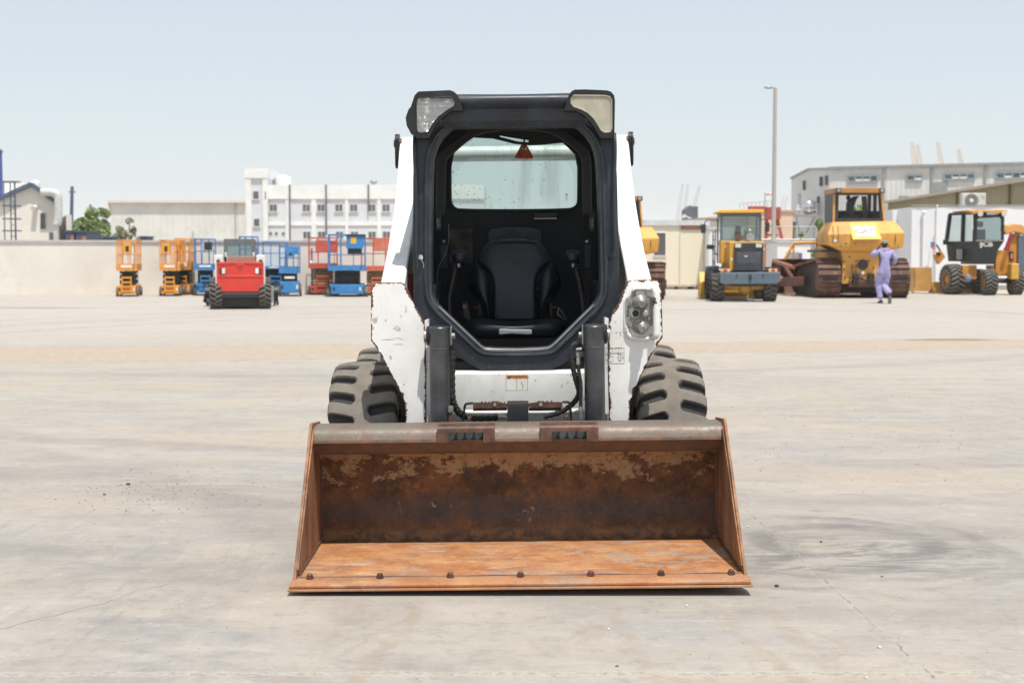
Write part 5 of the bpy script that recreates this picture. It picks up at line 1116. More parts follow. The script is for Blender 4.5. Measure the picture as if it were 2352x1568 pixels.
for i, (p0, p1, lab) in enumerate(((150, 170, 'dark blue cabin next to the gabled workshop corner'), (173, 198, 'dark blue cabin in front of the trees'))):
    o, w_, z = box_thing('storage_cabin', lab, 'cabin', p0, p1, 532 if i == 0 else 534, 66, 2.4, M['cont_blue'], group='dark blue cabins over the wall')
    q = MB(); q.box(w_ * .25, w_ * .95, -.03, -.001, z - .42, z - .18); q.build('sign_plate', M['cont_orange'], o)
    q = MB(); q.box(-w_ - .04, w_ + .04, -.05, 2.45, z + .001, z + .06); q.build('roof', M['cont_blue'], o)
o, w_, z = box_thing('storage_cabin', 'low navy bin just right of the first orange lift platform', 'cabin', 322, 338, 545, 57, 1.0, M['cont_blue']); q = MB(); q.box(-w_ - .03, w_ + .03, -.03, 1.03, z + .001, z + .05); q.build('lid', M['trim_blue'], o)
o, w_, z = box_thing('storage_cabin', 'low navy bin below the tree clump over the wall', 'cabin', 236, 256, 546, 57, 1.0, M['cont_blue']); q = MB(); q.box(-w_ - .03, w_ + .03, -.03, 1.03, z + .001, z + .05); q.build('lid', M['trim_blue'], o)

# ---- right hand side
GS = thing('grey_shed', 'large pale grey industrial shed with strip windows on the right', 'building', (0, 0, 0))
C0 = W(1905.6, 387.5, 105); H = C0.z; Yr = (H - CH) * FPX / 205.5; C1 = W(2352, 378, Yr); C1.z = H; d = (C1 - C0); C2 = C0 + d * 1.6; d.normalize(); nr = Vector((d.y, -d.x, 0))
L0 = W(1818, 410.6, 112); L1 = W(1859, 389, 108.6)
q = MB(); corrug(q, (C0.x, C0.y), (C2.x, C2.y), 0, H, .35, .012, nr); q.build('wall', M['shed_grey'], GS)
q = MB(); q.add([(L0.x, L0.y, 0), (L1.x, L1.y, 0), (C0.x, C0.y, 0), (C0.x, C0.y, H), (L1.x, L1.y, L1.z), (L0.x, L0.y, L0.z)], [(0, 1, 4, 5), (1, 2, 3, 4)]); q.add([(L0.x, L0.y, 0), (L0.x + 8, L0.y + 20, 0), (L0.x + 8, L0.y + 20, L0.z), (L0.x, L0.y, L0.z)], [(0, 1, 2, 3)]); q.build('end_wall', M['shed_grey'], GS)
q = MB(); q.bar((C0.x, C0.y, H + .06), (C2.x, C2.y, H + .06), .5, .16); q.bar((L1.x, L1.y, L1.z + .03), (C0.x, C0.y, H + .03), .3, .12); q.bar((L0.x, L0.y, L0.z + .03), (L1.x, L1.y, L1.z + .03), .3, .12); q.build('roof_edge', M['galv'], GS)
def onf(px, py, off=.0):
    """point of the grey shed's long front seen at px, py"""
    r = W(px, py, 100) - Vector((0, 0, CH)); t = (C0 - Vector((0, 0, CH))).dot(nr) / r.dot(nr); return Vector((0, 0, CH)) + r * t + nr * off
for p0, p1, y0, y1, n in ((1948, 2016, 404.5, 418.5, 4), (2083.5, 2118.5, 402.5, 415.5, 2), (2169.5, 2239.5, 400, 413, 4), (2289, 2362, 397, 411, 4)):
    a, b, c = onf(p0, y0), onf(p1, y0), onf(p0, y1); z1, z0 = a.z, c.z; f = MB(); g = MB()
    for zc in (z1, z0): f.bar(Vector((a.x, a.y, zc)) + nr * .08, Vector((b.x, b.y, zc)) + nr * .08, .12, .12)
    for i in range(n + 1): m_ = a.lerp(b, i / n); f.bar((m_.x + nr.x * .08, m_.y + nr.y * .08, z0), (m_.x + nr.x * .08, m_.y + nr.y * .08, z1), .12, .07)
    o = f.build('window', M['galv'], GS); g.bar(Vector((a.x, a.y, (z0 + z1) / 2)) + nr * .05, Vector((b.x, b.y, (z0 + z1) / 2)) + nr * .05, .05, z1 - z0 - .1); g.build('pane', M['blueglass'], o)
    s_ = MB()
    for i in range(1, n, 2) if n == 2 else (1, 2) if p0 < 2250 else (1, 3): m0 = a.lerp(b, (i + .08) / n); m1_ = a.lerp(b, (i + .92) / n); s_.bar((m0.x + nr.x * .1, m0.y + nr.y * .1, z0 + .1), (m1_.x + nr.x * .1, m1_.y + nr.y * .1, z0 + .1), .04, .17)
    if s_.v:
        for k_ in range(0, len(s_.v), 8):
            u = MB(); u.add(s_.v[k_:k_ + 8], [(3, 2, 1, 0), (4, 5, 6, 7), (0, 1, 5, 4), (1, 2, 6, 5), (2, 3, 7, 6), (3, 0, 4, 7)]); u.build('vent_louvre', M['white_clad'], o)
for px in (2030, 2141.5, 2264): q = MB(); a = onf(px, 384, .08); q.cyl((a.x, a.y, 0), (a.x, a.y, H), .09, n=8); q.build('downpipe', M['galv'], GS)
for px, py, w_, h_ in ((2076, 455, .35, .3), (2158, 436, .55, 1.1)): a = onf(px, py, .05); q = MB(); q.bar(a - d * w_, a + d * w_, .06, h_); q.build('louvre', M['galv'], GS)
def onl(px, py, Y): return W(px, py, Y)
for px, py, Y in ((1848, 426, 109.4), (1886.5, 417, 106.3), (1899.5, 414.5, 105.4), (1881, 459, 106.8)): a = onl(px, py, Y); q = MB(); q.box(a.x - .16, a.x + .16, a.y - .15, a.y + .02, a.z - .35 * (1 if py < 450 else .7), a.z + .35 * (1 if py < 450 else .7)); q.build('window', M['darkglass'], GS)
for px, p0, p1 in ((1836.5, 445, 472), (1869.5, 462, 490)): a, b = onl(px, p0, 107), onl(px, p1, 107); q = MB(); q.cyl(a, b, .12, n=8); q.build('flue', M['galv'], GS)
BP = thing('balcony_platform', 'steel balcony holding a silver tank on the grey shed end wall', 'platform', (*W(1847, 500, 106.5).xy, W(0, 494, 106.5).z)); q = MB(); q.box(-.85, .85, -.6, .6, -.12, 0); q.build('deck', M['galv'], BP)
q = MB(); q.tube([(-.85, -.55, .35), (.85, -.55, .35)], .03, 6)
for i in range(6): x = -.85 + i * .34; q.cyl((x, -.55, 0), (x, -.55, .35), .025, n=6)
q.build('railing', M['galv'], BP); q = MB(); q.bar((-.7, -.5, -.1), (-.2, .6, -1.3), .08, .08); q.bar((.7, -.5, -.1), (.3, .6, -1.3), .08, .08); q.build('bracket', M['galv'], BP)
TK = thing('water_tank', 'shiny silver round tank on the balcony platform', 'tank', (*W(1857, 475, 106.4).xy, W(0, 494, 106.5).z)); q = MB(); q.ball((0, 0, .62), .52, .52, .56, 18, 12); q.build('vessel', plain('polished_steel', (.7, .7, .7), .18, .95), TK)
q = MB()
for a in range(3): q.cyl((.3 * math.cos(a * 2.1), .3 * math.sin(a * 2.1), 0), (.3 * math.cos(a * 2.1), .3 * math.sin(a * 2.1), .2), .04, n=6)
q.build('stand', M['galv'], TK)
o, w_, z = box_thing('air_handler', 'small tan box unit beside the silver tank', 'unit', 1823, 1838, 483, 106.4, .6, plain('tan_unit', (.5, .38, .3), .7), base=W(0, 494, 106.5).z); q = MB(); q.cyl((w_ * .5, .3, z), (w_ * .5, .3, z + .45), .12, n=8); q.build('cowl', M['white_clad'], o)
q = MB(); a = W(1848, 528, 104); tag(q.box(-.3, .3, 0, .1, 0, a.z + .7).build('steel_door', M['darkglass']), 'dark narrow door at the foot of the grey shed end wall', 'door').location = (a.x, 108.6, 0)
# olive shed
OS = thing('olive_shed', 'long olive shed whose sloping eave rises to the right edge', 'building', (0, 0, 0))
He = 4.9; Ya = (He - CH) * FPX / 117; Yb_ = (He - CH) * FPX / 164.4; A0, A1 = W(2039, 467, Ya), W(2352, 419.6, Yb_); A2 = A0 + (A1 - A0) * 1.5; dd = (A1 - A0).normalized(); n2 = Vector((dd.y, -dd.x, 0))
q = MB(); corrug(q, (A0.x, A0.y), (A2.x, A2.y), 0, He, .4, .03, n2); q.add([(A0.x, A0.y, 0), (A0.x + 4, A0.y + 14, 0), (A0.x + 4, A0.y + 14, He), (A0.x, A0.y, He)], [(0, 1, 2, 3)]); q.build('wall', M['olive'], OS)
q = MB(); q.bar((A0.x, A0.y, He + .05), (A2.x, A2.y, He + .05), .7, .14); q.build('roof_edge', plain('tan_gutter', (.5, .44, .33), .6), OS)
for t in (.60, .93): p = A0.lerp(A1, t) + n2 * .1; q = MB(); q.cyl((p.x, p.y, 0), (p.x, p.y, He), .08, n=8); q.build('downpipe', plain('olive_pipe', (.2, .18, .11), .6), OS)
# white sheeted enclosure
YE = 55.; WE = thing('white_enclosure', 'tall white sheeted enclosure behind the backhoe', 'enclosure', (at(2093, YE), YE, 0)); X0 = WE.location.x
zt = W(0, 476, YE).z; M['sheet'] = plain('white_sheeting', (.78, .785, .80), .5, var=.03, scale=.6)
k = 60; Lw = 9.5; vs = []
for i in range(k + 1):
    x = Lw * i / k; o_ = .03 * mnoise.noise(Vector((x * 1.3, 0, 0))); vs += [(x, o_, .18), (x, o_ + .02, zt * .6), (x, o_, zt + .010 * x)]
q = MB(); q.add(vs, [(3 * i + j, 3 * i + 3 + j, 3 * i + 4 + j, 3 * i + 1 + j) for i in range(k) for j in range(2)]); q.add([(0, 0, .18), (0, 5, .18), (0, 5, zt), (0, 0, zt)], [(0, 1, 2, 3)]); q.build('sheeting', M['sheet'], WE)
q = MB(); q.box(-.1, Lw, -.10, .3, 0, .18); q.build('plinth', plain('plinth_concrete', (.34, .32, .29), .9, var=.1, scale=2), WE)
q = MB(); q.box(-.02, Lw, -.04, .05, zt + .05, zt + .09); q.build('top_rail', M['galv'], WE)
for px, py in ((2119, 489), (2149, 474)): x = at(px, YE) - X0; q = MB(); r_ = .05 if px < 2140 else .025; q.cyl((x, -.09, .18), (x, -.09, W(0, py, YE).z), r_, n=10); q.ball((x, -.09, W(0, py - 1, YE).z), r_ * 1.6); q.build('post', M['sheet'], WE)
WE2 = thing('white_enclosure', 'shorter white sheeted screen left of the tall enclosure, behind the bulldozer', 'enclosure', (at(2049, 57), 57, 0)); z2 = W(0, 482, 57).z; w2 = at(2090, 57) - at(2049, 57); q = MB(); corrug(q, (0, 0), (w2, 0), .15, z2, .32, .06, (0, -1, 0)); q.build('sheeting', M['sheet'], WE2); q = MB(); q.cyl((w2 * .9, .1, 0), (w2 * .9, .1, z2 + .12), .05, n=8); q.build('post', M['galv'], WE2)
AC = thing('air_conditioner', 'white outdoor air conditioner unit on top of the enclosure', 'air conditioner', (at(2232, YE + .6), YE + .6, W(0, 474, YE).z)); hw_ = (at(2261, 55) - at(2205, 55)) / 2; hh = W(0, 443, 55).z - W(0, 474.5, 55).z
q = MB(); q.box(-hw_, hw_, -.15, .15, 0, hh); q.build('casing', plain('cream_plastic', (.62, .60, .55), .5), AC, bevel=.03)
cx = at(2226, YE) - at(2232, YE); q = MB(); q.lathe((cx, -.155, hh * .46), (0, 1, 0), [(.27, 0), (.27, .004)], 24)
for i in range(1, 5): q.tube([(cx + .055 * i * math.cos(t * .2618), -.165, hh * .46 + .055 * i * math.sin(t * .2618)) for t in range(24)], .006, 4, True)
q.build('fan_grille', plain('fan_grey', (.27, .255, .235), .6), AC); q = MB(); q.lathe((cx, -.17, hh * .46), (0, 1, 0), [(.07, 0), (.08, .015)], 16); q.build('fan_hub', M['white_clad'], AC)
q = MB(); q.box(hw_ * .62, hw_ * .82, -.154, -.151, hh * .55, hh * .8); q.build('badge', plain('badge_green', (.38, .47, .43), .5), AC)
BS = thing('broom', 'thin stick with a blue and red label leaning on the white enclosure', 'broom', (at(2146, YE - .6), YE - .6, 0)); q = MB(); q.cyl((-.08, -.15, 0), (.08, .42, 2.05), .018, n=6); q.build('handle', M['galv'], BS); q = MB(); q.box(-.06, .10, .28, .30, 1.62, 1.85); q.build('label_card', plain('label_blue', (.12, .17, .4), .5), BS); q = MB(); q.box(-.03, .11, .27, .279, 1.56, 1.68); q.build('label_corner', plain('label_red', (.6, .15, .1), .5), BS)
# cream site cabin on blocks
YCb = 56.; CBN = thing('site_cabin', 'long cream site cabin on pallets behind the middle machines', 'cabin', (at(1500, YCb), YCb, 0)); X0 = CBN.location.x; xa, xb = at(1330, YCb) - X0, at(1626, YCb) - X0; zt = W(0, 505.6, YCb).z; zf = W(0, 518, YCb).z; zb_ = W(0, 653.7, YCb).z
M['cabin'] = plain('cabin_cream', (.76, .69, .55), .7, var=.03, scale=.6)
q = MB(); q.box(xa, xb, 0, 3, zb_, zf); q.build('wall', M['cabin'], CBN)
q = MB(); q.box(xa - .05, xb + .05, -.08, 3.1, zf + .001, zt); q.build('roof', plain('cabin_fascia', (.56, .58, .58), .5), CBN)
q = MB(); q.box(xa, xb, -.03, 3, zb_ - .08, zb_ - .001); q.build('floor_rail', plain('rail_tan', (.5, .44, .34), .7), CBN)
for px in (1560.9, 1617): x = at(px, YCb) - X0; q = MB(); q.box(x - .02, x + .02, -.015, -.001, zb_, zf); q.build('panel_joint', plain('joint_cream', (.55, .5, .4), .7), CBN)
for px in (1420, 1470, 1540, 1570, 1605): x = at(px, YCb) - X0; q = MB(); q.box(x - .18, x + .18, .1, .6, 0, zb_ - .08); q.build('support_block', M['block'], CBN)
q = MB(); q.box(xa + .2, xb - .2, .9, 1.0, 0, zb_ - .09); q.build('skirt', M['darkglass'], CBN)
window(CBN, at(1515, YCb) - X0, 0, W(0, 561, YCb).z, .52, .95, M['darkglass'], 0, False, M['white_clad'])
x0_, x1_ = at(1564.5, YCb) - X0, at(1608.5, YCb) - X0; q = MB(); q.box(x0_, x1_, -.05, -.002, W(0, 527, YCb).z, W(0, 517.8, YCb).z); sg_ = q.build('name_board', plain('board_brown', (.10, .045, .035), .6), CBN)
q = MB(); q.text('LUNARHILE', .155, stand((x0_ + x1_) / 2, -.056, W(0, 522.5, YCb).z), .003, sx=.80, bold=.006); q.build('lettering', plain('letter_orange', (.50, .17, .09), .6), sg_)
o, w_, z = box_thing('white_cabin', 'white door cabin between the cream cabin and wheel loader', 'cabin', 1627, 1660, 527, 55, 2.5, M['sheet'], base=.12); q = MB(); q.box(-w_ + .06, w_ - .1, -.03, -.001, .2, z - .12); dd_ = q.build('door', M['sheet'], o, bevel=.008); q = MB(); q.cyl((-w_ + .2, -.07, 1.05), (-w_ + .2, -.03, 1.05), .04, n=8); q.build('handle', M['galv'], dd_); q = MB(); q.box(-w_ - .04, w_ + .04, -.06, 2.55, z + .001, z + .07); q.build('roof', M['frame'], o); q = MB(); q.box(-w_, w_, .1, 2.4, 0, .119); q.build('base', M['galv'], o)
# white cabin right of the loader, fence, red gantry, peach house, stacked containers, low tan house
o, w_, z = box_thing('white_cabin', 'white cabin with a grey opening between loader and bulldozer', 'cabin', 1785, 1862, 557, 56, 2.5, M['white_clad'], base=.05); X0 = o.location.x
q = MB(); q.box(at(1806, 56) - X0, at(1834, 56) - X0, -.03, -.001, W(0, 612, 56).z, W(0, 579, 56).z); q.build('shutter', M['galv'], o); q = MB(); q.box(-w_ - .04, w_ + .04, -.06, 2.55, z + .001, z + .07); q.build('roof', M['frame'], o)
q = MB(); q.box(at(1834.5, 56) - X0, at(1842, 56) - X0, -.05, -.001, W(0, 608, 56).z, W(0, 581, 56).z); q.build('blue_panel', plain('violet_panel', (.16, .15, .33), .6), o); q = MB(); q.box(-w_, w_, .1, 2.4, 0, .049); q.build('base', M['galv'], o)
FN = thing('wire_fence', 'thin wire fence with posts in front of the grey shed', 'fence', (at(1790, 64), 64, 0)); X0 = FN.location.x; L_ = at(1905, 64) - X0; q = MB()
for py in (521, 551): z = W(0, py, 64).z; q.cyl((-1.5, 0, z), (L_, 0, z), .022 if py < 540 else .05, n=6)
q.build('rail', M['galv'], FN)
for i in range(5): q = MB(); x = -1.0 + i * .85; q.cyl((x, .03, 0), (x, .03, W(0, 519, 64).z), .03, n=6); q.build('post', M['galv'], FN)
o, p = pole('lamp_post', 'tall slender street lamp rising behind the wheel loader', 'street lamp', 1780.5, 203, 0, 58, .10, plain('lamp_post_beige', (.42, .38, .34), .6, var=.05)); z = p.z
q = MB(); q.tube(smooth([(0, 0, z - .1), (0, 0, z + .02), (-.12, 0, z + .03), (-.3, 0, z + .03)], 1), .035, 8); q.ball((-.27, 0, z + .03), .2, .09, .06); q.build('lamp_head', M['galv'], o)
q = MB(); q.box(-.16, .16, -.16, .16, 0, 1.1); q.build('base_box', M['pipe_dark'], o, bevel=.02)
PH = thing('peach_house', 'peach coloured block house beside the grey shed end wall', 'building', (at(1770, 95), 95, 0)); X0 = PH.location.x; z = W(0, 487, 95).z; q = MB(); q.box(at(1745, 95) - X0, at(1820, 95) - X0, 0, 8, 0, z); q.build('wall', M['peach'], PH); q = MB(); q.box(at(1743, 95) - X0, at(1822, 95) - X0, -.1, 8.1, z + .001, z + .12); q.build('roof_edge', plain('peach_coping', (.5, .36, .26), .8), PH)
RG = thing('red_gantry', 'red steel gantry with splayed legs behind the wheel loader', 'gantry', (at(1760, 80), 80, 0)); X0 = RG.location.x
def rgx(px): return at(px, 80) - X0
def rz8(py): return W(0, py, 80).z
q = MB(); q.box(rgx(1757), rgx(1789), -.4, .4, rz8(505), rz8(476)); q.box(rgx(1718), rgx(1757) - .002, -.3, .3, rz8(485), rz8(474)); q.build('cabin_box', M['rust_red'], RG, bevel=.03)
for a, b in (((1760, 505), (1758, 584)), ((1785, 505), (1806, 584)), ((1780, 505), (1779, 584))): q = MB(); q.bar((rgx(a[0]), 0, rz8(a[1])), (rgx(b[0]) + (rgx(b[0]) - rgx(a[0])) * .5, 0, 0), .16, .16); q.build('leg', M['rust_red'], RG)
for py in (520, 540): q = MB(); q.bar((rgx(1758), 0, rz8(py)), (rgx(1787), 0, rz8(py)), .1, .1); q.build('crossbeam', M['rust_red'], RG)
q = MB()
for i in range(9): x = rgx(1700 + i * 9); q.cyl((x, .2, rz8(485 if i > 1 else 500)), (x, .2, rz8(466 - i * .6)), .015, n=5)
q.tube([(rgx(1700), .2, rz8(467)), (rgx(1772), .2, rz8(461))], .015, 5); q.build('handrail', plain('faded_rail', (.45, .3, .3), .6), RG)
WS = thing('windsock', 'pale red windsock streaming right on a thin mast by the lamp post', 'windsock', (at(1756, 90), 90, 0)); z = W(0, 447, 90).z; q = MB(); q.cyl((0, 0, 0), (0, 0, z + .15), .03, n=6); q.build('mast', M['galv'], WS)
wm = NT('windsock_cloth', .8); x_, y_, z_ = wm.xyz(); wm.color(wm.mix(wm.ramp(wm.math('SINE', wm.math('MULTIPLY', x_, 26)), -.2, .2), (.75, .3, .25), (.8, .72, .68))); q = MB(); q.lathe((.03, 0, z + .08), (1, 0, -.13), [(.11, 0), (.10, .2), (.085, .5), (.07, .62), (.05, .621)], 12); q.build('sock', wm.m, WS)
CS = thing('container_stack', 'dark grey container stack with pale sloping stairs far behind the cream cabin', 'container stack', (at(1590, 130), 130, 0)); X0 = CS.location.x
def cz_(py): return W(0, py, 130).z
M['stack'] = plain('stack_grey', (.12, .125, .155), .7, var=.2, scale=1.2)
q = MB(); q.box(at(1588, 130) - X0, at(1602.5, 130) - X0, 0, 3, 0, cz_(474)); q.prism([(at(1574, 130) - X0, 0), (at(1588, 130) - X0 - .002, 0), (at(1588, 130) - X0 - .002, cz_(472)), (at(1584, 130) - X0, cz_(472)), (at(1580, 130) - X0, cz_(476)), (at(1574, 130) - X0, cz_(481))], 0, 3); q.build('body', M['stack'], CS)
q = MB(); q.bar((at(1566, 130) - X0, -.4, cz_(500)), (at(1570, 130) - X0 + .1, -.4, cz_(494)), .3, .25)
for i in range(2): q.bar((at(1570 + i * 2.5, 130) - X0, -.5, cz_(506 - i * 9)), (at(1590 + i * .8, 130) - X0, -.5, cz_(509 - i * 8 + 4)), .15, .14)
q.build('stairs', M['cream_clad'], CS)
TH = thing('low_tan_house', 'low pale house with a brownish roof line behind the cream cabin', 'building', (at(1630, 100), 100, 0)); X0 = TH.location.x; q = MB(); q.box(at(1602, 100) - X0, at(1745, 100) - X0, 0, 6, 0, W(0, 503, 100).z); q.build('wall', M['cream_clad'], TH); q = MB(); q.prism([(at(1602, 100) - X0 - .2, W(0, 502.8, 100).z), (at(1745, 100) - X0, W(0, 502.8, 100).z), (at(1745, 100) - X0, W(0, 497, 100).z), (at(1655, 100) - X0, W(0, 498, 100).z), (at(1602, 100) - X0 - .2, W(0, 500.5, 100).z)], -.2, 6.2); q.build('roof', plain('brown_roof', (.42, .31, .25), .7), TH)
# far port cranes
def crane(label, pts, Y, w_, mat, group):
    X = at(pts[0][0], Y); o = thing('port_crane', label, 'crane', (X, Y, 0), 0, group); P_ = [Vector((at(px, Y) - X, 0, W(0, py, Y).z)) for px, py in pts]; q = MB()
    a, b = P_[0], P_[-1]; s_ = Vector((w_, 0, 0)); n = 9
    for o_ in (-s_, s_): q.bar(a + o_, b + o_ * .5, w_ * .45, w_ * .45)
    for i in range(n):
        u, v = a.lerp(b, i / n), a.lerp(b, (i + 1) / n); f = 1 - .5 * i / n; q.bar(u - s_ * f, v + s_ * f, w_ * .3, w_ * .3); q.bar(v - s_ * f, v + s_ * f, w_ * .3, w_ * .3)
    q.build('boom', mat, o)
    q = MB(); q.bar((a.x - w_ * 3, 0, 0), (a.x, 0, a.z), w_ * .6, w_ * .6); q.bar((a.x + w_ * 3, 0, 0), (a.x, 0, a.z), w_ * .6, w_ * .6); q.bar((a.x - w_ * 2, 0, a.z * .5), (a.x + w_ * 2, 0, a.z * .5), w_ * .5, w_ * .5); q.build('tower', mat, o)
GA = 'raised crane booms over the cream cabin'; GBc = 'raised crane booms over the grey shed'
for (p, lab) in ((((1556, 502), (1567, 422)), 'leftmost thin grey crane boom above the cream cabin'), (((1570, 498), (1579, 423)), 'middle thin grey crane boom above the cream cabin'), (((1594, 472), (1606, 427)), 'thin grey crane boom above the dark container stack')): crane(lab, p, 900, 1.0, M['faint'], GA)
for (p, lab) in ((((1793, 478), (1798, 451)), 'faint left boom of the pair between lamp post and grey shed'), (((1801, 480), (1806, 452)), 'faint right boom of the pair between lamp post and grey shed')): crane(lab, p, 1300, 1.0, M['faint'], 'pair of faint booms beside the grey shed')
for (p, lab) in ((((2098, 383), (2090.5, 328)), 'leftmost beige crane boom above the grey shed roof'), (((2110, 382), (2103, 333)), 'second beige crane boom, close beside the leftmost one'), (((2159, 380), (2149, 327)), 'beige crane boom alone in the middle above the grey shed'), (((2204, 379), (2197, 343)), 'short rightmost beige crane boom above the grey shed')): crane(lab, p, 700, 1.1, M['faint2'], GBc)
# ================================================================ parked machines
def dirty(name, col, rough=.5): return plain(name, col, rough, var=.12, scale=1.5, dirt=tuple(.5 * c + .5 * d for c, d in zip(col, DUST)), dscale=2.5, damt=.5)
M['lift_orange'] = dirty('lift_orange', (.74, .30, .025)); M['lift_blue'] = dirty('lift_blue', (.03, .20, .47)); M['lift_red'] = dirty('lift_red', (.56, .095, .055)); M['lift_coral'] = dirty('lift_coral', (.62, .15, .08))
M['scissor_dark'] = plain('scissor_grey', (.035, .037, .04), .6, var=.3, dirt=(.12, .11, .1)); M['scissor_tan'] = plain('scissor_tan', (.42, .33, .16), .6, dirt=(.2, .15, .08))
M['small_tyre'] = plain('solid_tyre', (.17, .155, .14), .9, var=.3, scale=8); M['ctl'] = plain('control_black', (.02, .02, .022), .5); M['deck_sign'] = plain('sign_white', (.72, .70, .68), .5)
def scissor_lift(label, px, Y, w_, L, hs, paint, scis, yaw, sign=True, ctl=0, panel=None, ladder=True, over=.0, group='scissor lifts along the boundary wall'):
    """hs: base top, deck underside, deck top, mid rail, top rail heights; drive end faces -Y"""
    zb, zd, zk, zm, zt = hs; o = thing('scissor_lift', label, 'scissor lift', (at(px, Y), Y, 0), yaw, group); h = w_ / 2; r = zb * .42
    q = MB(); q.prism([(-h * .86, r * .55), (h * .86, r * .55), (h * .86, zb * .75), (h * .95, zb), (-h * .95, zb), (-h * .86, zb * .75)], 0, L); q.build('chassis', paint, o, bevel=.02)
    for sx in (-1, 1):
        for y in (.12 + r, L - .12 - r):
            c = MB(); c.lathe((sx * (h * .86 + .0), y, r), (sx, 0, 0), [(r * .92, 0), (r, .02), (r, h * .2), (r * .92, h * .24), (r * .5, h * .24), (r * .45, h * .2), (r * .1, h * .2)], 18); c.build('wheel', M['small_tyre'], o)
    n = max(3, int((zd - zb) / .085)); s_ = MB()
    for i in range(n):
        z0 = zb + .02 + (zd - zb - .04) * i / n; z1 = zb + .02 + (zd - zb - .04) * (i + 1) / n
        for sx in (-1, 1):
            x = sx * h * .62; a, b = (.15, L - .2) if (i + (sx > 0)) % 2 else (L - .2, .15)
            s_.bar((x, a, z0 + .02), (x, b, z1 - .01), .05, .05); s_.bar((x - sx * .06, b, z0 + .02), (x - sx * .06, a, z1 - .01), .05, .05)
        for y in (.15, L - .2): s_.cyl((-h * .7, y, (z0 + z1) / 2), (h * .7, y, (z0 + z1) / 2), .028, n=8)
    s_.build('scissor_stack', scis, o)
    q = MB(); q.box(-h * .5, h * .5, .35, L - .4, zb + .03, zd - .02); q.build('power_tray', M['scissor_dark'] if scis is M['scissor_dark'] else scis, o)
    q = MB(); e0 = -over; q.box(-h, h, e0, L + .02, zd, zd + .05); 
    for (a, b, c, d_) in ((-h, h, e0, e0 + .03), (-h, h, L - .01, L + .02), (-h, -h + .03, e0 + .031, L - .011), (h - .03, h, e0 + .031, L - .011)): q.box(a, b, c, d_, zd + .0505, zk)
    q.build('platform_deck', paint, o)
    q = MB(); t = .017; ys = [e0 + .03, e0 + (L - e0) * .33, e0 + (L - e0) * .66, L - .01]
    for z in (zm, zt): q.tube([(-h + .02, ys[0], z), (h - .02, ys[0], z), (h - .02, ys[-1], z), (-h + .02, ys[-1], z)], t, 6, True)
    for y in ys:
        for sx in (-1, 1): q.cyl((sx * (h - .02), y, zk - .02), (sx * (h - .02), y, zt), t, n=6)
    for y in (ys[0], ys[-1]):
        for x in (-h * .34, h * .34): q.cyl((x, y, zk - .02), (x, y, zt), t * .9, n=6)
    q.build('guard_rail', paint, o)
    if ctl is not None:
        c = MB(); c.box(ctl * h - .13, ctl * h + .13, e0 - .10, e0 + .02, zm + .04, zt - .10); cb_ = c.build('control_box', paint if panel is None else panel, o, bevel=.012); c = MB(); c.box(ctl * h - .05, ctl * h + .05, e0 - .112, e0 - .1005, zm + .10, zt - .2); c.build('control_panel', M['ctl'], cb_)
    if sign:
        c = MB(); c.box(-h * .55, h * .5, e0 - .012, e0 - .0005, zd + .10, zk - .04) if zk - zd > .2 else c.box(-h * .5, h * .4, e0 - .012, e0 - .0005, zd + .03, zk - .02); c.build('sign_plate', M['deck_sign'], o)
    if ladder:
        c = MB()
        for sx in (-1, 1): c.cyl((sx * h * .42, -.05, zb * .45), (sx * h * .42, -.05, zb + (zd - zb) * .62), .022, n=6)
        for i in range(4): z = zb * .5 + (zb * .5 + (zd - zb) * .6) * i / 3.2; c.bar((-h * .42, -.05, z), (h * .42, -.05, z), .05, .05)
        c.build('ladder', paint, o)
    q = MB(); q.tube(smooth([(h * .75, e0 - .01, zt - .15), (h * .8, e0 - .03, zm), (h * .7, e0 - .02, zd), (h * .55, .1, zb + .05)], 2), .009, 5); q.build('control_cable', M['ctl'], o)
    for i, sx in enumerate((-.7, .68)): q = MB(); q.box(sx * h - .03, sx * h + .03, -.006, -.0005, zb * .5, zb * .78); q.build('hazard_label', M['deck_sign'] if i else M['ctl'], o)
    return o
def m_(v, Y, base): return [(base - y) * Y / FPX for y in v]      # picture heights -> metres
hsO = m_([656, 622, 606, 584, 551], 46, 681.5)
L1_ = scissor_lift('bright orange scissor lift standing alone, nearest the left edge', 290, 46.3, .66, 1.75, hsO, M['lift_orange'], M['scissor_dark'], .17, ctl=.12)
L2_ = scissor_lift('orange scissor lift parked just left of another orange lift', 389, 46.8, .66, 1.7, hsO, M['lift_orange'], M['scissor_dark'], .14, ctl=-.3)
L3_ = scissor_lift('orange scissor lift overlapped by its orange neighbour on the left', 419, 48.4, .56, 1.5, m_([656, 622, 602, 582, 551], 48.4, 679.5), M['lift_orange'], M['scissor_dark'], .12, ctl=-.25)
L4_ = scissor_lift('blue scissor lift with grey box on its rail, left of the red loader', 471, 47.5, .72, 1.8, m_([650, 620, 606, 577, 549], 47.5, 678.5), M['lift_blue'], M['scissor_dark'], .2, ctl=.3, panel=M['ctl'], over=.1)
c = MB(); c.box(-.12, .16, .3, .8, hsO[3] + .05, hsO[4] - .08); c.build('tool_box', plain('grey_box', (.45, .46, .55), .6), L4_)
L5_ = scissor_lift('blue scissor lift mostly hidden behind the red rear door loader', 571, 48.5, .66, 2.0, m_([650, 618, 604, 572, 544], 48.5, 677), M['lift_blue'], M['scissor_dark'], .17, ctl=None, sign=False)
L6_ = scissor_lift('wide blue scissor lift with open rails just right of the red loader', 632, 48.8, .86, 2.1, m_([655, 618, 611, 582, 557], 48.8, 676.5), M['lift_blue'], M['scissor_dark'], .165, ctl=None)
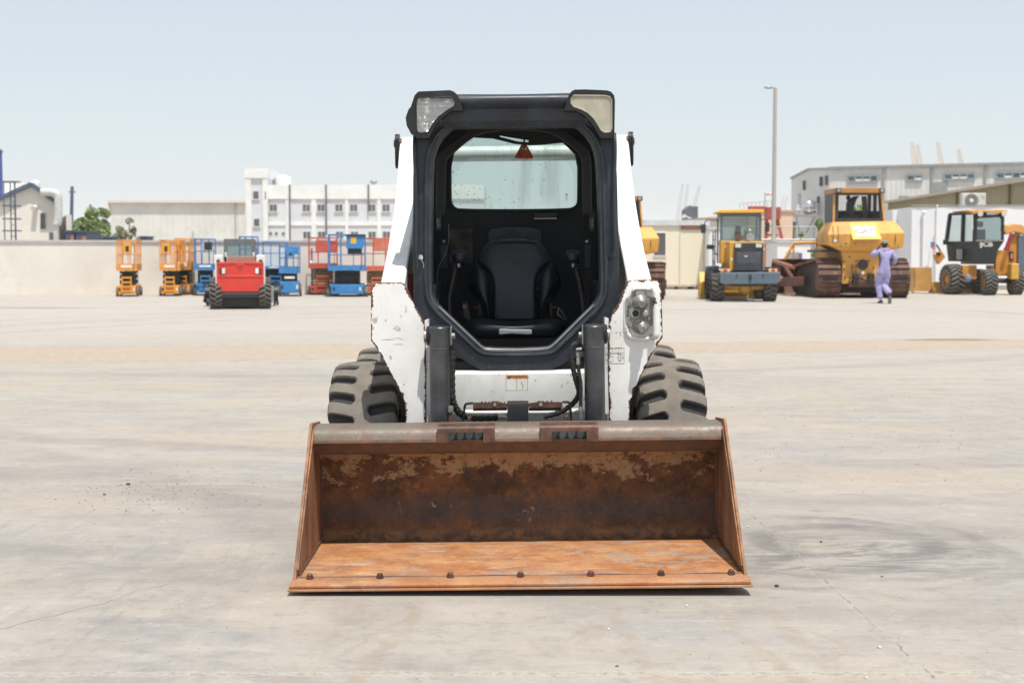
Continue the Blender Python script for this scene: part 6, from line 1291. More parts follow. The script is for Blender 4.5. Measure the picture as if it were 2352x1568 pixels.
L7_ = scissor_lift('small blue scissor lift with a busy railing and grey stack, left of the lamp post', 665, 46.5, .70, 1.7, m_([646, 627, 612, 592, 566], 46.5, 680), M['lift_blue'], M['scissor_dark'], .15, sign=False, ctl=.1, ladder=False)
c = MB(); h6 = m_([627, 612, 592, 566], 46.5, 680); c.box(-.16, .3, -.05, .0, h6[2] + .12, h6[3] - .02); c.build('control_shield', M['lift_blue'], L7_, bevel=.01)
c = MB(); c.box(-.17, .16, -.012, -.001, h6[0] - .17, h6[0] - .10); c.build('maker_plate', M['deck_sign'], L7_)
L8_ = scissor_lift('faded red scissor lift with tan arms, left of the tall blue lift', 742, 48.3, 1.0, 2.2, m_([657, 617, 606, 580, 547], 48.3, 678), M['lift_red'], M['scissor_tan'], .13, sign=False, ctl=None)
c = MB(); h8 = m_([580, 553], 48.3, 678); c.box(-.25, .45, -.03, .0, h8[0], h8[1]); c.build('rail_panel', M['lift_red'], L8_)
L9_ = scissor_lift('big blue scissor lift with a control cabinet on its platform', 797, 46.0, 1.22, 2.3, m_([650, 618, 607, 582, 536], 46.0, 678.5), M['lift_blue'], M['scissor_dark'], .11, sign=False, ctl=None, ladder=False, over=.1)
h9 = m_([591, 568, 539], 46, 678.5); c = MB(); c.prism([(-.02, h9[1]), (.52, h9[1]), (.56, h9[2]), (-.02, h9[2])], -.16, .2); cc_ = c.build('control_cabinet', M['lift_blue'], L9_, bevel=.02); c = MB(); c.box(.12, .30, -.168, -.1605, h9[1] + .16, h9[1] + .36); c.build('yellow_label', plain('label_yellow', (.7, .42, .05), .5), cc_); c = MB(); c.box(-.06, .60, -.2, .22, h9[2] + .001, h9[2] + .05); c.build('cabinet_lid', M['ctl'], cc_); c = MB(); c.box(.02, .46, -.1, .1, h9[0] + .15, h9[1] - .001); c.build('cabinet_stand', M['ctl'], cc_)
L10 = scissor_lift('coral red scissor lift half hidden behind the white lifting arm', 872, 47.6, 1.25, 2.3, m_([657, 622, 611, 582, 547], 47.6, 678), M['lift_coral'], M['scissor_tan'], .10, sign=False, ctl=None)
h10 = m_([577, 550], 47.6, 678); c = MB(); c.box(-.2, .62, -.06, .0, h10[0], h10[1]); cp_ = c.build('banner_panel', M['lift_coral'], L10); c = MB(); c.text('JLG', .24, stand(.24, -.064, (h10[0] + h10[1]) / 2 - .02), .002, sx=1.1, bold=.006); c.build('lettering', plain('faded_letters', (.5, .3, .24), .6), cp_)

# ---------------------------------------------------------------- red skid steer, seen from behind
YRd = 35.6; RS = thing('skid_steer_loader', 'skid steer loader with bright red rear door parked behind on the left', 'loader', (at(551.5, YRd), YRd, 0), .185); k_ = .12817 * YRd / FPX
def rx_(zx): return (zx - 700) * k_
def rz_f(zy): return (1512 - zy) * k_
def rp(zx, zy): return (rx_(zx), rz_f(zy))
M['loader_red'] = plain('loader_red', (.62, .045, .030), .35, var=.06, scale=3); M['cab_grey'] = plain('cab_grey', (.13, .135, .14), .5, var=.1); M['teal_glass'] = plain('teal_glass', (.20, .36, .36), .1, var=.35, scale=2.5); M['plain_white'] = plain('loader_white', (.74, .73, .71), .4)
q = MB(); q.prism(rnd_rect(rx_(285), rx_(1112), rz_f(1205), rz_f(662), .06), 0, .35); dr = q.build('rear_door', M['loader_red'], RS, bevel=.035, seg=3)
q = MB(); q.prism(rnd_rect(rx_(310), rx_(1085), rz_f(935), rz_f(905), .012), -.018, .01); q.prism([rp(285, 668), rp(330, 662), rp(1070, 662), rp(1112, 668), rp(1080, 708), rp(860, 708), rp(790, 690), rp(740, 760), rp(700, 800), rp(660, 760), rp(600, 690), rp(540, 708), rp(320, 708)], -.02, .01); q.build('door_moulding', M['loader_red'], dr, bevel=.008)
q = MB(); X, Z = rp(700, 742); q.cyl((X, -.024, Z), (X, -.02, Z), .024, n=12); q.build('door_latch', M['ctl'], dr)
for s in (-1, 1):
    a, b = (325, 445) if s < 0 else (952, 1080); q = MB(); q.prism(rnd_rect(rx_(a), rx_(b), rz_f(885), rz_f(765), .02), -.022, .0); tl_ = q.build('tail_light', plain('tail_red', (.22, .015, .02), .25), dr, bevel=.004)
    a, b = (380, 435) if s < 0 else (965, 1022); q = MB(); q.prism(rnd_rect(rx_(a), rx_(b), rz_f(872), rz_f(775), .012), -.027, -.0225); q.build('reverse_lens', plain('clear_lens', (.75, .75, .7), .15), tl_)
    a, b = (238, 400) if s < 0 else (985, 1142); q = MB(); q.prism(rnd_rect(rx_(a), rx_(b), rz_f(700), rz_f(540), .03), .05, .8); q.build('lift_arm', M['plain_white'], RS, bevel=.02)
    q = MB(); X, Z = rp(315 if s < 0 else 1062, 655); q.cyl((X, .02, Z), (X, .049, Z), .05, n=14); q.build('arm_pin', M['ctl'], RS)
    q = MB(); X, Z = rp(440 if s < 0 else 942, 530); q.cyl((X, .9, Z - .06), (X, .9, Z + .02), .03, n=8); q.ball((X, .9, Z + .02), .032); q.build('work_lamp', M['deck_sign'], RS)
    q = MB(); q.box(min(rx_(285), rx_(262)) if s < 0 else rx_(1112), rx_(284) if s < 0 else rx_(1138), .02, 1.6, rz_f(1210), rz_f(700)); q.build('body_side', M['plain_white'], RS, bevel=.01)
TM2 = tyre_mesh('knobbly_tyre', .40, .285, 20, .035, 240, 16, .5, .8, .12); TM2.materials.append(tyre_mat('muddy_tyre', (.16, .145, .125)))
for s in (-1, 1):
    for y in (.32, 1.45):
        wh = rim_mb(.2, .26, s).build('wheel', M['plain_white'], RS); wh.location = (s * .605, y, .392); t = bpy.data.objects.new('tyre', TM2); COL.objects.link(t); t.parent = wh
        if s < 0: t.rotation_euler = (0, 0, math.pi)
q = MB(); q.box(rx_(285), rx_(1140), .0, .3, rz_f(1310), rz_f(1214)); q.build('rear_bumper', M['ctl'], RS, bevel=.03)
q = MB(); q.box(-.46, .46, .2, 1.9, .06, .72); q.build('chassis', M['ctl'], RS)
q = MB(); q.prism([rp(470, 660), rp(975, 660), rp(965, 565), rp(480, 565)], .3, 1.0); q.build('engine_screen', plain('dusty_screen', (.30, .22, .165), .8, var=.2, scale=30), RS, bevel=.01)
q = MB(); cabp = [rp(405, 660), rp(470, 660), rp(470, 560), rp(965, 560), rp(965, 660), rp(980, 660), rp(980, 300), rp(965, 262), rp(930, 250), rp(455, 250), rp(415, 265), rp(405, 300)]
ring_plate(q, [rp(405, 560), rp(405, 300), rp(415, 265), rp(455, 250), rp(930, 250), rp(968, 262), rp(980, 300), rp(980, 560)], [rp(470, 550), rp(468, 460), rp(480, 380), rp(520, 325), rp(860, 322), rp(905, 380), rp(912, 460), rp(905, 550)], .95, 1.02, rp(690, 430), 30)
q.box(rx_(405), rx_(430), 1.02, 1.85, rz_f(660), rz_f(270)); q.box(rx_(955), rx_(980), 1.02, 1.85, rz_f(660), rz_f(270)); q.box(rx_(410), rx_(975), .96, 1.9, rz_f(270), rz_f(246)); cb2 = q.build('cab', M['cab_grey'], RS, bevel=.01)
gt2 = NT('tinted_glass', .05); gt2.n.remove(gt2.b); tr_ = gt2.n.new('ShaderNodeBsdfTransparent'); tr_.inputs[0].default_value = (.58, .68, .67, 1); g2 = gt2.n.new('ShaderNodeBsdfGlossy'); g2.inputs['Roughness'].default_value = .05; mx = gt2.n.new('ShaderNodeMixShader'); mx.inputs[0].default_value = .14; gt2.l.new(tr_.outputs[0], mx.inputs[1]); gt2.l.new(g2.outputs[0], mx.inputs[2]); gt2.l.new(mx.outputs[0], gt2.n['Material Output'].inputs['Surface']); M['tint'] = gt2.m
q = MB(); q.prism([rp(470, 550), rp(468, 460), rp(480, 380), rp(520, 325), rp(860, 322), rp(905, 380), rp(912, 460), rp(905, 550)], .985, .99); q.build('rear_window', M['tint'], cb2)
q = MB(); q.cyl((rx_(445), .5, rz_f(670)), (rx_(445), .5, rz_f(575)), .022, n=10); q.build('exhaust', M['ctl'], RS)
# wide attachment carried in front: grey end plates and a toothed drum
q = MB(); q.cyl((-.92, 2.45, .34), (.98, 2.45, .34), .20, n=20); dm = q.build('attachment_drum', M['ctl'], RS); rr = random.Random(9)
q = MB()
for i in range(90): a = rr.uniform(0, 6.28); x = rr.uniform(-.95, 1.0); q.bar((x, 2.45 + .18 * math.cos(a), .34 + .18 * math.sin(a)), (x + rr.uniform(-.04, .04), 2.45 + .33 * math.cos(a), .34 + .33 * math.sin(a)), .05, .04)
q.build('drum_teeth', M['ctl'], dm)
for a, b in ((122, 182), (1240, 1312)): q = MB(); q.prism([rp(a, 1450), rp(b, 1440), rp(b, 1130), rp(a, 1130)], 1.95, 2.75); q.build('end_plate', M['galv'], RS, bevel=.01)
q = MB(); q.box(-.8, .85, 2.0, 2.15, .35, .62); q.build('attachment_frame', M['ctl'], RS)

# ---------------------------------------------------------------- yellow wheel loader, seen from behind
YWl = 41.1; k_ = .16477 * YWl / FPX; WL = thing('wheel_loader', 'yellow wheel loader with a slate blue counterweight seen from behind', 'loader', (at(1596.2 + .16477 * 715, YWl), YWl, 0), -.06)
def wp_(zx, zy): return ((zx - 715) * k_, (1492 - zy) * k_)
M['yel'] = dirty('machine_yellow', (.64, .33, .045)); M['slate'] = plain('slate_paint', (.10, .135, .17), .5, var=.1); M['dk'] = plain('machine_black', (.030, .031, .034), .55, var=.2); M['yelroof'] = dirty('roof_yellow', (.72, .40, .05))
q = MB(); q.prism([wp_(355, 1085), wp_(1190, 1075), wp_(1190, 1210), wp_(1140, 1240), wp_(420, 1250), wp_(355, 1225)], 0, .42); cw = q.build('counterweight', M['slate'], WL, bevel=.025)
for zx in (588, 948): q = MB(); X, Z = wp_(zx, 1115); q.cyl((X, -.02, Z), (X, .0, Z), .02, n=8); q.box(X - .008, X + .008, -.015, -.001, Z - .09, Z - .02); q.build('tie_point', M['dk'], cw)
q = MB(); X, Z = wp_(772, 1130); q.box(X - .035, X + .035, -.05, -.001, Z - .12, Z + .05); q.build('tow_hitch', M['dk'], cw, bevel=.01)
for a, b in ((362, 500), (1030, 1150)): q = MB(); x0_, z1_ = wp_(a, 1030); x1_, z0_ = wp_(b, 1075); q.box(x0_, x1_, .05, .12, z0_, z1_); tl_ = q.build('tail_light', plain('lamp_amber', (.62, .48, .25), .3), WL, bevel=.008); q = MB(); c_ = (x0_ + x1_) / 2; q.box(c_ - .05, c_ + .05, .044, .0495, z0_ + .01, z1_ - .01); q.build('red_lens', plain('lens_red', (.5, .03, .03), .3), tl_)
q = MB(); q.prism([wp_(560, 1065), wp_(965, 1065), wp_(965, 690), wp_(945, 668), wp_(575, 672), wp_(558, 695)], .22, .32); gri = q.build('rear_grille', M['dk'], WL, bevel=.02)
q = MB()
for i in range(11): z = wp_(0, 1040 - i * 22)[1]; q.box(wp_(600, 0)[0], wp_(925, 0)[0], .205, .218, z, z + .014)
q.build('grille_bars', M['slate'], gri)
q = MB(); x0_, z1_ = wp_(595, 795); x1_, z0_ = wp_(925, 945); q.box(x0_, x1_, .212, .2195, z0_, z1_); q.build('radiator_core', plain('core_grey', (.075, .075, .08), .6), gri)
q = MB(); X, Z = wp_(722, 855); q.tube([(X + .022 * i, .2, Z - .006 * (i % 2)) for i in range(-2, 3)], .014, 6); eb = q.build('maker_emblem', M['deck_sign'], gri); q = MB(); X, Z = wp_(733, 822); q.prism([(X - .02, Z - .03), (X + .02, Z - .03), (X, Z + .04)], .196, .204); q.build('emblem_point', plain('emblem_red', (.4, .05, .05), .5), eb)
for a, b in ((570, 652), (858, 940)): q = MB(); x0_, z1_ = wp_(a, 682); x1_, z0_ = wp_(b, 735); q.box(x0_, x1_, .19, .2195, z0_, z1_); q.build('work_light', plain('work_glass', (.55, .58, .52), .2), gri, bevel=.006)
q = MB(); q.hexa([(wp_(500, 0)[0], .34, wp_(0, 1060)[1]), (wp_(985, 0)[0], .34, wp_(0, 1060)[1]), (wp_(985, 0)[0], 1.6, wp_(0, 1060)[1]), (wp_(470, 0)[0], 1.6, wp_(0, 1060)[1]), (wp_(500, 0)[0], .34, wp_(0, 655)[1]), (wp_(985, 0)[0], .34, wp_(0, 655)[1]), (wp_(985, 0)[0], 1.6, wp_(0, 635)[1]), (wp_(420, 0)[0], 1.6, wp_(0, 635)[1])]); q.box(wp_(400, 0)[0], wp_(498, 0)[0], .9, 1.6, wp_(0, 960)[1], wp_(0, 640)[1]); q.build('engine_hood', M['yel'], WL, bevel=.02)
for zx, zy, r, mt in ((645, 595, .095, plain('rusty_filter', (.12, .07, .045), .7)), (795, 590, .115, plain('silver_filter', (.42, .42, .43), .3, .7))): q = MB(); X, Z = wp_(zx, zy); q.cyl((X, .5, Z), (X, .95, Z), r, n=18); q.cyl((X, .7, Z + r * .8), (X, .7, Z + r * 1.7), r * .3, n=10); q.ball((X, .7, Z + r * 1.85), r * .6, r * .6, r * .3); q.build('air_filter' if zx > 700 else 'muffler', mt, WL)
q = MB(); fr = [wp_(402, 632), wp_(402, 300), wp_(412, 240), wp_(985, 240), wp_(992, 300), wp_(990, 632)]; wn_ = [wp_(440, 615), wp_(440, 290), wp_(955, 290), wp_(955, 615)]
ring_plate(q, fr, wn_, 1.25, 1.33, wp_(700, 440), 20)
for sx in (405, 968): q.box(wp_(sx, 0)[0], wp_(sx + 22, 0)[0], 1.33, 2.45, wp_(0, 300)[1], wp_(0, 240)[1]); q.box(wp_(sx, 0)[0], wp_(sx + 22, 0)[0], 2.4, 2.46, wp_(0, 960)[1], wp_(0, 240)[1]); q.box(wp_(sx, 0)[0], wp_(sx + 22, 0)[0], 1.33, 2.45, wp_(0, 700)[1], wp_(0, 630)[1])
cb3 = q.build('cab', M['slate'], WL, bevel=.012); q = MB(); q.prism(wn_, 1.28, 1.29); q.build('rear_window', M['tint'], cb3)
q = MB(); q.box(wp_(640, 0)[0], wp_(720, 0)[0], 1.7, 1.8, wp_(0, 660)[1], wp_(0, 415)[1]); q.build('driver_seat', M['dk'], cb3, bevel=.03)
q = MB(); q.prism([wp_(345, 240), wp_(345, 225), wp_(400, 195), wp_(700, 188), wp_(1010, 190), wp_(1022, 205), wp_(1022, 238)], 1.15, 2.55); q.build('roof', M['yelroof'], cb3, bevel=.02)
for pts, bx in ((((400, 345), (260, 330), (205, 345), (190, 395)), (140, 210, 395, 525)), (((992, 330), (1060, 325), (1090, 345), (1092, 372)), (1060, 1122, 370, 505)), (((380, 850), (330, 770), (300, 755)), (225, 332, 690, 755))):
    q = MB(); q.tube(smooth([(wp_(*p)[0], 1.6, wp_(*p)[1]) for p in pts], 1), .016, 6); x0_, z1_ = wp_(bx[0], bx[2]); x1_, z0_ = wp_(bx[1], bx[3]); q.box(x0_, x1_, 1.57, 1.63, z0_, z1_); q.build('mirror', M['dk'], cb3, bevel=.012)
q = MB(); q.tube([(wp_(320, 500)[0], 1.7, wp_(320, 500)[1]), (wp_(320, 990)[0], 1.7, wp_(320, 990)[1])], .018, 6); q.tube([(wp_(355, 480)[0], 1.75, wp_(355, 480)[1]), (wp_(350, 990)[0], 1.75, wp_(350, 990)[1])], .018, 6)
for i in range(4): z = wp_(0, 620 + 100 * i)[1]; q.bar((wp_(320, 0)[0], 1.72, z), (wp_(352, 0)[0], 1.72, z), .04, .03)
q.build('access_ladder', M['dk'], WL)
TM3 = tyre_mesh('loader_tyre', .46, .36, 18, .03, 200, 14, .55, .7, .15); TM3.materials.append(tyre_mat('worn_loader_tyre', (.12, .112, .10)))
for s in (-1, 1):
    for y, zx in ((.62, None), (2.75, None)):
        wh = rim_mb(.26, .32, s).build('wheel', M['yel'], WL); wh.location = (.0 + s * .76 - .015, y, .452); t = bpy.data.objects.new('tyre', TM3); COL.objects.link(t); t.parent = wh
        if s < 0: t.rotation_euler = (0, 0, math.pi)
    q = MB(); q.prism([(s * .93, .62), (s * .58, .62), (s * .58, 1.03), (s * .93, 1.0)] if s > 0 else [(-.93, .62), (-.93, 1.0), (-.58, 1.03), (-.58, .62)], 2.3, 3.3); q.build('front_fender', M['slate'], WL, bevel=.02)
    q = MB(); q.box(min(s * .55, s * .92), max(s * .55, s * .92), .35, 1.3, .96, 1.0); q.build('rear_fender', M['dk'], WL)
q = MB(); q.cyl((-.6, .62, .43), (.6, .62, .43), .10, n=12); q.ball((.03, .62, .40), .2, .2, .2); q.build('axle', M['yel'], WL); q = MB(); q.cyl((-.6, 2.75, .43), (.6, 2.75, .43), .1, n=12); q.build('axle', M['yel'], WL)
q = MB(); q.box(-.35, .35, .3, 3.2, .45, .9); q.build('chassis', M['dk'], WL)
q = MB(); bpr = [(3.5, .02), (4.25, .02), (4.4, .3), (4.2, .6), (3.75, .78), (3.55, .5)]; q.prism([(3.45, .03), (4.3, .03), (4.3, .07), (3.6, .1), (3.5, .3), (3.6, .6), (3.75, .8), (3.7, .82), (3.42, .5)], -1.05, 1.05, 'x')
for s in (-1, 1): q.prism([(3.42, .05), (4.3, .03), (3.75, .82), (3.42, .5)], min(s * 1.05, s * 1.02) + .031 * s, max(s * 1.05, s * 1.02) + .031 * s, 'x')
q.build('bucket', M['yelroof'], WL); q = MB()
for s in (-1, 1): q.bar((s * .4, 2.4, 1.3), (s * .4, 3.5, .45), .12, .22)
q.build('loader_arm', M['yel'], WL)

for zx in (420, 470): q = MB(); q.tube(smooth([(wp_(zx, 0)[0], .3, wp_(0, 1040)[1]), (wp_(zx - 20, 0)[0], .2, wp_(0, 1100)[1] + .05), (wp_(zx + 40, 0)[0], .5, wp_(0, 980)[1])], 2), .014, 6); q.build('hydraulic_line', M['dk'], WL)
for zx, zy in ((470, 720), (530, 900), (975, 760)): q = MB(); X, Z = wp_(zx, zy); q.box(X - .03, X + .03, .33 if zx > 500 else .88, .338 if zx > 500 else .899, Z - .04, Z + .04); q.build('warning_decal', M['deck_sign'], WL)
# ---------------------------------------------------------------- bulldozers
M['cat'] = plain('dozer_yellow', (.66, .325, .06), .55, var=.10, scale=1.2, dirt=(.30, .17, .06), dscale=2, damt=.55); M['trk'] = plain('track_steel', (.115, .060, .042), .7, .2, var=.3, scale=3, dirt=(.26, .17, .12), dscale=4, damt=.8); M['trkd'] = plain('track_dark', (.035, .022, .018), .8, var=.3); M['rusty'] = plain('rusty_blade', (.13, .050, .030), .75, var=.35, scale=2, dirt=(.05, .03, .025), dscale=3, damt=.7)
YD = 44.4; k_ = .1941 * YD / FPX
def dp(zx, zy): return ((zx - 915) * k_, (1462 - zy) * k_)
DZ = thing('bulldozer', 'large yellow bulldozer with a tall cab and white name plate', 'bulldozer', (at(1808.7 + .1941 * 915, YD), YD, 0), 0, 'yellow bulldozers')
# hull and the faceted fuel tank
q = MB(); q.prism([dp(665, 1290), dp(1095, 1290), dp(1110, 990), dp(1140, 850), dp(640, 850), dp(672, 990)], .2, 4.0); hull = q.build('rear_case', M['cat'], DZ, bevel=.02)
f_, b_ = [dp(*p) for p in ((480, 830), (640, 905), (1160, 905), (1365, 862), (1380, 690), (480, 700))], None
q = MB(); lo = [(dp(485, 0)[0], dp(0, 832)[1]), (dp(1368, 0)[0], dp(0, 826)[1])]
tp_ = [dp(470, 705), dp(1382, 688)]; ts = [dp(560, 558), dp(1300, 545)]; bt_ = [dp(650, 905), dp(1170, 900)]; el = [dp(480, 830), dp(1368, 860)]
V = [(*[bt_[0][0]], .1, bt_[0][1]), (bt_[1][0], .1, bt_[1][1]), (el[1][0], 0, el[1][1]), (el[0][0], 0, el[0][1]), (tp_[1][0], -.02, tp_[1][1]), (tp_[0][0], -.02, tp_[0][1]), (ts[1][0], .35, ts[1][1]), (ts[0][0], .35, ts[0][1])]
Bk = [(x, 1.5, z) for x, y, z in V]
q.add(V + Bk, [(0, 1, 2, 3), (3, 2, 4, 5), (5, 4, 6, 7), (7, 6, 14, 15), (8, 9, 1, 0), (6, 4, 12, 14), (4, 2, 10, 12), (2, 1, 9, 10), (0, 3, 11, 8), (3, 5, 13, 11), (5, 7, 15, 13)]); tk = q.build('fuel_tank', M['cat'], DZ, bevel=.02)
def onslope(zx, zy):                               # point on the sloping upper face of the tank
    x, z = dp(zx, zy); f = (z - tp_[0][1]) / (ts[0][1] - tp_[0][1]); return (x, -.02 + .37 * f, z)
q = MB(); pl = [(738, 562), (1078, 558), (1092, 765), (752, 768)]; n_ = Vector((0, -.37, 0)).normalized() * .03
vv = [Vector(onslope(*p)) + Vector((0, -.04, .0)) for p in pl]; q.add(vv + [v + Vector((0, .12, 0)) for v in vv], [(0, 1, 2, 3), (4, 7, 6, 5), (0, 4, 5, 1), (1, 5, 6, 2), (2, 6, 7, 3), (3, 7, 4, 0)]); pn_ = q.build('tank_panel', dirty('panel_yellow', (.72, .42, .06)), tk, bevel=.008)
def onp_(zx, zy, off):
    x, z = dp(zx, zy); a, b = vv[0], vv[3]; f = (z - b.z) / (a.z - b.z); return Vector((x, b.y + (a.y - b.y) * f - off, z))
q = MB(); L_ = [onp_(*p, .012) for p in ((772, 610), (1035, 604), (1045, 725), (800, 730))]; q.add(L_ + [v + Vector((0, .01, 0)) for v in L_], [(0, 1, 2, 3), (4, 7, 6, 5), (0, 4, 5, 1), (1, 5, 6, 2), (2, 6, 7, 3), (3, 7, 4, 0)]); np_ = q.build('name_plate', plain('plate_white', (.52, .51, .49), .5), pn_)
tilt = math.atan2((vv[0].y - vv[3].y), (vv[0].z - vv[3].z)); c_ = onp_(912, 668, .016)
q = MB(); q.text('CAT', .27, Matrix.Translation(c_) @ Matrix.Rotation(R(90) - tilt, 4, 'X'), .002, sx=1.15, bold=.012); q.build('lettering', plain('faint_letters', (.36, .345, .32), .6), np_)
for zx in (540, 1275, 600): q = MB(); pts = [onslope(zx + 12, 600), onslope(zx, 690), (dp(zx - 6, 0)[0], -.02, dp(0, 800)[1])]; q.tube([(p[0], p[1] - .02, p[2]) for p in pts], .012, 5); q.build('tank_seam', M['trkd'], tk)
rr = random.Random(4)
for i in range(14): q = MB(); X, Z = dp(rr.uniform(500, 1340), rr.choice((815, 845, 720))); q.cyl((X, -.03, Z), (X, .02, Z), .016, n=6); q.build('tank_bolt', M['trkd'], tk)
q = MB(); X, Z = dp(912, 1062); q.cyl((X, .17, Z), (X, .21, Z), .165, n=24); q.build('round_cover', plain('cover_brown', (.05, .035, .032), .6), hull)
for zx, zy in ((690, 1025), (690, 1115), (700, 1220), (760, 1222), (832, 1020), (980, 1020), (755, 970), (1040, 1100), (1050, 1210)): q = MB(); X, Z = dp(zx, zy); q.cyl((X, .17, Z), (X, .2, Z), .026, n=6); q.build('case_bolt', M['trkd'], hull)
for a in (785, 965): q = MB(); x0_, z1_ = dp(a, 1165); x1_, z0_ = dp(a + 72, 1290); q.box(x0_, x1_, .02, .19, z0_, z1_); q.build('drawbar_lug', M['trkd'], hull, bevel=.02)
q = MB(); X, Z = dp(908, 1160); q.cyl((X, .12, Z), (X, .19, Z), .05, n=12); q.build('white_cap', M['deck_sign'], hull)
q = MB(); q.box(-.45, .45, .1, .4, dp(0, 1330)[1], dp(0, 1255)[1]); q.build('drawbar', M['trk'], hull, bevel=.02)
q = MB(); q.box(-.68, .68, .5, 4.2, dp(0, 1400)[1], dp(0, 1296)[1]); q.build('belly_guard', M['trkd'], DZ)
# cab
q = MB(); z0_, z1_ = dp(0, 556)[1], dp(0, 215)[1]; cabF = [dp(600, 556), dp(600, 215), dp(1150, 215), dp(1190, 556)]; cabW = [dp(640, 515), dp(648, 238), dp(1120, 238), dp(1140, 515)]
ring_plate(q, cabF, cabW, .55, .65, dp(890, 390), 20); q.box(dp(600, 0)[0], dp(1180, 0)[0], 1.9, 1.95, z0_, z0_ + .4)
for sx in (600, 1120): q.box(dp(sx, 0)[0], dp(sx + 40, 0)[0], 1.85, 1.95, z0_, z1_); q.box(dp(sx, 0)[0], dp(sx + 40, 0)[0], .65, 1.85, z0_, z0_ + .35); q.box(dp(sx, 0)[0], dp(sx + 40, 0)[0], 1.15, 1.25, z0_ + .35, z1_)
q.box(dp(598, 0)[0], dp(610, 0)[0], .66, 2.0, z0_, z1_ + .05); cb4 = q.build('cab', plain('cab_dark', (.035, .04, .05), .5, var=.2), DZ, bevel=.012)
for a, b in (((585, 556), (590, 230)), ((1190, 556), (1150, 215))): q = MB(); q.bar((dp(*a)[0], .52, dp(*a)[1]), (dp(*b)[0], .52, dp(*b)[1]), .055, .06, (0, 1, 0)); q.build('guard_post', M['cat'], cb4)
q = MB(); q.box(dp(600, 0)[0] - .02, dp(1185, 0)[0], .42, 2.1, dp(0, 214)[1], dp(0, 152)[1]); rf = q.build('roof', dirty('roof_rust', (.42, .20, .05)), cb4, bevel=.02)
for zx in (628, 1145): q = MB(); X, Z = dp(zx, 185); q.box(X - .08, X + .08, .36, .419, Z - .075, Z + .075); h_ = q.build('lamp_box', M['dk'], rf, bevel=.01); q = MB(); q.cyl((X, .345, Z), (X, .3595, Z), .055, n=16); q.build('lamp_glass', plain('lamp_grey', (.35, .34, .31), .3), h_)
q = MB()
for i in range(17): x = dp(650 + i * 28.5, 0)[0]; q.cyl((x, .60, dp(0, 512)[1]), (x, .60, dp(0, 240)[1]), .0035, n=4)
for i in range(13): z = dp(0, 512 - i * 22)[1]; q.cyl((dp(645, 0)[0], .60, z), (dp(1135, 0)[0], .60, z), .0035, n=4)
q.build('window_screen', M['dk'], cb4)
q = MB(); q.prism([dp(*p) for p in ((660, 556), (1000, 556), (950, 475), (862, 470), (870, 380), (905, 280), (935, 240), (880, 240), (800, 310), (795, 470), (690, 520))], 1.0, 1.3); q.build('operator_seat', M['dk'], cb4, bevel=.03)
q = MB(); X, Z = dp(800, 275); q.ball((X, 1.0, Z + .03), .07, .07, .09); q.build('headrest', M['dk'], cb4)
q = MB(); q.prism([dp(*p) for p in ((1020, 515), (1075, 515), (1060, 238), (1000, 238))], 1.4, 1.46); q.build('inner_post', plain('inner_tan', (.16, .11, .06), .6), cb4)
# engine hood, exhaust and left side gear further forward
q = MB(); q.box(-.55, .55, 2.0, 4.3, 1.3, 2.15); q.build('engine_hood', M['cat'], DZ, bevel=.03)
q = MB(); q.cyl((-.3, 2.9, 2.15), (-.3, 2.9, 3.0), .06, n=10); q.build('exhaust', M['trkd'], DZ)
q = MB(); q.box(-1.30, -.72, .35, 2.4, dp(0, 905)[1] - .03, dp(0, 885)[1]); q.build('side_step', M['dk'], DZ)
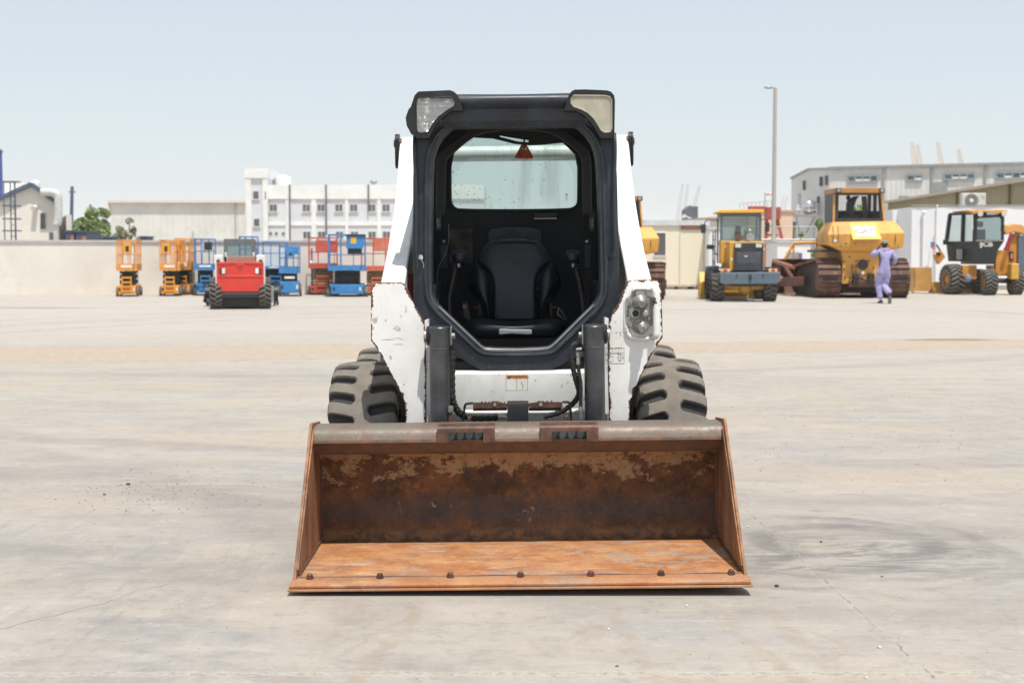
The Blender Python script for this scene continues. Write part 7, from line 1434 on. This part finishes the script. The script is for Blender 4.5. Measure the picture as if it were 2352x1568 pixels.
# tracks: oval of grouser plates
def track(s):
    x0_, x1_ = (dp(380, 0)[0], dp(645, 0)[0]) if s < 0 else (dp(1215, 0)[0], dp(1462, 0)[0]); r1, r2 = .60, .48; y1, y2 = .62, 3.6; zc = .605; cen = MB(); cen.prism([(y1 - r1 * math.cos(R(a)), zc + r1 * .92 * math.sin(R(a))) for a in range(-90, 91, 15)] + [(y2 + r2 * math.sin(R(a)), .52 + r2 * .9 * math.cos(R(a))) for a in range(0, 181, 15)], x0_ + .1, x1_ - .1, 'x')
    o = cen.build('track', M['trkd'], DZ); path = []
    for a in range(-90, 91, 3): path.append((y1 - r1 * math.cos(R(a)), zc + r1 * math.sin(R(a))))
    for i in range(1, 20): path.append((y1 + (y2 - y1) * i / 20, zc + r1 + (.52 + r2 - zc - r1) * i / 20))
    for a in range(0, 181, 3): path.append((y2 + r2 * math.sin(R(a)), .52 + r2 * math.cos(R(a))))
    for i in range(1, 20): path.append((y2 + (y1 - y2) * i / 20, .04 - .035 * i / 20))
    P_ = [Vector((0, *p)) for p in path]; n = len(P_); Ls = [0]
    for i in range(n): Ls.append(Ls[-1] + (P_[(i + 1) % n] - P_[i]).length)
    def pt(d):
        d %= Ls[-1]
        for i in range(n):
            if d <= Ls[i + 1]: t = (d - Ls[i]) / max(1e-6, Ls[i + 1] - Ls[i]); return P_[i].lerp(P_[(i + 1) % n], t)
    pitch = .205; cnt = int(Ls[-1] / pitch); pitch = Ls[-1] / cnt; sh = MB()
    for i in range(cnt):
        a, b = pt(i * pitch + .01), pt((i + 1) * pitch - .012); d = (b - a).normalized(); up = Vector((0, -d.z, d.y))
        if up.dot((a + b) / 2 - Vector((0, 2.1, .56))) < 0: up = -up
        c = (a + b) / 2; ln_ = (b - a).length
        def shoe(xa, xb, cc, l, h): sh.hexa([(xa, *(cc - d * l / 2).yz), (xb, *(cc - d * l / 2).yz), (xb, *(cc + d * l / 2).yz), (xa, *(cc + d * l / 2).yz), (xa, *(cc - d * l / 2 + up * h).yz), (xb, *(cc - d * l / 2 + up * h).yz), (xb, *(cc + d * l / 2 + up * h).yz), (xa, *(cc + d * l / 2 + up * h).yz)])
        shoe(x0_, x1_, c - up * .03, ln_, .03); shoe(x0_ + .01, x1_ - .01, c - d * (ln_ / 2 - .02), .028, .06)
    sh.build('grouser_plates', M['trk'], o)
    for y, r_ in ((y1, .36), (y2, .3)):
        for xx in (x0_ + .09, x1_ - .09): w_ = MB(); w_.lathe((xx, y, zc - (.08 if y > 2 else 0)), (1, 0, 0), [(r_, -.02), (r_ * 1.05, 0), (r_ * .5, .022), (.02, .03)], 20); w_.build('sprocket', M['rusty'], o)
for s in (-1, 1): track(s)
# blade, push arms and the orange guard rail seen past the left track
q = MB(); bl_ = [(4.75 + .18 * math.cos(R(a)) * 2 - .36, .62 + .62 * math.sin(R(a))) for a in range(-75, 80, 15)]; q.prism(bl_ + [(y + .05, z) for y, z in bl_[::-1]], -2.05, 1.95, 'x'); bd = q.build('blade', M['rusty'], DZ, bevel=.01)
for x in (-1.85, -1.2, 0, 1.2): q = MB(); q.box(x - .1, x + .1, 4.55, 4.8, .15, 1.05); q.build('blade_rib', M['rusty'], bd, bevel=.02)
for s in (-1, 1): q = MB(); q.bar((s * 1.58, 1.9, .5), (s * 1.7, 4.6, .42), .22, .3); q.bar((s * 1.6, 3.2, .55), (s * 1.65, 4.55, 1.0), .12, .12); q.build('push_arm', M['rusty'], DZ, bevel=.03)
q = MB(); q.cyl((-1.75, 2.4, .95), (-2.0, 4.5, 1.15), .07, n=10); q.cyl((-1.9, 4.5, .65), (-1.55, 3.9, .35), .08, n=10); q.build('tilt_strut', plain('strut_rust', (.30, .13, .085), .7), DZ)
q = MB(); q.tube([(-1.65, 4.4, 1.2), (-1.35, 4.4, 1.75), (-.5, 4.4, 1.78)], .05, 8); q.tube([(-1.35, 4.4, 1.75), (-1.35, 4.4, 1.2)], .03, 6); q.build('guard_rail', M['lift_orange'], DZ)
# hoses, handrails and small labels
for (x0_, x1_) in ((-.34, .12), (-.22, .2)):
    q = MB(); q.tube(smooth([(x0_, .16, 1.05), (x0_ - .05, .04, .8), (x0_ + .1, .0, .62), (x1_, .05, .55)], 2), .018, 6); q.build('hydraulic_line', M['dk'], DZ)
for zx, zy, w_ in ((700, 870, .10), (1020, 870, .08), (560, 780, .07)): q = MB(); X, Z = dp(zx, zy); q.box(X - w_, X + w_, -.026 if zy < 800 else .1, -.0205 if zy < 800 else .112, Z - .035, Z + .035); q.build('warning_decal', M['trkd'] if zx > 1000 else M['deck_sign'], tk)
D2 = copy_tree(DZ); D2.location = (at(1429, 43.0), 43.0, 0); D2.scale = (.91,) * 3; D2['label'] = 'yellow bulldozer cut off by the white lifting arm on the right'

# ---------------------------------------------------------------- backhoe loader
YBh = 48.; k_ = .15745 * YBh / FPX; BH = thing('backhoe_loader', 'orange and black backhoe loader cut by the right picture edge', 'backhoe', (at(2113 + .15745 * 1000, YBh), YBh, 0))
def hp2(zx, zy): return ((zx - 1000) * k_, (1388 - zy) * k_)
M['jorange'] = dirty('backhoe_orange', (.60, .245, .03)); M['jblk'] = plain('backhoe_black', (.016, .017, .019), .4, var=.2)
fr = [hp2(822, 600), hp2(812, 230), hp2(850, 175), hp2(1265, 185), hp2(1268, 600)]; wi = [hp2(872, 580), hp2(868, 300), hp2(890, 268), hp2(1200, 252), hp2(1222, 290), hp2(1228, 580)]
q = MB(); ring_plate(q, fr, wi, .3, .36, hp2(1040, 430), 20); q.prism([hp2(820, 602), hp2(1268, 602), hp2(1170, 750), hp2(1150, 940), hp2(800, 940), hp2(802, 700)], .3, 1.5)
sl2 = [(hp2(620, 0)[0], 1.5), (hp2(815, 0)[0], .33)]
for za, zb2 in ((600, 900),): q.hexa([(hp2(640, 0)[0], 1.7, hp2(0, 900)[1]), (hp2(800, 0)[0], .36, hp2(0, 900)[1]), (hp2(830, 0)[0], .45, hp2(0, 900)[1]), (hp2(670, 0)[0], 1.75, hp2(0, 900)[1]), (hp2(600, 0)[0], 1.7, hp2(0, 600)[1]), (hp2(815, 0)[0], .36, hp2(0, 600)[1]), (hp2(840, 0)[0], .45, hp2(0, 600)[1]), (hp2(640, 0)[0], 1.75, hp2(0, 600)[1])])
for a, b in (((608, 600), (655, 190)), ((742, 600), (748, 200))): fy = 1.7 if a[0] < 700 else .9; q.bar((hp2(*a)[0], fy, hp2(*a)[1]), (hp2(*b)[0], fy, hp2(*b)[1]), .12, .12, (0, 1, 0))
q.bar((hp2(655, 190)[0], 1.7, hp2(0, 195)[1]), (hp2(820, 0)[0], .36, hp2(0, 195)[1]), .1, .1); cbk = q.build('cab', M['jblk'], BH, bevel=.01)
q = MB(); q.prism(wi, .325, .335); q.build('rear_window', M['tint'], cbk)
q = MB(); q.add([(hp2(622, 0)[0], 1.68, hp2(0, 598)[1]), (hp2(735, 0)[0], .93, hp2(0, 598)[1]), (hp2(738, 0)[0], .93, hp2(0, 225)[1]), (hp2(655, 0)[0], 1.68, hp2(0, 230)[1]), (hp2(760, 0)[0], .88, hp2(0, 800)[1]), (hp2(812, 0)[0], .4, hp2(0, 800)[1]), (hp2(812, 0)[0], .4, hp2(0, 225)[1]), (hp2(760, 0)[0], .88, hp2(0, 225)[1])], [(0, 1, 2, 3), (4, 5, 6, 7)]); q.build('side_window', M['tint'], cbk)
q = MB(); q.box(hp2(895, 0)[0], hp2(1085, 0)[0], .9, 1.0, hp2(0, 600)[1], hp2(0, 425)[1]); q.box(hp2(945, 0)[0], hp2(1050, 0)[0], .92, .99, hp2(0, 392)[1], hp2(0, 305)[1]); q.build('driver_seat', plain('seat_grey', (.16, .165, .17), .8), cbk, bevel=.03)
q = MB(); q.prism([hp2(700, 150), hp2(1278, 145), hp2(1280, 185), hp2(1180, 190), hp2(1130, 218), hp2(1100, 190), hp2(960, 180), hp2(850, 190), hp2(810, 212)], .12, 1.9); q.build('roof', dirty('roof_orange', (.70, .33, .07)), cbk, bevel=.02)
for zx in (885, 1232): q = MB(); X, Z = hp2(zx, 205); q.cyl((X, .08, Z), (X, .14, Z), .09, n=14); q.build('work_lamp', plain('lamp_pale', (.6, .58, .54), .3), cbk)
q = MB(); x0_, z1_ = hp2(975, 180); x1_, z0_ = hp2(1105, 222); q.box(x0_, x1_, .08, .12, z0_, z1_); q.build('vent_panel', M['galv'], cbk)
q = MB(); x0_, z1_ = hp2(855, 585); x1_, z0_ = hp2(1262, 602); q.box(x0_, x1_, .27, .3, z0_, z1_); q.build('window_ledge', plain('ledge_grey', (.28, .28, .27), .5), cbk)
q = MB(); X, Z = hp2(1012, 648); q.text('JCB', .215, stand(X, .294, Z), .003, sx=1.25, bold=.010); q.build('lettering', plain('letter_grey', (.55, .54, .5), .5), cbk)
q = MB(); X, Z = hp2(918, 640); q.box(X - .025, X + .01, .288, .292, Z - .06, Z + .06); q.build('letter_accent', plain('letter_yellow', (.6, .4, .05), .5), cbk)
q = MB(); x0_, z1_ = hp2(540, 575); x1_, z0_ = hp2(605, 650); q.box(x0_, x1_, 1.5, 1.6, z0_, z1_); q.build('mirror', M['jblk'], cbk, bevel=.015)
q = MB(); x0_, z1_ = hp2(655, 720); x1_, z0_ = hp2(735, 870); q.box(x0_, x1_, .84, .9, z0_, z1_); q.build('door_glass', plain('door_glass_grey', (.32, .34, .33), .2), cbk)
TMb = tyre_mesh('lugged_tyre', .515, .48, 20, .04, 200, 18, .45, 1.3, .05); TMb.materials.append(tyre_mat('lugged_rubber', (.20, .185, .155)))
for (zx, y, yaw, sc_) in ((600, .9, -.95, 1.03), (1010, -.05, -.16, .86), (1480, .5, -.2, .85), (1180, 2.2, -.2, .85)):
    X = hp2(zx, 0)[0]; rad = .515 * sc_; wh = rim_mb(.30, .54, -1).build('wheel', M['jorange'], BH); wh.location = (X, y, rad - .012); wh.rotation_euler = (0, 0, .17 if zx == 600 else -.06); wh.scale = (sc_ * (1 if zx == 600 else .95), sc_, sc_); t = bpy.data.objects.new('tyre', TMb); COL.objects.link(t); t.parent = wh
q = MB(); q.box(hp2(690, 0)[0], hp2(900, 0)[0], .45, .9, hp2(0, 1160)[1], hp2(0, 955)[1]); q.box(hp2(1100, 0)[0], hp2(1480, 0)[0], .5, .95, hp2(0, 1110)[1], hp2(0, 955)[1]); q.prism([hp2(1165, 735), hp2(1290, 735), hp2(1480, 460), hp2(1517, 460), hp2(1517, 1100), hp2(1165, 1100)], .4, .6); body = q.build('frame', M['jorange'], BH, bevel=.02)
q = MB(); pts = [hp2(*p) for p in ((1265, 360), (1330, 370), (1400, 345), (1520, 360), (1600, 420), (1600, 520), (1470, 480), (1400, 470), (1290, 510), (1255, 440))]; q.prism(pts, .25, .65); q.build('boom', dirty('boom_orange', (.66, .33, .09)), BH, bevel=.04)
q = MB(); a, b = hp2(1290, 730), hp2(1370, 490); q.cyl((a[0], .22, a[1]), (b[0], .22, b[1]), .075, n=12); q.build('ram', plain('ram_red', (.30, .02, .035), .4), BH)
q = MB(); x0_, z1_ = hp2(1320, 925); x1_, z0_ = hp2(1440, 1160); q.box(x0_, x1_, -.1, .3, z0_, z1_); q.build('stabiliser_box', dirty('tank_yellow', (.62, .34, .04)), BH, bevel=.05)
q = MB(); x0_, z1_ = hp2(1360, 750); x1_, z0_ = hp2(1420, 890); q.box(x0_, x1_, .34, .398, z0_, z1_); q.build('lamp_recess', M['jblk'], body, bevel=.01); q = MB(); x0_, z1_ = hp2(1375, 780); x1_, z0_ = hp2(1405, 860); q.box(x0_, x1_, .33, .339, z0_, z1_); q.build('lamp_lens', plain('lens_pink', (.5, .2, .15), .3), body)
q = MB(); x0_, z1_ = hp2(1478, 520); x1_, z0_ = hp2(1620, 1060); q.box(x0_, x1_, .3, .39, z0_, z1_); q.build('rear_guard', M['slate'], BH, bevel=.02)
q = MB(); q.cyl((hp2(1130, 0)[0], .35, hp2(0, 1175)[1]), (hp2(1480, 0)[0], .55, hp2(0, 1190)[1]), .09, n=12); q.build('axle', M['dk'], BH); q = MB(); q.box(hp2(740, 0)[0], hp2(900, 0)[0], .6, 1.2, .2, .5); q.build('gearbox', M['dk'], BH)
q = MB(); a, b = hp2(445, 650), hp2(560, 830); q.bar((a[0], 1.6, a[1]), (b[0], 1.6, b[1]), .05, .05); q.build('wiper_arm', M['jblk'], BH)
q = MB(); q.prism([hp2(380, 800), hp2(490, 740), hp2(550, 830), hp2(450, 945)], 1.3, 1.6); q.build('loader_arm', M['jorange'], BH, bevel=.03); q = MB(); X, Z = hp2(440, 785); q.ball((X, 1.3, Z), .09, .05, .07); q.build('arm_lamp', M['jblk'], BH)
q = MB(); q.prism([hp2(200, 990), hp2(460, 990), hp2(470, 1290), hp2(440, 1355), hp2(170, 1355), hp2(210, 1285)], 2.2, 2.8); q.hexa([(hp2(110, 0)[0], 3.3, hp2(0, 1285)[1]), (hp2(170, 0)[0], 2.2, .02), (hp2(200, 0)[0], 2.2, .02), (hp2(140, 0)[0], 3.3, hp2(0, 1285)[1]), (hp2(185, 0)[0], 2.9, hp2(0, 1000)[1]), (hp2(200, 0)[0], 2.2, hp2(0, 990)[1]), (hp2(215, 0)[0], 2.3, hp2(0, 990)[1]), (hp2(200, 0)[0], 3.0, hp2(0, 1000)[1])]); q.box(hp2(470, 0)[0], hp2(1262, 0)[0], 2.2, 2.7, .02, hp2(0, 1215)[1]); q.build('front_bucket', dirty('bucket_tan_orange', (.58, .31, .09)), BH, bevel=.015)
q = MB(); rr = random.Random(8); q.add(*lump(.16, (0, 0, 0), .6, 5)); q.v = [Vector((v.x * .8 + hp2(735, 0)[0], v.y + .15, v.z * 1.4 + hp2(0, 1185)[1])) for v in q.v]; q.build('hanging_rag', plain('grey_rag', (.20, .21, .26), .9), BH)

# ---------------------------------------------------------------- the walking man
def skin_mesh(name, J, E, mat, parent, sub=2, root=0):
    me = bpy.data.meshes.new(name); me.from_pydata([j[:3] for j in J], E, []); o = bpy.data.objects.new(name, me); COL.objects.link(o); o.parent = parent; me.materials.append(mat)
    s_ = o.modifiers.new('skin', 'SKIN'); s_.use_smooth_shade = True
    if not me.skin_vertices: me.skin_vertices.new(name='')
    for i, j in enumerate(J):
        r = j[3] if isinstance(j[3], tuple) else (j[3], j[3]); me.skin_vertices[0].data[i].radius = r; me.skin_vertices[0].data[i].use_root = (i == root)
    u = o.modifiers.new('sub', 'SUBSURF'); u.levels = u.render_levels = sub
    dg = bpy.context.evaluated_depsgraph_get(); me2 = bpy.data.meshes.new_from_object(o.evaluated_get(dg)); o.modifiers.clear(); o.data = me2; bpy.data.meshes.remove(me)
    me2.name = name
    for p in me2.polygons: p.use_smooth = True
    return o
YPm = 39.9; k_ = .10254 * YPm / FPX; PM = thing('person', 'man in lilac overalls and cap striding away, one hand to his head', 'person', (at(1978.1 + .10254 * 2.2 + .0, YPm) if False else at(2031, YPm), YPm, 0))
def mp(zx, zy, y=0.0): return ((zx - 495) * k_, y, (1490 - zy) * k_)
skin = plain('skin_brown', (.13, .062, .038), .55, var=.1); M['lilac'] = plain('lilac_cotton', (.34, .315, .55), .85, var=.10, scale=9, bump=.4)
J = [(*mp(490, 760), .13), (*mp(500, 600), .135), (*mp(510, 420), (.17, .11)), (*mp(508, 300), (.13, .085)), (*mp(500, 235), .058), (*mp(497, 190, .01), .085), (*mp(495, 140, .015), .098), (*mp(497, 100, .01), .07),
     (*mp(370, 330), .075), (*mp(232, 425, .06), .056), (*mp(320, 330, .14), .042), (*mp(385, 255, .10), .034),
     (*mp(655, 340), .075), (*mp(755, 500, -.02), .056), (*mp(715, 615, .16), .042), (*mp(695, 640, .22), .034),
     (*mp(425, 830), .095), (*mp(390, 1060, .06), .07), (*mp(425, 1380, .0), .05),
     (*mp(560, 840), .095), (*mp(510, 1090, .05), .07), (*mp(590, 1290, -.30), .05)]
E = [(0, 1), (1, 2), (2, 3), (3, 4), (4, 5), (5, 6), (6, 7), (2, 8), (8, 9), (9, 10), (10, 11), (2, 12), (12, 13), (13, 14), (14, 15), (0, 16), (16, 17), (17, 18), (0, 19), (19, 20), (20, 21)]
# fingers of both hands, each its own short chain rooted in the palm
for root, dirv, side in ((11, Vector((.35, -.15, .9)), Vector((0, 1, 0))), (15, Vector((-.25, .5, -.6)), Vector((.8, .3, 0)))):
    b0 = Vector(J[root][:3]); dirv = dirv.normalized(); side = side.normalized(); J.append((*(b0 + dirv * .055), .034)); E.append((root, len(J) - 1)); pm = len(J) - 1
    for f in range(4):
        p = b0 + dirv * .075 + side * (-.026 + .0175 * f); e = p + dirv * (.055 + .012 * (f in (1, 2))) + Vector((.01, .012, 0)); J += [(*p, .0095), (*e, .007)]; E += [(pm, len(J) - 2), (len(J) - 2, len(J) - 1)]
    p = b0 + dirv * .035 + side * -.04; e = p + dirv * .03 + side * -.03; J += [(*p, .011), (*e, .009)]; E += [(root, len(J) - 2), (len(J) - 2, len(J) - 1)]
body = skin_mesh('body', J, E, skin, PM, 1)
F = .016
JO = [(*mp(488, 770), (.19, .16)), (*mp(495, 640), (.19, .15)), (*mp(505, 480), (.205, .145)), (*mp(508, 350), (.20, .125)), (*mp(508, 280), (.12, .10)), (*mp(503, 240), .078),
      (*mp(370, 340), .098), (*mp(225, 425, .06), .080), (*mp(325, 322, .14), .058), (*mp(362, 285, .115), .05),
      (*mp(655, 350), .100), (*mp(748, 500, -.02), .084), (*mp(715, 605, .16), .06),
      (*mp(418, 860), .132), (*mp(390, 1060, .06), .108), (*mp(408, 1230, .03), .096), (*mp(425, 1405, .0), .085),
      (*mp(560, 870), .128), (*mp(510, 1100, .05), .108), (*mp(555, 1205, -.16), .095), (*mp(592, 1270, -.28), .078)]
EO = [(0, 1), (1, 2), (2, 3), (3, 4), (4, 5), (3, 6), (6, 7), (7, 8), (8, 9), (3, 10), (10, 11), (11, 12), (0, 13), (13, 14), (14, 15), (15, 16), (0, 17), (17, 18), (18, 19), (19, 20)]
ov = skin_mesh('overalls', JO, EO, M['lilac'], PM, 3)
for v in ov.data.vertices:                        # hanging folds of the cloth
    p = v.co; f = mnoise.noise(Vector((p.x * 9 + p.z * 7, p.y * 9, p.z * 5 - p.x * 4))) + .5 * mnoise.noise(Vector((p.x * 24, p.y * 24, p.z * 14)))
    v.co = p + v.normal * (.016 * f)
hr = MB(); c_ = mp(497, 178, .0); hr.ball((c_[0], c_[1] - .008, c_[2] + .01), .094, .100, .075, 14, 8); hr.build('hair', plain('black_hair', (.012, .011, .011), .8), PM)
cp_ = MB(); c_ = mp(497, 130, .0); cp_.lathe((c_[0], c_[1] - .005, c_[2] - .03), (0, .06, 1), [(.098, 0), (.102, .025), (.096, .055), (.075, .08), (.04, .092), (.003, .094)], 20); cp_.prism([(c_[0] - .08, c_[1] + .085), (c_[0] - .05, c_[1] + .155), (c_[0] + .05, c_[1] + .155), (c_[0] + .08, c_[1] + .085)], c_[2] - .02, c_[2] - .012, 'z'); cp_.build('cap', plain('khaki_cap', (.22, .215, .17), .85), PM)
# face: nose, eyes, mouth and ears on the far side of the head
fc = MB(); hx_, hy_, hz_ = mp(495, 160, .015); fc.prism([(hx_ - .012, hz_ - .02), (hx_ + .012, hz_ - .02), (hx_, hz_ + .02)], hy_ + .09, hy_ + .112)
for s in (-1, 1): fc.ball((hx_ + s * .098, hy_ - .005, hz_), .010, .02, .03)
fc.build('nose_and_ears', skin, body); fc = MB()
for s in (-1, 1): fc.ball((hx_ + s * .032, hy_ + .085, hz_ + .02), .011, .008, .007)
fc.build('eyes', M['deck_sign'], body); fc = MB(); fc.ball((hx_, hy_ + .084, hz_ - .045), .022, .008, .006); fc.build('mouth', plain('lip_brown', (.14, .05, .045), .5), body)
def shoe(loc, rot, nm='shoe'):
    q = MB(); secs = []
    for y, hw_, h_ in ((-.085, .022, .05), (-.07, .036, .085), (-.02, .038, .10), (.05, .040, .075), (.11, .046, .055), (.16, .042, .045), (.185, .02, .03)): secs.append([(hw_ * math.cos(t), y, max(0, h_ * .5 + h_ * .5 * math.sin(t))) for t in [2 * math.pi * i / 12 for i in range(12)]])
    q.loft(secs); o = q.build(nm, plain('black_shoe', (.02, .02, .022), .6), PM); o.location = loc; o.rotation_euler = rot
    s_ = MB(); s_.prism([(-.036, -.082), (.036, -.082), (.040, .04), (.046, .11), (.03, .178), (-.03, .178), (-.046, .11), (-.040, .04)], -.012, .006, 'z'); s_.build('sole', plain('grey_sole', (.17, .16, .135), .8), o); return o
shoe((mp(435, 0)[0], .0, .012), (0, 0, .1))
shoe((mp(572, 1330)[0], -.33, mp(0, 1375)[2]), (R(-78), 0, .1))
